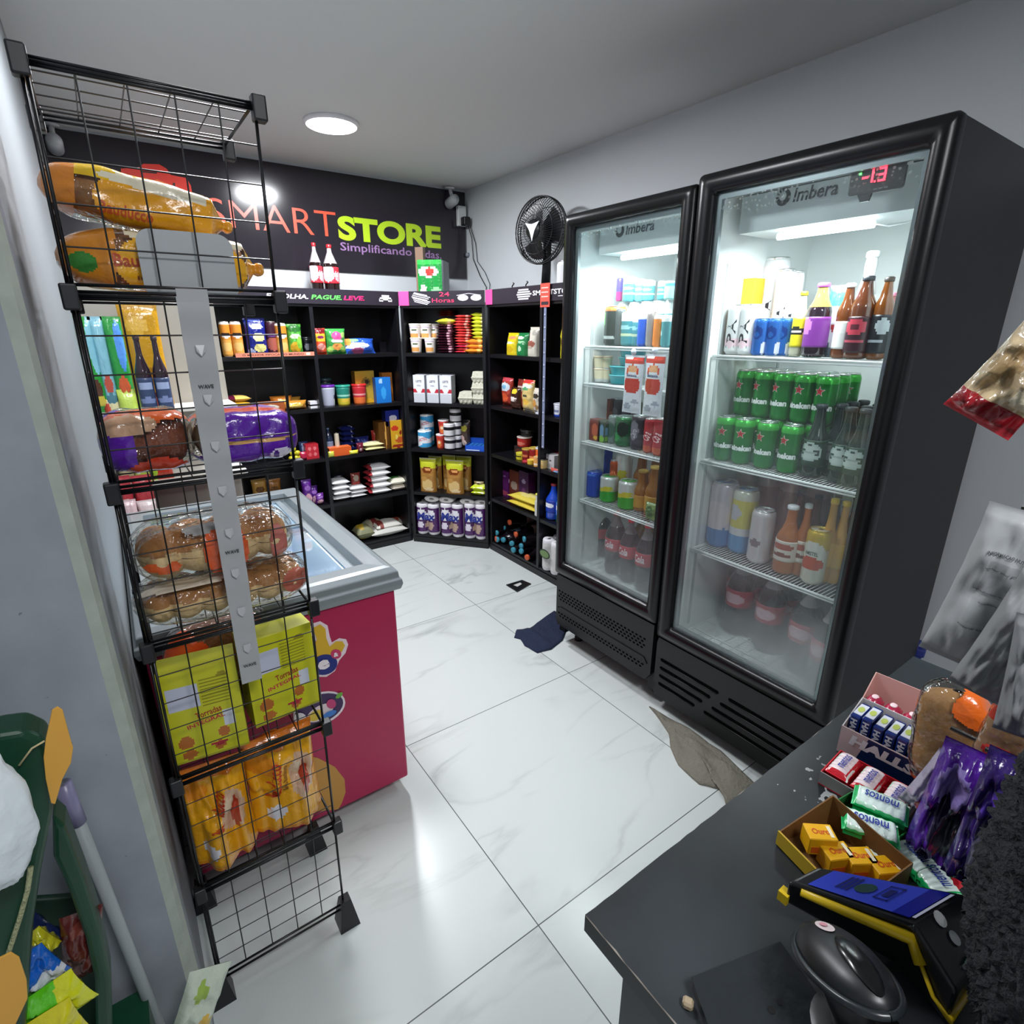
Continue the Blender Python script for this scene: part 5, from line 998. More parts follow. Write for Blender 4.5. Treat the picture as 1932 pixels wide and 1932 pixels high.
def camera_(x, z, lab):
    e = empty('security_camera', lab, 'camera', (x, YS, z)); part('bracket', G().tube([(0, -.03, .055), (0, -.05, .01)], .012, M('c8cacc', .4), 10), e); part('ceiling_mount', G().lathe([(.035, .05), (.035, .06), (0, .06)], 16, M('d8dadc', .4), (0, -.03, 0)), e)
    g = G(); g.lathe([(0, .05), (.028, .048), (.034, .03), (.034, -.05), (.026, -.055), (.024, -.048), (0, -.045)], 20, M('b9bcc0', .35), (0, -.06, -.03), RX(78)); part('camera_body', g, e)
    g = G(); g.lathe([(.024, -.0465), (.018, -.05), (0, -.05)], 16, M('08090b', .15), (0, -.06, -.03), RX(78)); part('lens', g, e, 'black lens')
camera_(2.18, 2.375, 'small grey security camera at the ceiling above the right end of the sign')
camera_(-.01, 2.375, 'small white security camera at the ceiling above the left end of the sign')
p = onx(884, 481, XW); tag(part('wall_knob', G().lathe([(.016, 0), (.014, .02), (0, .022)], 14, M('8a8f98', .4), (XW, p.y, p.z), RY(-90))), 'little round grey knob on the right wall near the corner', 'knob')
for px, py, lab in ((968, 540, 'small twisted black wire end sticking up left on the shelf top'), (994, 538, 'small twisted black wire end sticking up right on the shelf top')):
    p = onx(px, 545, 2.03); g = G().tube([(2.03, p.y, ZH-.03), (2.03, p.y+.01, ZH+.01), (2.03, p.y-.01, ZH+.025), (2.04, p.y+.012, ZH+.03)], .004, M('23262a', .5)); g.box((2.02, p.y-.012, ZT), (2.045, p.y+.012, ZT+.05), M('23262a', .5)); tag(part('wire_end', g), lab, 'wire')
# ================================================================ pale display wall with goods behind the freezer, seen through the rack
g = G(); a = ony(120, 560, 2.9); b = ony(410, 600, 2.9)
e = empty('display_stand', 'cream display stand with hanging snacks behind the freezer, seen through the wire rack', 'display stand', ((a.x+b.x)/2, 2.95, 0)); X0, X1 = -.07-(a.x+b.x)/2, b.x-(a.x+b.x)/2
part('back_panel', G().box((X0, 0, .0), (X1, .03, 1.72), M('b8b3a8', .55)), e); part('base_cabinet', G().box((X0, -.32, .0), (X1, .0, .60), M('16161a', .5)), e)
for z in (.88, 1.18): part('shelf', G().box((X0, -.22, z-.015), (X1, -.0, z), M('d8d4cc', .5)), e)
ex, ey = e.location.x, 2.95
def hang(px0, px1, pyt, pyb, y, f, d, lab, cat, rest=None):
    c = ony((px0+px1)/2, (pyt+pyb)/2, y); w = abs(ony(px1, (pyt+pyb)/2, y).x-ony(px0, (pyt+pyb)/2, y).x); zt = ony((px0+px1)/2, pyt, y).z; zb = ony((px0+px1)/2, pyb, y).z
    if rest is not None: zb = rest
    return put(f(w, zt-zb, d), (c.x, y+d/2, zb), 0, lab, cat)
bt = lambda c, bl: P_('snack_bag', c, blobs=bl)
hang(150, 182, 597, 715, 2.74, bt('2a9a3a', ((.8, .7, .3, .3, '8ac8d8'), (.5, .25, .3, .12, '5a3a2a'), (.6, .12, .3, .06, 'd8c040'))), .05, 'tall green bag at the far left behind the wire rack', 'snack bag', 1.181)
hang(176, 204, 597, 715, 2.74, bt('8ac4d4', ((.5, .3, .3, .1, 'c85a48'), (.5, .12, .4, .08, '5a8a9a'))), .05, 'pale blue bag right of the green one behind the rack', 'snack bag', 1.181)
hang(202, 240, 597, 725, 2.74, bt('2f9a44', ((.7, .7, .25, .26, '5a9ae8'), (.5, .28, .3, .1, 'd8643a'), (.5, .12, .3, .08, 'd8c83a'))), .05, 'green bag with a blue patch behind the wire rack', 'snack bag', 1.181)
hang(236, 312, 575, 745, 2.86, bt('c8941c', ((.4, .8, .3, .08, 'e0b040'), (.5, .3, .3, .1, 'a8741a'))), .05, 'broad mustard bag behind the two dark bottles', 'snack bag', 1.181)
bt2 = lambda w, h, d: bottle('dark_bottle', w, h, '2a1c28', '3a2c30', label='3c4a6a', lb=(.02, .45), neck=.34, shoulder=.5, blobs=((.5, .75, .3, .14, '9aa8c8'), (.5, .3, .35, .1, '7a88b0')))
hang(250, 282, 632, 742, 2.70, bt2, .0, 'dark bottle with a slate label, left of two behind the rack', 'bottle', 1.181); hang(284, 314, 634, 742, 2.70, bt2, .0, 'dark bottle with a slate label, right of two behind the rack', 'bottle', 1.181)
for k, (a_, b_, t, bo, c, bl, y) in enumerate(((196, 232, 742, 800, 'd8cfa0', ((.5, .6, .3, .2, 'e8e4d0'), (.2, .8, .2, .1, 'c84a3a')), 2.74), (226, 262, 735, 800, 'c8e060', ((.4, .5, .3, .3, '3aa83a'), (.2, .3, .2, .2, 'f0f4f0')), 2.72), (258, 304, 742, 800, 'c8402c', ((.2, .5, .2, .5, 'b8e040'),), 2.74))):
    hang(a_, b_, t, bo, y, bt(c, bl), .05, ['cream snack bag above the bread on the rack, far behind it', 'lime and white snack bag in the row behind the rack', 'red and lime snack bag in the row behind the rack'][k], 'snack bag', .881)
for k, (a_, b_, t, bo, c, bl, rest, y) in enumerate(((212, 250, 900, 945, 'b83a44', ((.5, .6, .4, .12, 'e8c8c0'), (.5, .25, .4, .1, 'd89a60')), .601, 2.68), (250, 290, 898, 945, 'c0444c', ((.5, .5, .4, .16, 'f0dcd8'),), .601, 2.70), (228, 262, 945, 995, 'e4c8cc', ((.5, .5, .3, .25, 'c03a5a'),), .601, 2.62), (262, 300, 945, 995, 'ead8d8', ((.7, .5, .2, .3, 'd04a64'),), .601, 2.64))):
    hang(a_, b_, t, bo, y, bt(c, bl), .05, ['red and cream pack behind the freezer, left of two', 'red and white pack behind the freezer, right of two', 'white pack with a crimson patch just above the freezer glass, left', 'white pack with a crimson edge just above the freezer glass, right'][k], 'snack pack', rest)
# ================================================================ drinks in the fridges
un = 'F'
def sprd(proto, lst, label, group, base):
    for (s_, off, zz) in lst: put(dup(proto), W('F', s_, off, zz), -math.pi/2, label, base, group)
# ---- right fridge, top shelf
z = LR[0]+.001
ipat = (('IPA', .5, .42, 1.25, .2, '23262c', 90),)
def fourpack(w, h, d):
    e = empty('can_pack'); r = d/2.02
    for i in (0, 1):
        c = can('ipa_can', r*2*.98, h, 'dadada', parts=False, blobs=((.5, .25, .3, .1, 'e8c8d0'),), texts=ipat, top='e4e6e8', mk=lambda q: M(q, .3)); c.parent = e; c.location = ((i-.5)*w*.48, 0, 0)
    return e
shelve(un, z, .02, 1366, 1417, 574, fourpack, .075, 'pair of white tall cans with black lettering at the front left', 'cans')
tw = mkr(can, 'tall_can', 'd6d6d6', texts=ipat, top='eceeee', blobs=((.5, .9, .5, .05, 'e8d8dc'),), mk=lambda q: M(q, .3))
for a, b, t, off, lab in ((1420, 1466, 486, .22, 'tallest white can with black lettering at the back left'), (1448, 1481, 508, .19, 'tall white can with black lettering, middle of three at the back'), (1474, 1500, 512, .2, 'tall white can with black lettering, right of three at the back')):
    shelve(un, z, off, a, b, t, tw, 'w', lab, 'can')
shelve(un, z, .12, 1386, 1416, 526, C_('juice_box', 'f0a428', bands=((0, .3, 'ee8a22'), (.3, .32, 'f6d8a0')), mk=plas), .06, 'orange box standing behind the white cans at the left', 'box')
blue = mkr(can, 'beer_can', '2a62b0', blobs=((.5, .62, .24, .18, '1c3c86'), (.5, .58, .1, .08, '2a62b0'), (.85, .2, .14, .18, 'd8dce8')), top='b9c8dc')
b0 = shelve(un, z, .02, 1413, 1441, 600, blue, 'w', 'blue beer can on the top right shelf', 'beer can', 'blue beer cans')
s_, w_, h_ = fit(un, z, .02, 1413, 1441, 600)
for a, b, off in ((1441, 1464, .03), (1463, 1483, .05), (1482, 1500, .08)): s2 = fit(un, z, off, a, b, 602)[0]; put(dup(b0), W(un, s2, off+w_/2, z), -math.pi/2)
def gb(body, cap, label, lb=(.12, .45), **k): return mkr(bottle, 'glass_bottle', body, cap, label=label, lb=lb, **k)
shelve(un, z, .04, 1490, 1515, 550, gb('b9b8a0', 'e8d820', 'e8dc2c', (.15, .6), blobs=((.5, .55, .4, .14, '2c2c20'), (.5, .53, .3, .04, 'e8e4d8')), neck=.45), 'w', 'clear bottle with a yellow label and cap', 'bottle')
shelve(un, z, .02, 1511, 1556, 533, gb('241420', 'c858d0', '8a3aa0', (.14, .55), blobs=((.3, .7, .2, .3, 'd88ad8'),), neck=.42, empty_top='c8a850', fill=.7), 'w', 'dark bottle with a purple label and violet cap', 'bottle')
shelve(un, z, .06, 1549, 1590, 538, P_('drink_pouch', 'e2e6e6', bands=((.72, .95, '58bcc6'), (.0, .16, '8a96a8')), blobs=((.6, .42, .1, .05, 'b83a3a'), (.2, .15, .3, .14, '4a5a6e'))), .05, 'white pouch with a turquoise top between the bottles', 'pouch')
shelve(un, z, .03, 1570, 1604, 534, gb('6e3a18', 'f0f0ee', 'e9e8e4', (.13, .5), blobs=((.5, .75, .4, .18, 'f4f4f0'),), neck=.45), 'w', 'brown bottle with a white label and white cap', 'bottle')
shelve(un, z, .14, 1606, 1640, 474, gb('dcdcdc', 'f0f0f0', 'e6e6e8', (.1, .6), neck=.6), 'w', 'tall frosted white bottle at the back of the top right shelf', 'bottle')
shelve(un, z, .015, 1592, 1640, 520, gb('55290f', '23272c', '32101a', (.08, .52), blobs=((.5, .72, .3, .22, 'b8384a'), (.5, .72, .14, .1, '5a1a28'), (.5, .3, .3, .05, 'a84050')), neck=.4), 'w', 'large brown bottle with a red round emblem and black cap', 'bottle')
shelve(un, z, .03, 1638, 1676, 522, gb('6a3a14', '23272c', '1a1c22', (.08, .55), blobs=((.7, .7, .25, .2, 'a8b0b4'), (.5, .3, .3, .05, '9aa0a8')), neck=.42), 'w', 'large brown bottle with a grey round emblem and black cap', 'bottle')
shelve(un, z, .1, 1655, 1685, 552, gb('9a5a5a', 'b86a80', 'c8c0c4', (.1, .45)), 'w', 'rosy bottle half hidden by the door edge on the top shelf', 'bottle')
# ---- right fridge, green beer cans and bottles
z = LR[1]+.001
def star_can(d_=.066, h_=.153):
    r = d_/2; e = empty('beer_can'); g = G(); fn = spec('1f8a34', bands=((.84, 1, '4cc24e'), (.36, .42, '14702a')), mk=lambda c: M(c, .22, metal=.5))
    prof = [(r*.8, 0), (r*.84, h_*.02), (r, h_*.06)]+[(r, h_*(.06+.84*k/12)) for k in range(1, 13)]+[(r*.92, h_*.95), (r*.86, h_*.975)]
    g.lathe(prof, 24, fn=fn); star(g, r, h_*.68, .018, M('e8e0d8', .4), 0); star(g, r+.0006, h_*.68, .0145, M('b81e26', .35), 0)
    Wp = wrap(r+.001, h_*.30, 0); g.text('heineken', d_*1.35, h_*.13, M('f0f2f0'), Wp, .05)
    part('can_body', g, e); tm = M('cfd4d2', .25, metal=.9); part('lid', G().lathe([(0, h_*.966), (r*.72, h_*.966), (r*.76, h_*.985), (r*.84, h_), (r*.9, h_*.99), (r*.87, h_*.97)], 20, tm), e, 'metal lid'); part('pull_tab', G().box((-r*.16, -r*.15, h_*.975), (r*.16, r*.4, h_*.985), tm), e); return e
p = star_can(); first = True
def pl(o, s_, off, zz, turn, lab, grp): put(o, W('F', s_, off, zz), -math.pi/2+math.radians(turn), lab, 'beer can', grp)
LF = 'green star beer can in the lower front row'; LU = 'green star beer can in the upper layer behind the front row'; LBk = 'green star beer can in the shaded lower rows behind'
rj = random.Random(2)
fr = [-1.135, -1.066, -.985, -.905]
for k, s_ in enumerate(fr): pl(p if k == 0 else dup(p), s_, .045+k*.004, z, rj.uniform(-14, 14), LF, 'front green cans')
for r_ in range(3):
    for k in range(5): pl(dup(p), -1.135+k*.0685+r_*.004, .116+r_*.069, z, rj.uniform(-25, 25), LBk, 'rear green cans')
for r_ in range(3):
    for k in range(5 if r_ else 5): pl(dup(p), -1.125+k*.0685, .116+r_*.069, z+.1535, rj.uniform(-22, 22) , LU, 'upper green cans')
gbh = bottle('beer_bottle', .066, .225, '0f2418', '30383a', label='1c3a26', lb=(.16, .52), neck=.42, shoulder=.52, blobs=((.5, .55, .34, .36, 'a8b8b0'), (.5, .55, .27, .28, '1c3a26'), (.5, .7, .2, .12, 'b8c4bc'), (.5, .38, .2, .12, 'b8c4bc'), (.5, .55, .26, .05, '9aa8a0')))
fb = [(1528, 772, .03, 'f'), (1585, 765, .03, 'f'), (1612, 768, .02, 'f')]; n_ = 0
for px, py, off, q in fb:
    s_ = U('F', px, py+70, off)[0]; o = gbh if n_ == 0 else dup(gbh); n_ += 1
    put(o, W('F', s_, off+.033, z), -math.pi/2, 'dark green beer bottle with a pale oval label in the front row', 'beer bottle', 'front green bottles')
for r_ in range(1, 4):
    for k in range(3): put(dup(gbh), W('F', -.80+k*.072, .05+r_*.072, z), -math.pi/2, 'dark green beer bottle in the shaded rows behind', 'beer bottle', 'rear green bottles')
# ---- right fridge, third shelf
z = LR[2]+.001
pk = mkr(can, 'seltzer_can', 'd8cfd8', blobs=((.5, .12, .5, .24, '3f86c8'), (.5, .5, .4, .22, 'e8d8e0')), top='cfd2d6')
shelve(un, z, .05, 1326, 1372, 908, pk, 'w', 'big pale can with a blue foot at the left of the third right shelf', 'can')
shelve(un, z, .06, 1368, 1412, 922, mkr(can, 'seltzer_can', 'd8cc5a', bands=((0, .28, '5a9ad0'), (.28, .42, 'dcdce0'), (.85, 1, 'd8d8c8')), blobs=((.4, .65, .2, .12, 'c8c8d0'),), top='cfd2d6'), 'w', 'yellow and blue can beside the pale one', 'can')
shelve(un, z, .03, 1404, 1446, 962, mkr(can, 'beer_can', 'd9d2d6', blobs=((.5, .4, .16, .08, '8a7a86'),), top='dfe2e4'), 'w', 'plain white can in the middle of the third right shelf', 'can')
rose = mkr(can, 'rose_can', 'a8787e', bands=((.8, 1, 'c8a0a4'),), top='c8b4b6')
r0 = shelve(un, z, .2, 1335, 1372, 868, rose, 'w', 'dusty pink can in the back row of the third right shelf', 'can', 'dusty pink cans')
s_, w_, h_ = fit(un, z, .2, 1335, 1372, 868)
for k in range(1, 5): put(dup(r0), W('F', s_+k*w_*1.05, .2+w_/2, z), -math.pi/2)
am = gb('a85a1c', 'd8d8da', 'd8cfc4', (.2, .5), blobs=((.5, .7, .35, .16, 'a84a3a'), (.5, .3, .3, .1, '7a3a2a')), neck=.4, shoulder=.52)
shelve(un, z, .02, 1455, 1499, 954, am, 'w', 'amber bottle with a pale label and white cap, front of the third right shelf', 'bottle')
shelve(un, z, .05, 1494, 1524, 950, am, 'w', 'amber bottle right behind the front one', 'bottle')
dk = gb('5a1c20', '3a2a4a', '8a4a4a', (.2, .45), neck=.4, shoulder=.52); d0 = shelve(un, z, .13, 1480, 1510, 925, dk, 'w', 'dark red bottle in the shaded rows of the third right shelf', 'bottle', 'dark red bottles')
w2 = fit(un, z, .13, 1480, 1510, 925)
for k, (ds, off) in enumerate(((w2[1]*1.1, .13), (w2[1]*2.2, .13), (w2[1]*.4, .22), (w2[1]*1.5, .22), (w2[1]*2.6, .22), (w2[1]*3.4, .13))): put(dup(d0), W('F', w2[0]+ds, off+w2[1]/2, z), -math.pi/2)
shelve(un, z, .02, 1507, 1552, 999, mkr(can, 'amstel_can', 'dcd8c8', bands=((.7, 1, 'd8b430'), (.64, .7, 'c8a028')), blobs=((.5, .55, .42, .26, 'e8e6dc'), (.5, .40, .4, .12, 'cf4a26')), texts=(('AMSTEL', .5, .58, .62, .07, '30463a'),), top='d8b848'), 'w', 'white and gold can with an orange round label at the shelf front', 'can')
gold = gb('c8902a', 'd8b030', 'd8a838', (.2, .5), neck=.42, shoulder=.5)
shelve(un, z, .06, 1540, 1572, 940, gold, 'w', 'golden bottle behind the white and gold can', 'bottle'); shelve(un, z, .08, 1562, 1594, 945, gold, 'w', 'golden bottle nearest the door edge on the third right shelf', 'bottle')
# ---- right fridge, floor
z = LR[3]+.003
cola = bottle('cola_bottle', .1, .32, '221214', '1a1a1e', label='b8404c', lb=(.36, .58), empty_top='8a8488', fill=.78, blobs=((.5, .5, .3, .3, 'd8b0b8'),))
for k, (px, py, off) in enumerate(((1372, 1200, .12), (1428, 1228, .10), (1492, 1262, .07), (1545, 1262, .015), (1345, 1165, .2), (1400, 1180, .2), (1460, 1200, .2), (1520, 1215, .18))):
    s_ = U('F', px, py, off)[0]; s_ = max(-1.12, min(-.68, s_)); put(cola if k == 0 else dup(cola), W('F', s_, off+.05, z), -math.pi/2, 'large cola bottle standing misty on the floor of the right fridge', 'bottle', 'cola bottles in the right fridge')
c_ = onx(1402, 1100, 1.85)
o = put(carton('shrink_pack', .30, .13, .12, 'b83a22', bands=((0, .42, 'c8702a'),), blobs=((.2, .7, .15, .2, 'd04a3a'), (.8, .5, .2, .4, '8a1c24')), top='5a2024'), (1.95, .96, z+.322), -math.pi/2, 'red and orange drinks pack lying on the bottles in the right fridge', 'drinks pack')
# ---- left fridge
z = LL[0]+.001
tl = lambda c='3f8f96', **k: mkr(can, 'tonic_can', c, top='d4dadb', **k)
tb = dict(bands=((.75, 1, 'dfe6e6'), (.3, .36, 'c8d8b0')), blobs=((.5, .55, .4, .05, '9accd0'),))
shelve(un, z, .02, 1131, 1161, 577, mkr(can, 'energy_can', '26332c', bands=((.88, 1, 'e0803a'),), blobs=((.25, .7, .14, .25, '6ac04a'), (.5, .2, .4, .04, 'b8c0bc')), top='c8c8c0'), 'w', 'black and green energy drink can at the left of the top left shelf', 'can')
shelve(un, z, .03, 1155, 1170, 583, mkr(can, 'energy_can', '58605e', parts=False), 'w', 'slim grey can beside the energy drink', 'can')
for a, b, t, zz, off, c, lab in ((1165, 1187, 587, 0, .03, '3f8f96', 'lower teal tonic can, left of the blue can'), (1183, 1200, 590, 0, .05, '4f9aa0', 'lower teal tonic can directly left of the blue can'), (1160, 1169, 524, .175, .1, '5a4ab0', 'violet can high at the left of the upper row'), (1170, 1191, 522, .17, .08, '4aa0a8', 'upper teal and white can, left of three'), (1193, 1210, 526, .17, .09, '5aa8b0', 'upper teal and white can, middle of three'), (1208, 1226, 528, .17, .09, '4f9ca4', 'upper teal and white can, right of three'), (1236, 1252, 530, .17, .09, '4a8a8c', 'upper dull teal can behind the orange one'), (1248, 1268, 530, .17, .06, '8abab8', 'upper grey-green can with a blue cap band at the right')):
    if zz: 
        q = fit(un, z+zz, off, a, b, t)
    shelve(un, z+zz, off, a, b, t, tl(c, **(tb if 'teal' in lab else dict(bands=((.75, .9, '4a8ae0'),) if 'blue cap' in lab else ((0, .4, 'b0307a'),)))), 'w', lab, 'can')
for k in range(6):
    s_ = fit(un, z, .08, 1160, 1170, 590)[0]+k*.062; put(tl('4a989e', **tb)(.058, .168, .05), W('F', s_, .115, z), -math.pi/2, 'teal tonic can in the second row carrying the upper cans', 'can', 'second row tonic cans')
shelve(un, z, .02, 1198, 1215, 592, mkr(can, 'energy_can', '2a62d8', bands=((.85, 1, 'd8e0ea'), (0, .08, '1c4aa8')), top='d0d8e0'), 'w', 'bright blue can in the middle of the top left shelf', 'can')
shelve(un, z, .02, 1215, 1229, 588, mkr(can, 'energy_can', '98908c', top='b8b4b0'), 'w', 'slim taupe can left of the orange can', 'can')
shelve(un, z, .02, 1228, 1243, 594, mkr(can, 'energy_can', 'e8862a', bands=((.88, 1, 'e0dcd8'),), top='d8d4d0'), 'w', 'orange can on the top left shelf', 'can')
shelve(un, z, .02, 1241, 1263, 594, tl('4a8f94', bands=((.8, 1, 'e4eaea'),), blobs=((.2, .45, .2, .1, 'b8e0e8'),)), 'w', 'lower teal tonic can right of the orange can', 'can')
z = LL[1]+.001
yg = mkr(cup, 'yogurt_cup', 'e8dcb8', 'e0c8a8', bands=((0, .35, 'c8ccc8'),), parts=False)
for k, (a, b, t, zz, off) in enumerate(((1114, 1132, 695, 0, .03), (1114, 1132, 672, .045, .03), (1131, 1146, 672, .045, .05), (1131, 1146, 697, 0, .05))): shelve(un, z+zz, off, a, b, t, yg, 'w', ['cream yogurt cup at the lower left', 'cream yogurt cup on top at the left', 'cream yogurt cup on top beside the turquoise tubs', 'cream yogurt cup below beside the turquoise tubs'][k], 'yogurt cup')
tub = mkr(cup, 'margarine_tub', '22a0aa', '58c8d0', taper=.82)
t0 = shelve(un, z, .03, 1136, 1176, 708, tub, 'w', 'turquoise tub, bottom of the front pile', 'tub'); s_, w_, h_ = fit(un, z, .03, 1136, 1176, 708)
put(dup(t0), W('F', s_, .03+w_/2, z+h_), -math.pi/2, 'turquoise tub, second in the front pile', 'tub')
put(dup(t0), W('F', s_+.02, .06+w_/2, z+h_*2), -math.pi/2, 'turquoise tub, third in the front pile', 'tub'); o = put(dup(t0), W('F', s_+.02, .06+w_/2, z+h_*3), -math.pi/2, 'turquoise tub tilted on top of the front pile', 'tub')
shelve(un, z, .06, 1171, 1186, 703, mkr(cup, 'yogurt_cup', 'd8a85a', 'c8a070', parts=False), 'w', 'amber cup right of the turquoise tubs', 'yogurt cup')
def hungpouch(px0, px1, pyt, pyb, lab):
    a = onx((px0+px1)/2, pyt, 1.662); b = onx((px0+px1)/2, pyb, 1.662); w = abs(onx(px0, pyt+50, 1.662).y-onx(px1, pyt+50, 1.662).y); h = a.z-b.z
    e = empty('drink_sachet', lab, 'sachet', (1.655, a.y, b.z), -math.pi/2)
    o = pouch('sachet', w, h, .02, 'd9dbe2', bands=((.86, .97, 'c8402e'),), blobs=((.5, .5, .42, .16, 'c23c2c'), (.5, .72, .34, .12, 'd9502e'), (.5, .74, .24, .09, 'e8a878'), (.5, .66, .36, .05, 'e4e6ea'), (.25, .95, .2, .03, 'e8e0e0'), (.3, .12, .2, .05, 'a8acb8'), (.7, .2, .2, .04, 'a8acb8')), texts=(('Betania', .5, .66, .55, .05, '3a4a7a'),)); o.parent = e
    part('suction_hook', G().lathe([(.012, 0), (.013, .004), (.006, .01), (0, .012)], 14, M('c8ccd8', .15), (0, -.006, h+.012), RX(90)), e, 'clear suction hook'); return e
hungpouch(1182, 1219, 670, 780, 'red and white sachet hanging inside the left fridge, left one'); hungpouch(1222, 1259, 668, 786, 'red and white sachet hanging inside the left fridge, right one')
z = LL[2]+.001
cc = lambda c, bl: C_('juice_carton', c, blobs=bl)
shelve(un, z, .03, 1112, 1132, 791, cc('7a2a1c', ((.5, .5, .3, .3, 'c05a3a'), (.6, .15, .2, .1, 'd8a83a'))), .04, 'red-brown juice carton at the left of the third left shelf', 'carton'); shelve(un, z, .03, 1128, 1142, 793, cc('3a4a3a', ((.5, .5, .3, .3, '6a90b0'), (.5, .15, .4, .15, '7ab040'))), .04, 'dark carton with green and blue print beside the red-brown one', 'carton')
shelve(un, z, .14, 1130, 1150, 752, cc('6a2a1e', ((.5, .5, .3, .3, 'a85a3a'),)), .04, 'red-brown juice carton at the back of the third left shelf', 'carton')
dkc = mkr(can, 'soda_can', '3a3c42', blobs=((.5, .5, .3, .3, '5a5c64'),), top='c8ccd0'); o = shelve(un, z, .15, 1150, 1166, 752, dkc, 'w', 'dark can in the back row of the third left shelf', 'can', 'back row dark cans'); s_, w_, h_ = fit(un, z, .15, 1150, 1166, 752)
for k in (1, 2): put(dup(o), W('F', s_+k*w_*1.03, .15+w_/2, z), -math.pi/2)
gc = mkr(can, 'soda_can', '1f6a3a', blobs=((.65, .6, .2, .25, '16281e'), (.3, .3, .25, .15, '38a050')), top='d4d8da')
shelve(un, z, .04, 1142, 1158, 784, mkr(can, 'soda_can', '7a8a86', blobs=((.5, .5, .3, .3, '4a6a5a'),), top='d4d8da'), 'w', 'grey-green can left of the green soda', 'can')
shelve(un, z, .02, 1152, 1181, 786, gc, 'w', 'green soda can in the front of the third left shelf', 'can')
shelve(un, z, .02, 1182, 1208, 785, mkr(can, 'soda_can', '3a3440', blobs=((.5, .6, .2, .3, '8a8490'),), texts=(('Zero', .5, .5, .5, .2, 'b8b0b8', 70),), top='d4d8da'), 'w', 'charcoal soda can between the green and red ones', 'can')
rcn = mkr(can, 'cola_can', 'c03038', texts=(('Cola', .5, .5, .7, .3, 'e8c8c8', 70),), blobs=((.5, .12, .4, .1, 'd86a4a'),), top='d8d4d4')
shelve(un, z, .02, 1209, 1228, 790, rcn, 'w', 'red cola can, left of two on the third left shelf', 'can'); shelve(un, z, .01, 1226, 1248, 790, rcn, 'w', 'red cola can, right of two on the third left shelf', 'can')
z = LL[3]+.001
blc = mkr(can, 'water_can', '1c44b0', blobs=((.5, .9, .3, .05, '4a78d8'),), top='a8b8d8', mk=lambda q: M(q, .25, metal=.2))
shelve(un, z, .03, 1098, 1121, 889, blc, 'w', 'royal blue can at the front left of the fourth left shelf', 'can'); shelve(un, z, .13, 1118, 1140, 842, blc, 'w', 'royal blue can in the second row of the fourth left shelf', 'can')
lim = mkr(can, 'lime_soda_can', 'd4d8d4', bands=((0, .45, '3cae3c'),), blobs=((.5, .52, .4, .07, 'd8d040'), (.3, .44, .2, .05, 'd8d040'), (.7, .6, .2, .05, 'd8d040')), top='dcdede')
shelve(un, z, .03, 1124, 1150, 899, lim, 'w', 'silver and green soda can, left of the front two', 'can'); shelve(un, z, .02, 1157, 1187, 908, lim, 'w', 'silver and green soda can, right of the front two', 'can'); shelve(un, z, .11, 1152, 1177, 853, lim, 'w', 'silver and green soda can behind the front two', 'can')
shelve(un, z, .09, 1146, 1158, 868, mkr(can, 'soda_can', 'c8582a', parts=False), 'w', 'orange can between the lime sodas', 'can')
am2 = gb('8a5a1c', 'c8a850', 'b88a3a', (.1, .4), neck=.5, shoulder=.5)
for k, (a, b, t, off) in enumerate(((1188, 1214, 888, .05), (1210, 1236, 880, .04), (1188, 1212, 850, .14), (1214, 1238, 850, .14))): shelve(un, z, off, a, b, t, am2, 'w', ['amber bottle beside the lime sodas', 'amber bottle nearest the door edge', 'amber bottle in the back row, left', 'amber bottle in the back row, right'][k], 'bottle')
shelve(un, z, .005, 1213, 1240, 950, P_('herb_pack', '6f8a50', blobs=((.4, .5, .3, .3, '3f6a34'),), wr=.4), .03, 'crumpled green pack at the door edge of the fourth left shelf', 'snack pack')
z = LL[4]+.003
ckl = mkr(bottle, 'cola_bottle', '1f1416', 'cf3438', label='c03a46', lb=(.38, .58), empty_top='6a6264', fill=.74, texts=(('Cola', .5, .49, .6, .12, 'f0dfe2'),))
for k, (a, b, t, off) in enumerate(((1105, 1134, 958, .12), (1133, 1163, 967, .03), (1160, 1190, 980, .02), (1190, 1222, 990, .008))): shelve(un, z, off, a, b, t, ckl, 'w', ['cola bottle at the back left of the fridge floor', 'cola bottle with a red label, first of the front three', 'cola bottle with a red label, second of the front three', 'cola bottle with a red label, third of the front three'][k], 'bottle')
shelve(un, z, .14, 1180, 1218, 970, gb('7a5a1e', 'c86a2a', '8a6a2a', (.3, .5)), 'w', 'amber bottle at the back of the left fridge floor', 'bottle')
# ================================================================ ice cream boxes in the freezer
for k, (x, y, c, w2, d2) in enumerate(((.12, 1.75, 'c8d4e4', .2, .22), (.33, 1.66, 'e2e6ea', .2, .16), (.30, 1.95, 'b8cce0', .24, .2), (.08, 2.05, 'dfe4ea', .2, .22), (.14, 2.27, 'c4d8e8', .26, .2), (.30, 2.36, 'a8c0d8', .2, .1))):
    put(carton('ice_cream_box', w2, .13+.02*(k % 3), d2, c, top='e6ecf2', blobs=((.5, .5, .3, .3, '8ab0d8'),)), (x, y, .361), .05*(k-2), ['pale blue ice cream box near the front of the freezer', 'white ice cream box in the front right of the freezer', 'blue-grey ice cream box in the middle of the freezer', 'white ice cream box at the back left of the freezer', 'sky blue ice cream box at the back right of the freezer', 'steel blue ice cream box at the front left of the freezer'][k], 'ice cream box')
# ================================================================ bread and cakes on the wire rack
RC = (.101, 1.248)
def onrack(o, x, y, z, lab, cat, rz=0, grp=None): return put(o, (x+.028*z/1.85, y, z+.004), rz, lab, cat, grp)
Y_, O_, B_ = 'eeae1e', 'f0881c', '8a5a34'
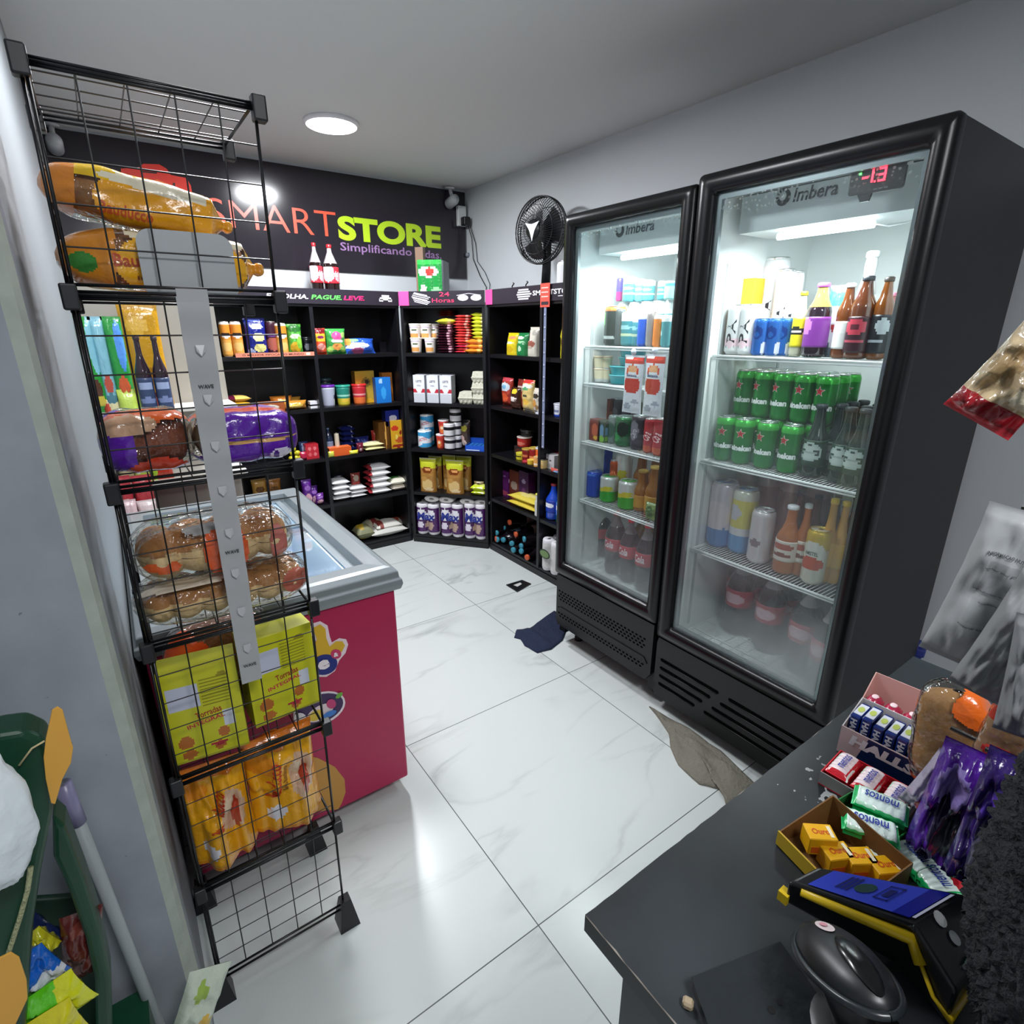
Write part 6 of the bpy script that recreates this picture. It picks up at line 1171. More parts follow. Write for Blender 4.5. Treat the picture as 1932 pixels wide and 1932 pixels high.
# top tier: two long yellow bread bags
onrack(loaf('bread_bag', .315, .10, .15, '9a6a3e', ((.55, .25, .32, .17, Y_), (.12, .5, .14, .5, 'd88a2a'), (.6, .40, .3, .05, 'ece0c0'), (.65, .62, .4, .1, Y_), (.1, .25, .06, .06, '3f8a3a'), (.95, .4, .08, .6, 'efa028'), (.5, .06, .5, .05, 'e8a020')), texts=(('Bauducco', .38, .27, .30, .2, 'c04a1c'), ('integral', .42, .19, .2, .08, '7a3a1c')), neck=True, seed=3), .098, 1.22, RZS[5], 'yellow and brown bread bag lying on the top tier of the rack, lower one', 'bread bag', .03)
o = onrack(loaf('bread_bag', .275, .085, .14, 'b08050', ((.62, .25, .36, .2, 'f2a81e'), (.3, .42, .25, .08, 'f0c428'), (.6, .37, .32, .035, 'efe6cc'), (.08, .3, .1, .4, 'e08a30'), (.93, .4, .1, .6, 'f0a828'), (.55, .6, .4, .12, Y_)), texts=(('Bauducco', .42, .2, .26, .2, 'c8501c'), ('tradicional', .44, .1, .2, .1, '7a3a1c')), neck=True, seed=8), .068, 1.235, RZS[5]+.098, 'yellow and orange bread bag on top of the other one, just under the rack top', 'bread bag', -.05); o.rotation_euler.y = math.radians(9)
# third tier from the top: purple and orange bread
PU = '5a1ca0'
onrack(loaf('bread_bag', .15, .115, .16, '7a3e24', ((.15, .3, .2, .3, PU), (.55, .12, .35, .09, 'c83a1e'), (.5, .46, .5, .08, 'd8602a'), (.3, .38, .3, .05, 'c8a080')), seed=5), .018, 1.22, RZS[4], 'clear bag of brown bread with purple and red print on the rack', 'bread bag')
onrack(loaf('bread_bag', .205, .105, .17, '9a8464', ((.62, .25, .5, .45, PU), (.5, .08, .6, .14, PU), (.5, .5, .5, .06, 'c8401c'), (.78, .17, .1, .045, 'e4dcf0'), (.735, .17, .03, .028, '4a1a86'), (.55, .27, .42, .012, 'd8a868')), seed=12), .176, 1.205, RZS[4], 'large shiny purple bread bag sticking out at the right of the rack', 'bread bag', -.06)
# fourth tier: two clear bags of rolls
onrack(loaf('roll_bag', .30, .115, .19, 'a8743e', ((.16, .25, .1, .035, 'cf5a28'), (.52, .28, .13, .16, 'd85a2a'), (.4, .42, .1, .03, '9a9a98'), (.85, .24, .06, .14, 'b86a60'), (.55, .1, .14, .03, 'd8602c')), texts=(('Artesano', .53, .27, .2, .2, 'f0dcc8', 80),), seed=2, lumps=4), .10, 1.22, RZS[3]+.088, 'clear bag of pale rolls with an orange label, upper one on the middle tier', 'bag of rolls', .03)
onrack(loaf('roll_bag', .33, .09, .18, 'a87848', ((.9, .3, .1, .1, 'a85a48'), (.3, .45, .3, .04, 'e8dcc8')), seed=9, lumps=6), .105, 1.21, RZS[3], 'crinkled clear bag of rolls underneath, lower one on the middle tier', 'bag of rolls', -.03)
# fifth tier: two yellow toast boxes, bread bag behind
YG = 'c9c81e'
tst = dict(bands=((.0, .03, 'a8a41a'),), blobs=((.27, .72, .2, .13, 'c4c8dc', 1), (.8, .38, .08, .09, 'd0d4e0', 1), (.2, .22, .1, .07, 'b86a28'), (.7, .24, .08, .06, 'b86a28'), (.22, .08, .1, .05, 'b86a28'), (.62, .1, .08, .05, 'b86a28'), (.8, .88, .08, .025, '9a9016'), (.62, .12, .12, .02, 'b02a3a')), nu=40, nv=44)
def toast(w, h, d):
    e = empty('toast_box'); o = carton('box_body', w, h, d, YG, texts=(('Torradas', .55, .5, .34, .07, 'a83a1c', 8), ('INTEGRAL', .5, .41, .5, .045, 'c82a44', 8)), side='a8a81a', top='b8b81c', **tst); o.parent = e
    g = G()
    for k in range(9): g.box((-w*.0+.0, -d/2-.0012, h*(.58+k*.035)), (w*.36, -d/2-.0004, h*(.588+k*.035)), M('8f8c18'))
    part('small_print', g, e); return e
onrack(toast(.142, .215, .07), .028, 1.185, RZS[2], 'lime yellow toast box on the left of the rack, standing lower', 'toast box', -.12)
onrack(toast(.148, .215, .07), .185, 1.21, RZS[2]+.012, 'lime yellow toast box on the right of the rack, standing a little higher', 'toast box', .1)
onrack(loaf('bread_bag', .24, .17, .1, '6e3c20', ((.15, .35, .15, .12, 'd8542a'), (.3, .28, .1, .1, 'e04a24'), (.1, .2, .1, .1, 'd8a02a')), seed=21), .09, 1.315, RZS[2]+.07, 'dark brown bread bag with an orange corner behind the toast boxes', 'bread bag')
put(carton('small_box', .2, .068, .08, '2a1c14', top='3a241a'), (.10, 1.315, RZS[2]+.005), 0, 'dark box under the brown bread behind the toast boxes', 'box')
# bottom loaded tier: yellow standing bread bags
def ybag(w, h, d, seed, txt):
    return pouch('panettone_bag', w, h, d, 'eeaa16', bands=((.9, 1, 'e07a18'), (0, .05, 'd88a14')), blobs=((.72, .55, .2, .22, 'd8b090'), (.75, .5, .07, .16, 'b8462a'), (.66, .62, .08, .07, 'e0c8a8'), (.3, .22, .12, .08, 'e4e2ea'), (.18, .8, .2, .1, 'e8901c')), texts=txt, seed=seed, nu=28, nv=30, wr=.5, crimp=.03, stand=True)
onrack(ybag(.135, .245, .11, 4, (('Bauducco', .5, .6, .6, .11, 'c83a1c', 80),)), .02, 1.20, RZS[1], 'yellow bread bag standing at the left of the lowest loaded tier', 'bread bag', -.1)
onrack(ybag(.165, .25, .11, 31, (('Bauducco', .3, .62, .62, .12, 'cc3a1c', 84), ('bolinho', .46, .62, .4, .05, '8a5a14', 84))), .162, 1.205, RZS[1]+.005, 'fuller yellow bread bag standing at the right of the lowest loaded tier', 'bread bag', .06)
# ================================================================ things on the floor
def rag(name, pts_, z, col, lab, cat, seed, amp, res=26):
    # a crumpled cloth: outline on the floor, folded heights
    c = Vector((sum(p[0] for p in pts_)/len(pts_), sum(p[1] for p in pts_)/len(pts_), 0)); n = len(pts_); P = []
    for i in range(n):
        for t in (0, .33, .66): a, b = pts_[i], pts_[(i+1) % n]; P.append(Vector((a[0]*(1-t)+b[0]*t, a[1]*(1-t)+b[1]*t, 0)))
    n = len(P); rings = 9; V = []; Fs = []
    for r in range(rings+1):
        f = r/rings
        for i, p in enumerate(P):
            q = c+(p-c)*f*(1+.04*noise.noise(Vector((i*.9, f*3, seed)))); h = amp*(abs(noise.noise(Vector((q.x*16, q.y*7, seed))))*1.6+.25)*(1-f**3*.8)
            V.append((q.x-c.x, q.y-c.y, .004+h))
    Fs = [(r*n+i, r*n+(i+1) % n, (r+1)*n+(i+1) % n, (r+1)*n+i) for r in range(rings) for i in range(n)]
    b = len(V); V += [(V[rings*n+i][0], V[rings*n+i][1], .001) for i in range(n)]; Fs += [(rings*n+i, rings*n+(i+1) % n, b+(i+1) % n, b+i) for i in range(n)]
    g = G(); g.add(V, Fs, M(col, .9, 'rough', bump=.6, scale=90), True); return put(part(name, g), (c.x, c.y, z), 0, lab, cat)
def F_(pts): return [tuple(onz(px, py, .012)[:2]) for px, py in pts]
rag('floor_cloth', F_([(970, 1200), (975, 1186), (1000, 1183), (1020, 1168), (1046, 1150), (1075, 1170), (1062, 1205), (1040, 1222), (1014, 1229), (990, 1215), (982, 1203)]), 0, '18233f', 'navy blue cloth crumpled on the floor at the foot of the left fridge', 'cloth', 3, .02)
rag('floor_cloth', F_([(1225, 1330), (1262, 1352), (1300, 1372), (1360, 1415), (1430, 1480), (1400, 1520), (1372, 1518), (1362, 1485), (1320, 1476), (1280, 1440), (1266, 1408), (1262, 1380), (1238, 1345)]), 0, '7a776b', 'grimy grey-brown cloth pushed under the front of the right fridge', 'cloth', 9, .035)
g = G(); p4 = [onz(px, py, .006) for px, py in ((955, 1103), (985, 1094), (1002, 1101), (976, 1116))]; c = sum(p4, Vector())/4
g.add([(p.x-c.x, p.y-c.y, .006) for p in p4]+[(p.x-c.x, p.y-c.y, 0) for p in p4], [(0, 1, 2, 3), (0, 4, 5, 1), (1, 5, 6, 2), (2, 6, 7, 3), (3, 7, 4, 0)], M('17181a', .35))
g.add([((p4[0]*(1-u)*(1-v)+p4[1]*u*(1-v)+p4[2]*u*v+p4[3]*(1-u)*v).x-c.x, (p4[0]*(1-u)*(1-v)+p4[1]*u*(1-v)+p4[2]*u*v+p4[3]*(1-u)*v).y-c.y, .0065) for u, v in ((.25, .3), (.7, .3), (.65, .55), (.3, .62))], [(0, 1, 2, 3)], M('c8c8c4', .4))
put(part('dropped_packet', g), (c.x, c.y, .0005), 0, 'small black packet lying on the floor in front of the right shelves', 'packet')
# ================================================================ goods and devices on the counter
ZC = .9
def tray(nm, x0, x1, y0, y1, h, outer, inner, rot=0, cut=1.0, lab='', extra=None, hx=None):
    """open card tray: walls only; -X wall height h*cut, +X wall hx"""
    e = empty(nm, lab, 'candy box', ((x0+x1)/2, (y0+y1)/2, ZC+.0005), math.radians(rot)); a, b = (x1-x0)/2, (y1-y0)/2; t = .0015; hx = hx or h
    g = G()
    def wall(pa, pb, pc, pd): g.add([pa, pb, pc, pd], [(0, 1, 2, 3)], outer)
    g.box((-a, -b, 0), (a, b, t), inner); g.box((-a, -b, t), (-a+t, b, h*cut), outer); g.box((a-t, -b, t), (a, b, hx), inner)
    for yy, s in ((-b, 1), (b-t, 1)): g.add([(-a+t, yy, t), (a-t, yy, t), (a-t, yy, hx), (-a+t, yy, h*cut), (-a+t, yy+t, t), (a-t, yy+t, t), (a-t, yy+t, hx), (-a+t, yy+t, h*cut)], [(0, 1, 2, 3), (7, 6, 5, 4), (2, 6, 7, 3), (0, 3, 7, 4), (1, 5, 6, 2)], outer if yy < 0 else inner)
    part('tray', g, e); 
    if extra: extra(e, a, b)
    return e, a, b
def faceX(x, z): return lambda u, v: (x, -u, z+v)       # lettering on a face that looks to -X
# pink box
PKM = M('c9a09a', .6)
e, a, b = tray('candy_box', .872, .935, .172, .283, .034, PKM, M('cf9f98', .6), 4, .7, 'open salmon pink candy box farthest along the counter, with crimson rolls', hx=.068)
for k in range(4):
    x, y = e.location.x-.006, e.location.y+.040-k*.026; o = G(); o.blob((0, 0, .024), (.0155, .0115, .012), M('a81f44', .25, coat=.5), n=14, k=8, bumpy=.15, seed=k); o.box((-.0135, -.0105, -.008), (.0135, .0105, .024), M('b02a4c', .3)); o.blob((0, 0, .035), (.007, .005, .0015), M('ead0d4', .4)); put(part('sweet_roll', o), (x, y, ZC+.011), math.radians(4), 'crimson wrapped sweet roll standing in the salmon pink box', 'sweet roll', 'crimson rolls')
# blue box with white inside
def hx(e, a, b):
    g = G(); g.text('HALLS', .085, .017, M('d3d9dd', .4), faceX(-a-.0008, .022), .06, .15); part('box_lettering', g, e)
    g = G(); g.prism([(-b, .0), (b*.55, .0), (b*.35, .044), (-b, .044)], lambda u, v, k: (-a-.0003-k*0, u, v), .0001, M('1b3f78', .3)); part('blue_print', g, e)
e, a, b = tray('candy_box', .788, .853, .157, .268, .050, M('c2b0b0', .55), M('c9c3c4', .55), 3, .9, 'open candy box lettered HALLS, filled with upright blue packs', hx, hx=.064)
bm_ = M('16307c', .25, coat=.5); wh = M('e4e8f4', .35)
pr = None
for k in range(7):
    x, y = e.location.x+.004, e.location.y+.0465-k*.0155
    if pr is None:
        g = G(); g.box((-.022, -.0068, 0), (.022, .0068, .056), bm_, bev=.0015); g.box((-.015, -.0055, .056), (.016, .0055, .0566), wh)
        g.text('HALLS', .0345, .0085, wh, lambda u, v: (-.0228, -v+.0045, .034-u), .05); g.prism([(.008*math.cos(t), .004*math.sin(t)) for t in [i*math.pi/5 for i in range(10)]], lambda u, v, q: (u, v, .0572), .0001, M('c8d86a', .4)); pr = put(part('cough_sweet_pack', g), (x, y, ZC+.003), math.radians(3), 'blue cough sweet pack in the lettered box', 'sweet pack', 'blue packs')
    else: o = dup(pr); o.location = (x, y, ZC+.003+random.uniform(-.001, .004))
    pr_last = 0
# red box
e, a, b = tray('candy_box', .702, .766, .152, .252, .020, M('7d7c7c', .5), M('c01e2c', .4), 3, 1, 'shallow red candy box with fruit sweet rolls, next to the green packs', hx=.021)
def mentos(L, w, h, base, stripe, txt='mentos', tc='23399a', flip=False, seed=1):
    g = G(); rnd = random.Random(seed)
    fn = spec(base, blobs=((.5, .45, .42, .33, stripe, 1), (.2, .88, .3, .08, 'e8f8ee'), (.75, .12, .2, .08, 'c8f0d8')), mk=film)
    def S(u, v):
        a = (v-.5)*math.pi*.98; cr = 0 if .06 < u < .94 else 1
        return ((u-.5)*L, -w/2*math.sin(a)*-1*(1.06 if cr else 1)*-1, (h*(.35+.65*abs(math.cos(a))**.6) if not cr else h*.45)+.0006*math.sin(u*40+seed))
    g.grid(S, 26, 16, fn); g.box((-L*.46, -w*.46, 0), (L*.46, w*.46, h*.38), film(base))
    g.text(txt, L*.6, w*.36, M(tc, .4), lambda x, y: (x, -w*.14+y-.0*h, h*1.03+.0012), .012, .1 if not flip else 0)
    return part('mint_roll', g)
for k in range(3):
    o = mentos(.052, .028, .017, 'cf2030', 'f0dde0', 'mentos', '2a3fa0', seed=k); put(o, (e.location.x, e.location.y+.033-k*.033, ZC+.012), math.radians(3), ['red fruit roll nearest the fridge in the red box', 'red fruit roll in the middle of the red box', 'red fruit roll at the near end of the red box'][k], 'sweet roll')
    if 0: pass
g = G()
# green packs
def gp(px0, py0, px1, py1, z, w, lab, seed, h=.018, rollx=0, flip=0, base='21b463'):
    p, q = onz(px0, py0, z), onz(px1, py1, z); c = (p+q)/2; L = (q-p).length; o = mentos(L, w, h, base, 'dff2ea', flip=flip, seed=seed); put(o, (c.x, c.y, z-h), math.atan2(q.y-p.y, q.x-p.x)+(math.pi if flip else 0), lab, 'sweet roll', rx=math.radians(rollx)); return o
e, a, b = tray('candy_box', .655, .695, .142, .212, .020, M('2f9a4a', .5), M('236a34', .6), -8, 1, 'shallow green candy box under the mint packs')
gp(1718, 1530, 1612, 1486, .941, .036, 'green mint pack lying highest, across the red box edge', 1, flip=0)
gp(1700, 1568, 1590, 1530, .939, .034, 'green mint pack lying in the shallow green box', 2)
gp(1688, 1640, 1655, 1590, .921, .034, 'green mint pack below the two upper ones', 3)
gp(1760, 1640, 1700, 1580, .920, .036, 'green mint pack in the middle of the spill', 4)
gp(1800, 1688, 1745, 1620, .920, .036, 'green mint pack beside the purple bags', 5)
gp(1865, 1745, 1790, 1680, .918, .03, 'green and white pack at the near end of the spill by the card terminal', 6)
g = G(); c = onz(1862, 1700, .91); g.box((-.05, -.018, 0), (.05, .018, .022), M('c4202a', .3, coat=.4), bev=.004); g.box((-.012, -.0185, .006), (.014, -.018, .018), M('e8dcd8')); put(part('sweet_box', g), (c.x+.02, c.y-.01, ZC+.0005), math.radians(-60), 'red sweet box under the purple bags', 'box')
# yellow box of little cartons
def yb(e, a, b): g = G(); g.box((-a-.0018, -b*.2, .002), (-a-.0002, b*1.0, .022), M('c8a82a', .45)); part('printed_flap', g, e)
e, a, b = tray('candy_box', .548, .632, .122, .222, .026, M('8a6232', .6), M('6e4a20', .7), -14, .8, 'torn brown card box with little yellow cartons behind the card terminal', yb, hx=.045)
for k, (px, py, z, r) in enumerate(((1545, 1582, .925, 20), (1580, 1607, .925, 32), (1622, 1622, .92, 26), (1668, 1645, .915, 30))):
    c = onz(px, py, z); g = G(); g.box((-.016, -.0115, 0), (.016, .0115, .024), M('e8ae14', .35), bev=.001); g.box((-.013, -.0118, .0035), (.004, -.0115, .012), M('d8641e')); g.text('Ouro', .02, .008, M('c8501c'), lambda u, v: (u, -.004+v, .0243), .03); g.box((.009, -.008, .0241), (.013, .008, .0244), M('ece4c8'))
    put(part('mint_carton', g), (c.x, c.y, ZC+.003 if k else ZC+.012), math.radians(r-60), ['little yellow carton on the left of the torn box', 'little yellow carton, second in the torn box', 'little yellow carton, third in the torn box', 'little yellow carton at the near end of the torn box'][k], 'carton')
# payment terminal
def terminal():
    Z = .962; T = [onz(px, py, Z) for px, py in ((1486, 1662), (1542, 1634), (1822, 1686), (1723, 1745))]; E2 = [onz(px, py, .945) for px, py in ((1870, 1778), (1806, 1878))]
    c = Vector((sum(p.x for p in T)/4, sum(p.y for p in T)/4, 0)); e = empty('card_terminal', 'black and yellow card payment terminal with a lit blue screen', 'card terminal', (c.x, c.y, ZC)); L0 = e.location
    R = lambda p: Vector(p)-L0
    g = G(); bk = M('111316', .3, coat=.2); t = [R(p) for p in T]; q = [R(p) for p in E2]
    lo = lambda p, z=.004, k=1.0: Vector((p.x*k, p.y*k, z))
    t0, t1, t2, t3 = t; q0, q1 = q
    V = [t0, t1, t2, t3, q0, q1, lo(t0, .032), lo(t1, .032), lo(t2), lo(t3), lo(q0), lo(q1)]
    g.add(V, [(3, 2, 1, 0), (5, 4, 2, 3), (0, 1, 7, 6), (1, 2, 8, 7), (2, 4, 10, 8), (4, 5, 11, 10), (5, 3, 9, 11), (3, 0, 6, 9), (6, 7, 8, 9), (9, 8, 10, 11)], bk)
    body = part('terminal_body', g, e, bevel=.004)
    n = (t1-t0).cross(t2-t1).normalized(); n = n if n.z > 0 else -n
    def Q(u, v, k=0): return (t0*(1-u)+t3*u)*(1-v)+(t1*(1-u)+t2*u)*v+n*k
    s = G(); s.add([Q(.14, .1, .0012), Q(.93, .1, .0012), Q(.93, .9, .0012), Q(.14, .9, .0012)], [(0, 1, 2, 3)], M('2b3aa4', .2, emit=.1)); s.add([Q(.80, .1, .0016), Q(.93, .1, .0016), Q(.93, .9, .0016), Q(.80, .9, .0016)], [(0, 1, 2, 3)], M('10187a', .2, emit=.05))
    dk = M('141a58', .3); 
    s.add([Q(.47+.07*math.cos(a), .5+.17*math.sin(a), .002) for a in [i*math.pi/9 for i in range(18)]], [tuple(range(18))], M('1c3a3a', .3))
    for k in range(3): s.add([Q(.30+k*.035, .28, .002), Q(.32+k*.035, .28, .002), Q(.32+k*.035, .78, .002), Q(.30+k*.035, .78, .002)], [(0, 1, 2, 3)], dk)
    for u0, u1, v0, v1 in ((.58, .59, .3, .75), (.68, .69, .3, .75), (.58, .69, .3, .33), (.58, .69, .72, .75), (.61, .66, .4, .65)): s.add([Q(u0, v0, .002), Q(u1, v0, .002), Q(u1, v1, .002), Q(u0, v1, .002)], [(0, 1, 2, 3)], dk)
    s.add([Q(.94, .12, .0016), Q(.965, .12, .0016), Q(.965, .88, .0016), Q(.94, .88, .0016)], [(0, 1, 2, 3)], M('b8bcd0', .3))
    part('screen', s, body, 'lit blue screen')
    yl = M('d4b41a', .35); y = G(); d3 = (t3-t0); dn = Vector((d3.y, -d3.x, 0)).normalized(); dn = dn if dn.dot(Vector((-1, -.4, 0))) > 0 else -dn
    y.tube([t0+d3*.12+dn*.001-Vector((0, 0, .007)), t0+d3*.5+dn*.002-Vector((0, 0, .010)), t3+dn*.002-Vector((0, 0, .014)), t3*.7+q1*.3+dn*.003-Vector((0, 0, .022))], [.004, .005, .0065, .006], yl, 8)
    y.tube([t3*.7+q1*.3+dn*.003-Vector((0, 0, .022)), t3*.35+q1*.65+dn*.003-Vector((0, 0, .032)), q1+dn*.002-Vector((0, 0, .030)), q1*.5+q0*.5-Vector((0, 0, .031))+(q1-t3).normalized()*.002], [.002, .002, .003, .0025], yl, 8); y.box(tuple(t0+Vector((-.002, -.004, -.030))), tuple(t0+Vector((.008, .006, -.018))), yl); part('yellow_trim', y, body, 'yellow rubber trim')
    m = G(); c4 = (t3+t2)/2*.6+(q0+q1)/2*.4; nn = (q1-t3).cross(q0-q1).normalized(); nn = nn if nn.z > 0 else -nn
    ax = (q1-t3).normalized(); ay = (t2-t3).normalized()
    for dx, dy, w_, h_, col in ((-.012, -.008, .007, .006, 'd8dcdc'), (.004, -.006, .006, .005, '9aa0a4'), (.022, .0, .004, .014, '7ab0a0'), (.018, .02, .008, .003, '8a9094')): m.prism([(w_*math.cos(a), h_*math.sin(a)) for a in [i*math.pi/6 for i in range(12)]], lambda u, v, k: c4+ax*(dx+u)+ay*(dy+v)+nn*(.003), .0001, M(col, .3))
    part('logo_print', m, body, 'pale printed marks')
terminal()
# barcode scanner on its stand
def scanner():
    c = dist(1605, 1822, .44); e = empty('barcode_scanner', 'black barcode scanner head on a stand at the bottom of the counter', 'scanner', (c.x, c.y, ZC)); z = c.z-ZC
    bk = M('15181a', .38); v0 = dist(1535, 1760, .46)-e.location; v1 = dist(1660, 1895, .405)-e.location; ax = (v1-v0); L = ax.length; ax.normalize(); zz = Vector((0, 0, 1)); sy = ax.cross(zz).normalized(); up = sy.cross(ax).normalized(); R = Matrix((ax, sy, up)).transposed(); ctr = (v0+v1)/2
    def B(nm, r, off, m, lab=None, k=20): g = G(); g.blob(ctr+R@Vector(off), r, m, R, 28, k); return part(nm, g, e, lab)
    B('scanner_shell', (L*.60, .030, .020), (0, 0, 0), bk)
    g = G(); n = 40; g.tube([ctr+R@Vector((L*.605*math.cos(a), .0315*math.sin(a), -.002)) for a in [i*2*math.pi/n for i in range(n+1)]], .0035, M('1d2226', .3), 8, False); part('shell_rim', g, e)
    def D(x, y): return ctr+R@Vector((x, y, .0203*math.sqrt(max(0, 1-(x/(L*.6))**2-(y/.03)**2))+.0006))
    g = G(); P = [D(-.022+.011*math.cos(a), .001+.0065*math.sin(a)) for a in [i*math.pi/8 for i in range(16)]]; g.add(P, [tuple(range(16))], M('c9bcbc', .4)); g.add([p+up*.0004 for p in [D(-.024+.004*math.cos(a), .001+.003*math.sin(a)) for a in [i*math.pi/5 for i in range(10)]]], [tuple(range(10))], M('c88a94', .4)); part('oval_label', g, e, 'pale oval label')
    g = G(); n = 22; P = [D(.022+.026*math.cos(a), .001+.010*math.sin(a)) for a in [i*2*math.pi/n for i in range(n)]]; c0 = D(.022, .001)-up*.009
    g.add(P+[c0+(p-c0)*.55-up*.001 for p in P]+[c0], [(i, (i+1) % n, n+(i+1) % n, n+i) for i in range(n)]+[(n+i, n+(i+1) % n, 2*n) for i in range(n)], M('0a0b0c', .2), True)
    g.v = [tuple(Vector(v)+up*.0095) if k >= n else tuple(Vector(v)+up*.001) for k, v in enumerate(g.v)]; part('trigger_recess', g, e)
    g = G(); p0 = ctr+R@Vector((.0, 0, -.01)); g.tube([p0, p0+Vector((.006, -.01, -(z)*.5)), (p0.x+.008, p0.y-.015, .02)], [.022, .016, .018], bk, 14); part('handle', g, e); g = G().lathe([(.05, 0), (.05, .008), (.03, .02), (0, .022)], 26, bk, (p0.x+.008, p0.y-.015, 0)); part('stand_base', g, e)
scanner()
# folded steel plate of a monitor arm on the counter
P3 = [onz(px, py, .917) for px, py in ((1305, 1843), (1472, 1776), (1640, 2010), (1362, 2010))]; c = sum(P3, Vector())/4
e = empty('steel_plate', 'black folded steel plate with round holes at the bottom edge of the counter', 'plate', (c.x, c.y, ZC)); g = G(); m = M('1b2024', .35, bump=.1, scale=60)
V = [(p.x-c.x, p.y-c.y, .017) for p in P3]+[(p.x-c.x, p.y-c.y, .0145) for p in P3]; g.add(V, [(3, 2, 1, 0), (0, 1, 5, 4), (1, 2, 6, 5), (2, 3, 7, 6), (3, 0, 4, 7), (4, 5, 6, 7)], m); part('plate', g, e)
a, b = V[0], V[3]; g = G(); g.add([(a[0]*.97, a[1]*.97, .0145), (b[0]*.97, b[1]*.97, .0145), (b[0]*.97, b[1]*.97, 0), (a[0]*.97, a[1]*.97, 0), (a[0]*.93, a[1]*.93, .0145), (b[0]*.93, b[1]*.93, .0145), (b[0]*.93, b[1]*.93, 0), (a[0]*.93, a[1]*.93, 0)], [(0, 1, 2, 3), (7, 6, 5, 4), (0, 3, 7, 4), (1, 5, 6, 2), (3, 2, 6, 7)], m); part('folded_edge', g, e)
for px, py, r in ((1455, 1905, .0032), (1470, 1892, .002)):
    p = onz(px, py, .9172); g = G(); g.prism([(r*math.cos(t), r*math.sin(t)) for t in [i*math.pi/8 for i in range(16)]], lambda u, v, k: (p.x-c.x+u, p.y-c.y+v, .0174+k), .0001, M('030303', .9)); part('hole', g, e)
p = onz(1298, 1893, .905); g = G(); g.box((-.004, -.005, 0), (.005, .005, .008), M('9a8a70', .6), bev=.002); put(part('foam_pad', g), (p.x, p.y, ZC+.0005), .5, 'small tan foam pad beside the steel plate', 'pad')
# ---------------------------------------------------------------- bags hanging from a hook rack at the right
def facing(o, px, py, d, h, roll=0, yaw=0, lab='', cat='', tilt=0):
    c = dist(px, py, d); rz = math.atan2(-c.x, c.y)+math.radians(yaw); o.rotation_euler = (math.radians(tilt), math.radians(roll), rz)
    R = (Matrix.Rotation(rz, 3, 'Z')@Matrix.Rotation(math.radians(roll), 3, 'Y')@Matrix.Rotation(math.radians(tilt), 3, 'X')); o.location = c-R@Vector((0, 0, h/2)); return tag(o, lab, cat)
def dp_(px, py, d): return (dist(px, py, d)-_C).dot(_fw)
def hb(nm, px, py, d, wp, hp, roll, lab, th=.03, **k):
    s = dp_(px, py, d)/F; w, h = wp*s, hp*s; o = pouch(nm, w, h, th, k.pop('base'), nu=k.pop('nu', 26), nv=k.pop('nv', 34), **k); return facing(o, px, py, d, h, roll, k.get('yaw', 0), lab, 'bag')
hb('crisp_bag', 1935, 700, .80, 130, 230, -152, 'crumpled tan and silver crisp bag with a red end, high at the right edge', base='b9a684', bands=((.80, .93, '8e1620'), (.93, 1, 'c02430'), (0, .06, 'b8bcc0')), blobs=((.35, .35, .3, .16, 'cdbb98'), (.75, .5, .2, .14, '9a8460'), (.2, .68, .2, .1, 'ddd2b4'), (.3, .15, .3, .08, '1a1e30')), th=.045, wr=.8, seed=4)
hb('snack_bag', 1880, 1120, .74, 140, 330, 8, 'silver-backed snack bag with small print, leftmost of the hanging grey bags', base='a0a3a5', mk=lambda q: M(q, .5), blobs=((.55, .60, .3, .1, '8f9294', 1), (.55, .40, .28, .07, '969a9c', 1), (.6, .2, .3, .04, '9a9da0', 1)), texts=(('INFORMACAO NUTRICIONAL', .5, .75, .6, .02, '3a3d40'), ('valor por porcao', .5, .66, .5, .016, '55585c'), ('ingredientes: milho, oleo', .5, .52, .55, .016, '55585c'), ('contem gluten', .55, .46, .4, .016, '55585c'), ('conservar em local seco', .5, .3, .5, .016, '55585c')), th=.04, wr=.3, seed=7)
hb('snack_bag', 1912, 1200, .70, 90, 290, 12, 'plain grey-backed snack bag in front of the printed one', base='85888a', mk=lambda q: M(q, .5), th=.05, wr=.3, seed=17)
hb('snack_bag', 1940, 1280, .66, 70, 250, -4, 'darker grey snack bag hanging at the right edge', base='7c7f82', mk=lambda q: M(q, .5), th=.04, wr=.3, seed=27)
def hl(nm, px, py, d, wp, hp, roll, lab, bread, prints, **k):
    s = dp_(px, py, d)/F; w, h = hp*s, wp*s; o = loaf(nm, w, h, h*.75, bread, prints, **k); c = dist(px, py, d); rz = math.atan2(-c.x, c.y); o.rotation_euler = (0, math.radians(roll), rz)
    R = (Matrix.Rotation(rz, 3, 'Z')@Matrix.Rotation(math.radians(roll), 3, 'Y')); o.location = c-R@Vector((0, 0, h/2)); return tag(o, lab, 'bread bag')
hl('bread_bag', 1790, 1392, .80, 120, 235, -95, 'clear bag of brown bread with orange print at the far end of the counter', '9a7448', ((.86, .12, .14, .16, 'd8641e'), (.5, .55, .35, .06, 'd86a2a'), (.1, .3, .06, .2, 'c8582a')), seed=14)
hl('bread_bag', 1905, 1405, .72, 100, 200, -85, 'second brown bread bag at the right edge with a round red badge', '93704e', ((.45, .3, .08, .09, 'c8382c'), (.85, .4, .1, .2, 'a83020')), seed=15)
PV = dict(base='4a1a8a', wr=.9)
hb('snack_bag', 1788, 1530, .70, 88, 300, -176, 'purple shiny bag hanging in front of the green packs, left of two', blobs=((.6, .25, .3, .16, '8a7ab8'), (.5, .5, .3, .14, '241a44'), (.3, .62, .25, .14, '3e4250'), (.7, .8, .3, .1, '3a1470')), th=.05, seed=33, **PV)
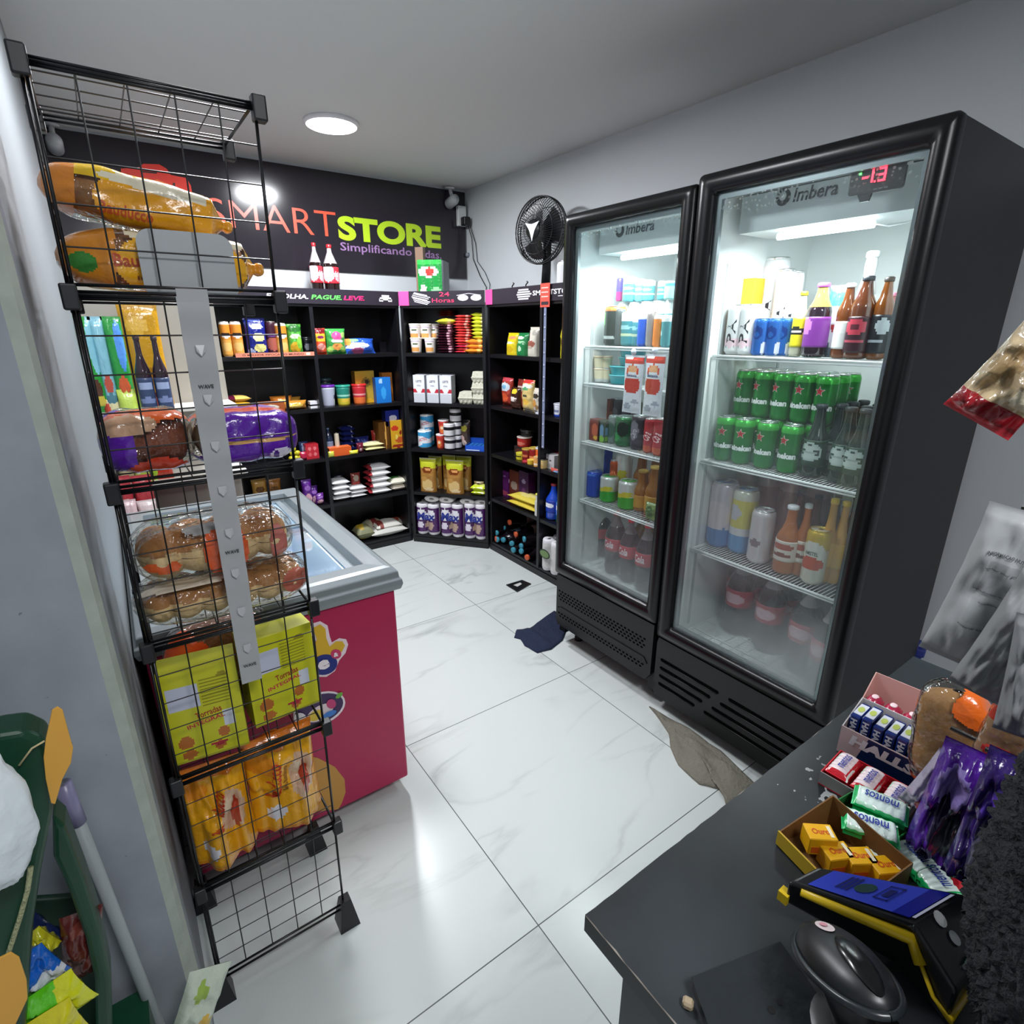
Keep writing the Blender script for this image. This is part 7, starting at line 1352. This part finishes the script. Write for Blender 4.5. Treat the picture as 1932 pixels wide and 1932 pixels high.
hb('snack_bag', 1880, 1560, .62, 100, 320, -178, 'dark purple shiny bag hanging at the right, above the card terminal', blobs=((.5, .3, .3, .14, '5a3ab0'), (.5, .62, .24, .2, '3c3e52'), (.4, .85, .4, .1, '1c1038')), base='2a125e', wr=.9, th=.05, seed=44)
hb('snack_bag', 1765, 1480, .74, 60, 150, -165, 'translucent white bag corner between the bread and the purple bags', base='a8a0b4', blobs=((.4, .8, .3, .1, 'b8303a'),), th=.03, wr=.8, seed=50)
def hooks():
    e = empty('hook_rack', 'black hook rack of the hanging bags, its prongs poking out between them', 'rack', (.72, -.42, ZC)); bk = M('0a0b0d', .3)
    g = G(); g.box((-.25, -.012, 0), (.3, 0, .75), bk); part('rack_panel', g, e)
    for px, py, d in ((1794, 1373, .735), (1859, 1413, .66), (1868, 1308, .72), (1926, 716, .80), (1928, 957, .78)):
        p = dist(px, py, d)-Vector((.72, -.42, ZC)); part('prong', G().tube([p, (p.x, p.y*.5, p.z), (p.x, 0, p.z)], .0028, bk, 8), e)
hooks()
# black curly fleece at the bottom right
def fleece():
    c = dist(2155, 1800, .50); g = G(); nu, nv = 130, 150; r = Vector((.085, .085, .22))
    def S(u, v):
        th = math.pi*(.02+.96*v); a = 2*math.pi*u; d = Vector((math.sin(th)*math.cos(a), math.sin(th)*math.sin(a), math.cos(th))); q = noise.noise(Vector((d.x, d.y, d.z*3))*13); q2 = noise.noise(Vector((d.x, d.y, d.z*3))*28+Vector((5, 1, 2)))
        k = 1+.16*abs(q)+.06*q2+.05*noise.noise(d*2); return (d.x*r.x*k, d.y*r.y*k, d.z*r.z*k)
    g.grid(S, nu, nv, M('2a2d30', .95, 'rough', bump=.8, scale=220)); put(part('fleece_garment', g), (c.x, c.y, ZC+.235), 0, 'black curly fleece garment bunched at the bottom right corner of the picture', 'garment')
fleece()
# ---------------------------------------------------------------- green sweets stand at the bottom left, in front of the pier
def W3(pts, y): return [ony(px, py, y) for px, py in pts]
def slabpx(nm, pts, y, th, m, e=None, lab=None, bevel=.004):
    P = W3(pts, y); L0 = e.location if e else Vector(); g = G(); n = len(P)
    g.add([(p.x-L0.x, p.y-L0.y, p.z-L0.z) for p in P]+[(p.x-L0.x, p.y-L0.y+th, p.z-L0.z) for p in P], [tuple(range(n))[::-1], tuple(range(n, 2*n))]+[(i, (i+1) % n, n+(i+1) % n, n+i) for i in range(n)], m); return part(nm, g, e, lab, bevel=bevel)
GR = M('0a3c27', .35); e = empty('sweets_stand', 'dark green plastic sweets stand at the bottom left, in front of the grey pier', 'stand', (-.25, .86, 0))
slabpx('side_panel', [(-60, 1400), (0, 1386), (45, 1379), (84, 1396), (102, 1440), (100, 1530), (78, 1640), (60, 1760), (45, 1990), (-60, 1990)], .80, .05, GR, e, bevel=.008)
slabpx('side_panel', [(98, 1540), (122, 1560), (160, 1660), (192, 1760), (210, 1850), (214, 1990), (182, 1990), (178, 1850), (160, 1770), (128, 1680), (100, 1620)], .86, .05, GR, e, bevel=.008)
g = G(); g.box((-.15, -.02, 0), (.10, .10, .34), GR); part('stand_base', g, e)
slabpx('shelf_bin', [(40, 1700), (170, 1690), (200, 1830), (205, 1990), (20, 1990)], .94, .012, M('0b2a1c', .5), e)
def sw(px0, px1, py0, py1, y, roll, base, bl, lab, seed):
    a, b = ony(px0, (py0+py1)/2, y), ony(px1, (py0+py1)/2, y); c = ony((px0+px1)/2, py0, y); d = ony((px0+px1)/2, py1, y); w, h = (b.x-a.x)*1.2, (c.z-d.z)*1.15
    o = pouch('sweet_bag', w, h, .03, base, blobs=bl, seed=seed, wr=.6, nu=18, nv=18); put(o, ((a.x+b.x)/2, y, d.z), 0, lab, 'sweet bag', ry=math.radians(roll)); return o
sw(45, 125, 1725, 1795, .90, -20, '18244e', (), 'navy sweet bag at the back of the green stand', 1)
sw(100, 180, 1740, 1850, .89, 10, '5a2420', ((.5, .8, .3, .1, '7a3a30'),), 'brown glossy sweet bag in the green stand', 2)
sw(78, 112, 1745, 1790, .885, -20, 'c8c428', (), 'small yellow sweet bag between the navy and blue bags', 3)
sw(42, 130, 1790, 1860, .86, -16, '1560c0', ((.5, .25, .5, .22, 'd8dce4'),), 'blue and white bag in the green stand', 4)
sw(48, 182, 1855, 1925, .84, -14, '5ec81e', ((.85, .5, .2, .6, 'd4d81e'), (.3, .3, .2, .2, '1a6a1a')), 'bright green and yellow sweet bag in the green stand', 5)
sw(60, 165, 1905, 1975, .82, -8, 'd4cc20', (), 'yellow sweet bag at the very bottom left', 6)
def tagcard(pts, y, lab): o = slabpx('price_tag', pts, y, .003, M('d8a040', .45), bevel=.001); return tag(o, lab, 'price tag')
tagcard([(98, 1340), (108, 1334), (118, 1340), (130, 1385), (138, 1412), (134, 1440), (118, 1470), (104, 1518), (96, 1516), (86, 1470), (82, 1430), (86, 1395)], .78, 'pointed yellow tag at the top of the green stand')
tagcard([(-20, 1815), (0, 1808), (20, 1798), (36, 1808), (50, 1850), (52, 1885), (30, 1932), (10, 1960), (-20, 1960)], .70, 'yellow tag at the lower left corner of the picture')
g = G(); p0, p1, p2 = ony(84, 1398, .79), ony(60, 1412, .79), ony(36, 1444, .79); g.tube([p0, p1, p2], .0012, M('c9b98c', .7)); tag(part('string', g), 'thin string tied to the pointed yellow tag', 'string')
g = G(); P = [ony(px, py, .79) for px, py in ((58, 1636), (52, 1680), (38, 1730), (22, 1780), (10, 1815))]
g.tube(P, .003, M('a9ad84', .7, 'rough', bump=.8, scale=200), 8); tag(part('cord', g), 'twisted pale cord on the front of the green stand', 'cord')
o = G(); c = ony(-22, 1540, .74)
def FS(u, v):
    th = math.pi*(.03+.94*v); a = 2*math.pi*u; d = Vector((math.sin(th)*math.cos(a), math.sin(th)*math.sin(a), math.cos(th))); k = 1+.14*noise.noise(d*2.5)+.03*noise.noise(d*9); return (d.x*.042*k, d.y*.03*k, d.z*.10*k)
o.grid(FS, 30, 30, M('dfe8ec', .7, bump=.4, scale=40)); put(part('cotton_bag', o), (c.x-.005, c.y, c.z), 0, 'puffy white bag hanging on the green stand at the left edge', 'bag')
g = G(); a, b = ony(118, 1478, .955), ony(322, 1990, .94); b0 = a+(b-a)*(a.z/(a.z-b.z)); g.tube([a, a+(b-a)*.5, Vector((b.x+(b.x-a.x)*(b.z/(a.z-b.z)), .93, .01))], .0095, M('9ca3a6', .4), 12); g.tube([a, a+(b-a)*.12], .0115, M('8a86a8', .3), 12); tag(part('broom_handle', g), 'pale grey broom handle leaning on the grey pier', 'broom handle')
o = sw(288, 372, 1868, 1990, .90, 24, 'c8d2c0', ((.4, .75, .16, .12, '9ab848'), (.7, .3, .2, .2, 'd8b048'), (.3, .3, .15, .1, 'e8ece4')), 'white packet with green and yellow print at the foot of the grey pier', 9)
# small blue packs at the wall behind the counter
for k, (px, py) in enumerate(((1728, 1214), (1736, 1226), (1726, 1236))):
    p = onx(px, py, 2.30); g = G(); g.box((-.025, -.02, 0), (.025, .02, .03), M('26358a', .4), bev=.004); put(part('blue_pack', g), (2.29, p.y, p.z-.015), .2*k, ['small blue pack at the wall behind the right fridge, upper', 'small blue pack at the wall behind the right fridge, middle', 'small blue pack at the wall behind the right fridge, lowest'][k], 'pack')
# ================================================================ members of a row or a stack: the label says which one it is
bpy.context.view_layer.update()
ORD = ['', 'second', 'third', 'fourth', 'fifth', 'sixth', 'seventh', 'eighth', 'ninth', 'tenth', 'eleventh', 'twelfth', 'thirteenth', 'fourteenth']
HEAPS = ('rear green cans', 'upper green cans', 'rear green bottles', 'lying bottles with', 'white-lidded jars', 'cola bottles in the right fridge', 'dark red bottles', 'yellow sweets')
fam = {}
for o in bpy.data.objects:
    if o.parent is None and o.get('group') and not o['group'].startswith(HEAPS): fam.setdefault((o['group'], o['label']), []).append(o)
for (gr, lab), L_ in fam.items():
    if len(L_) < 2: continue
    P = [(proj(o.matrix_world.translation), o) for o in L_]; zs = [o.matrix_world.translation.z for o in L_]
    up = max(zs)-min(zs) > .03
    P.sort(key=lambda t: -t[0][1] if up else t[0][0]); n = len(P)
    for k, (_, o) in enumerate(P):
        if up: s = 'lowest' if k == 0 else 'topmost' if k == n-1 else ORD[k]+' from the bottom'
        else: s = 'leftmost' if k == 0 else 'rightmost' if k == n-1 else ORD[k]+' from the left'
        w_ = lab.split(); room = 16-len(s.split()); o['label'] = ' '.join(w_[:room]).rstrip(',')+', '+s if len(w_) <= room else lab
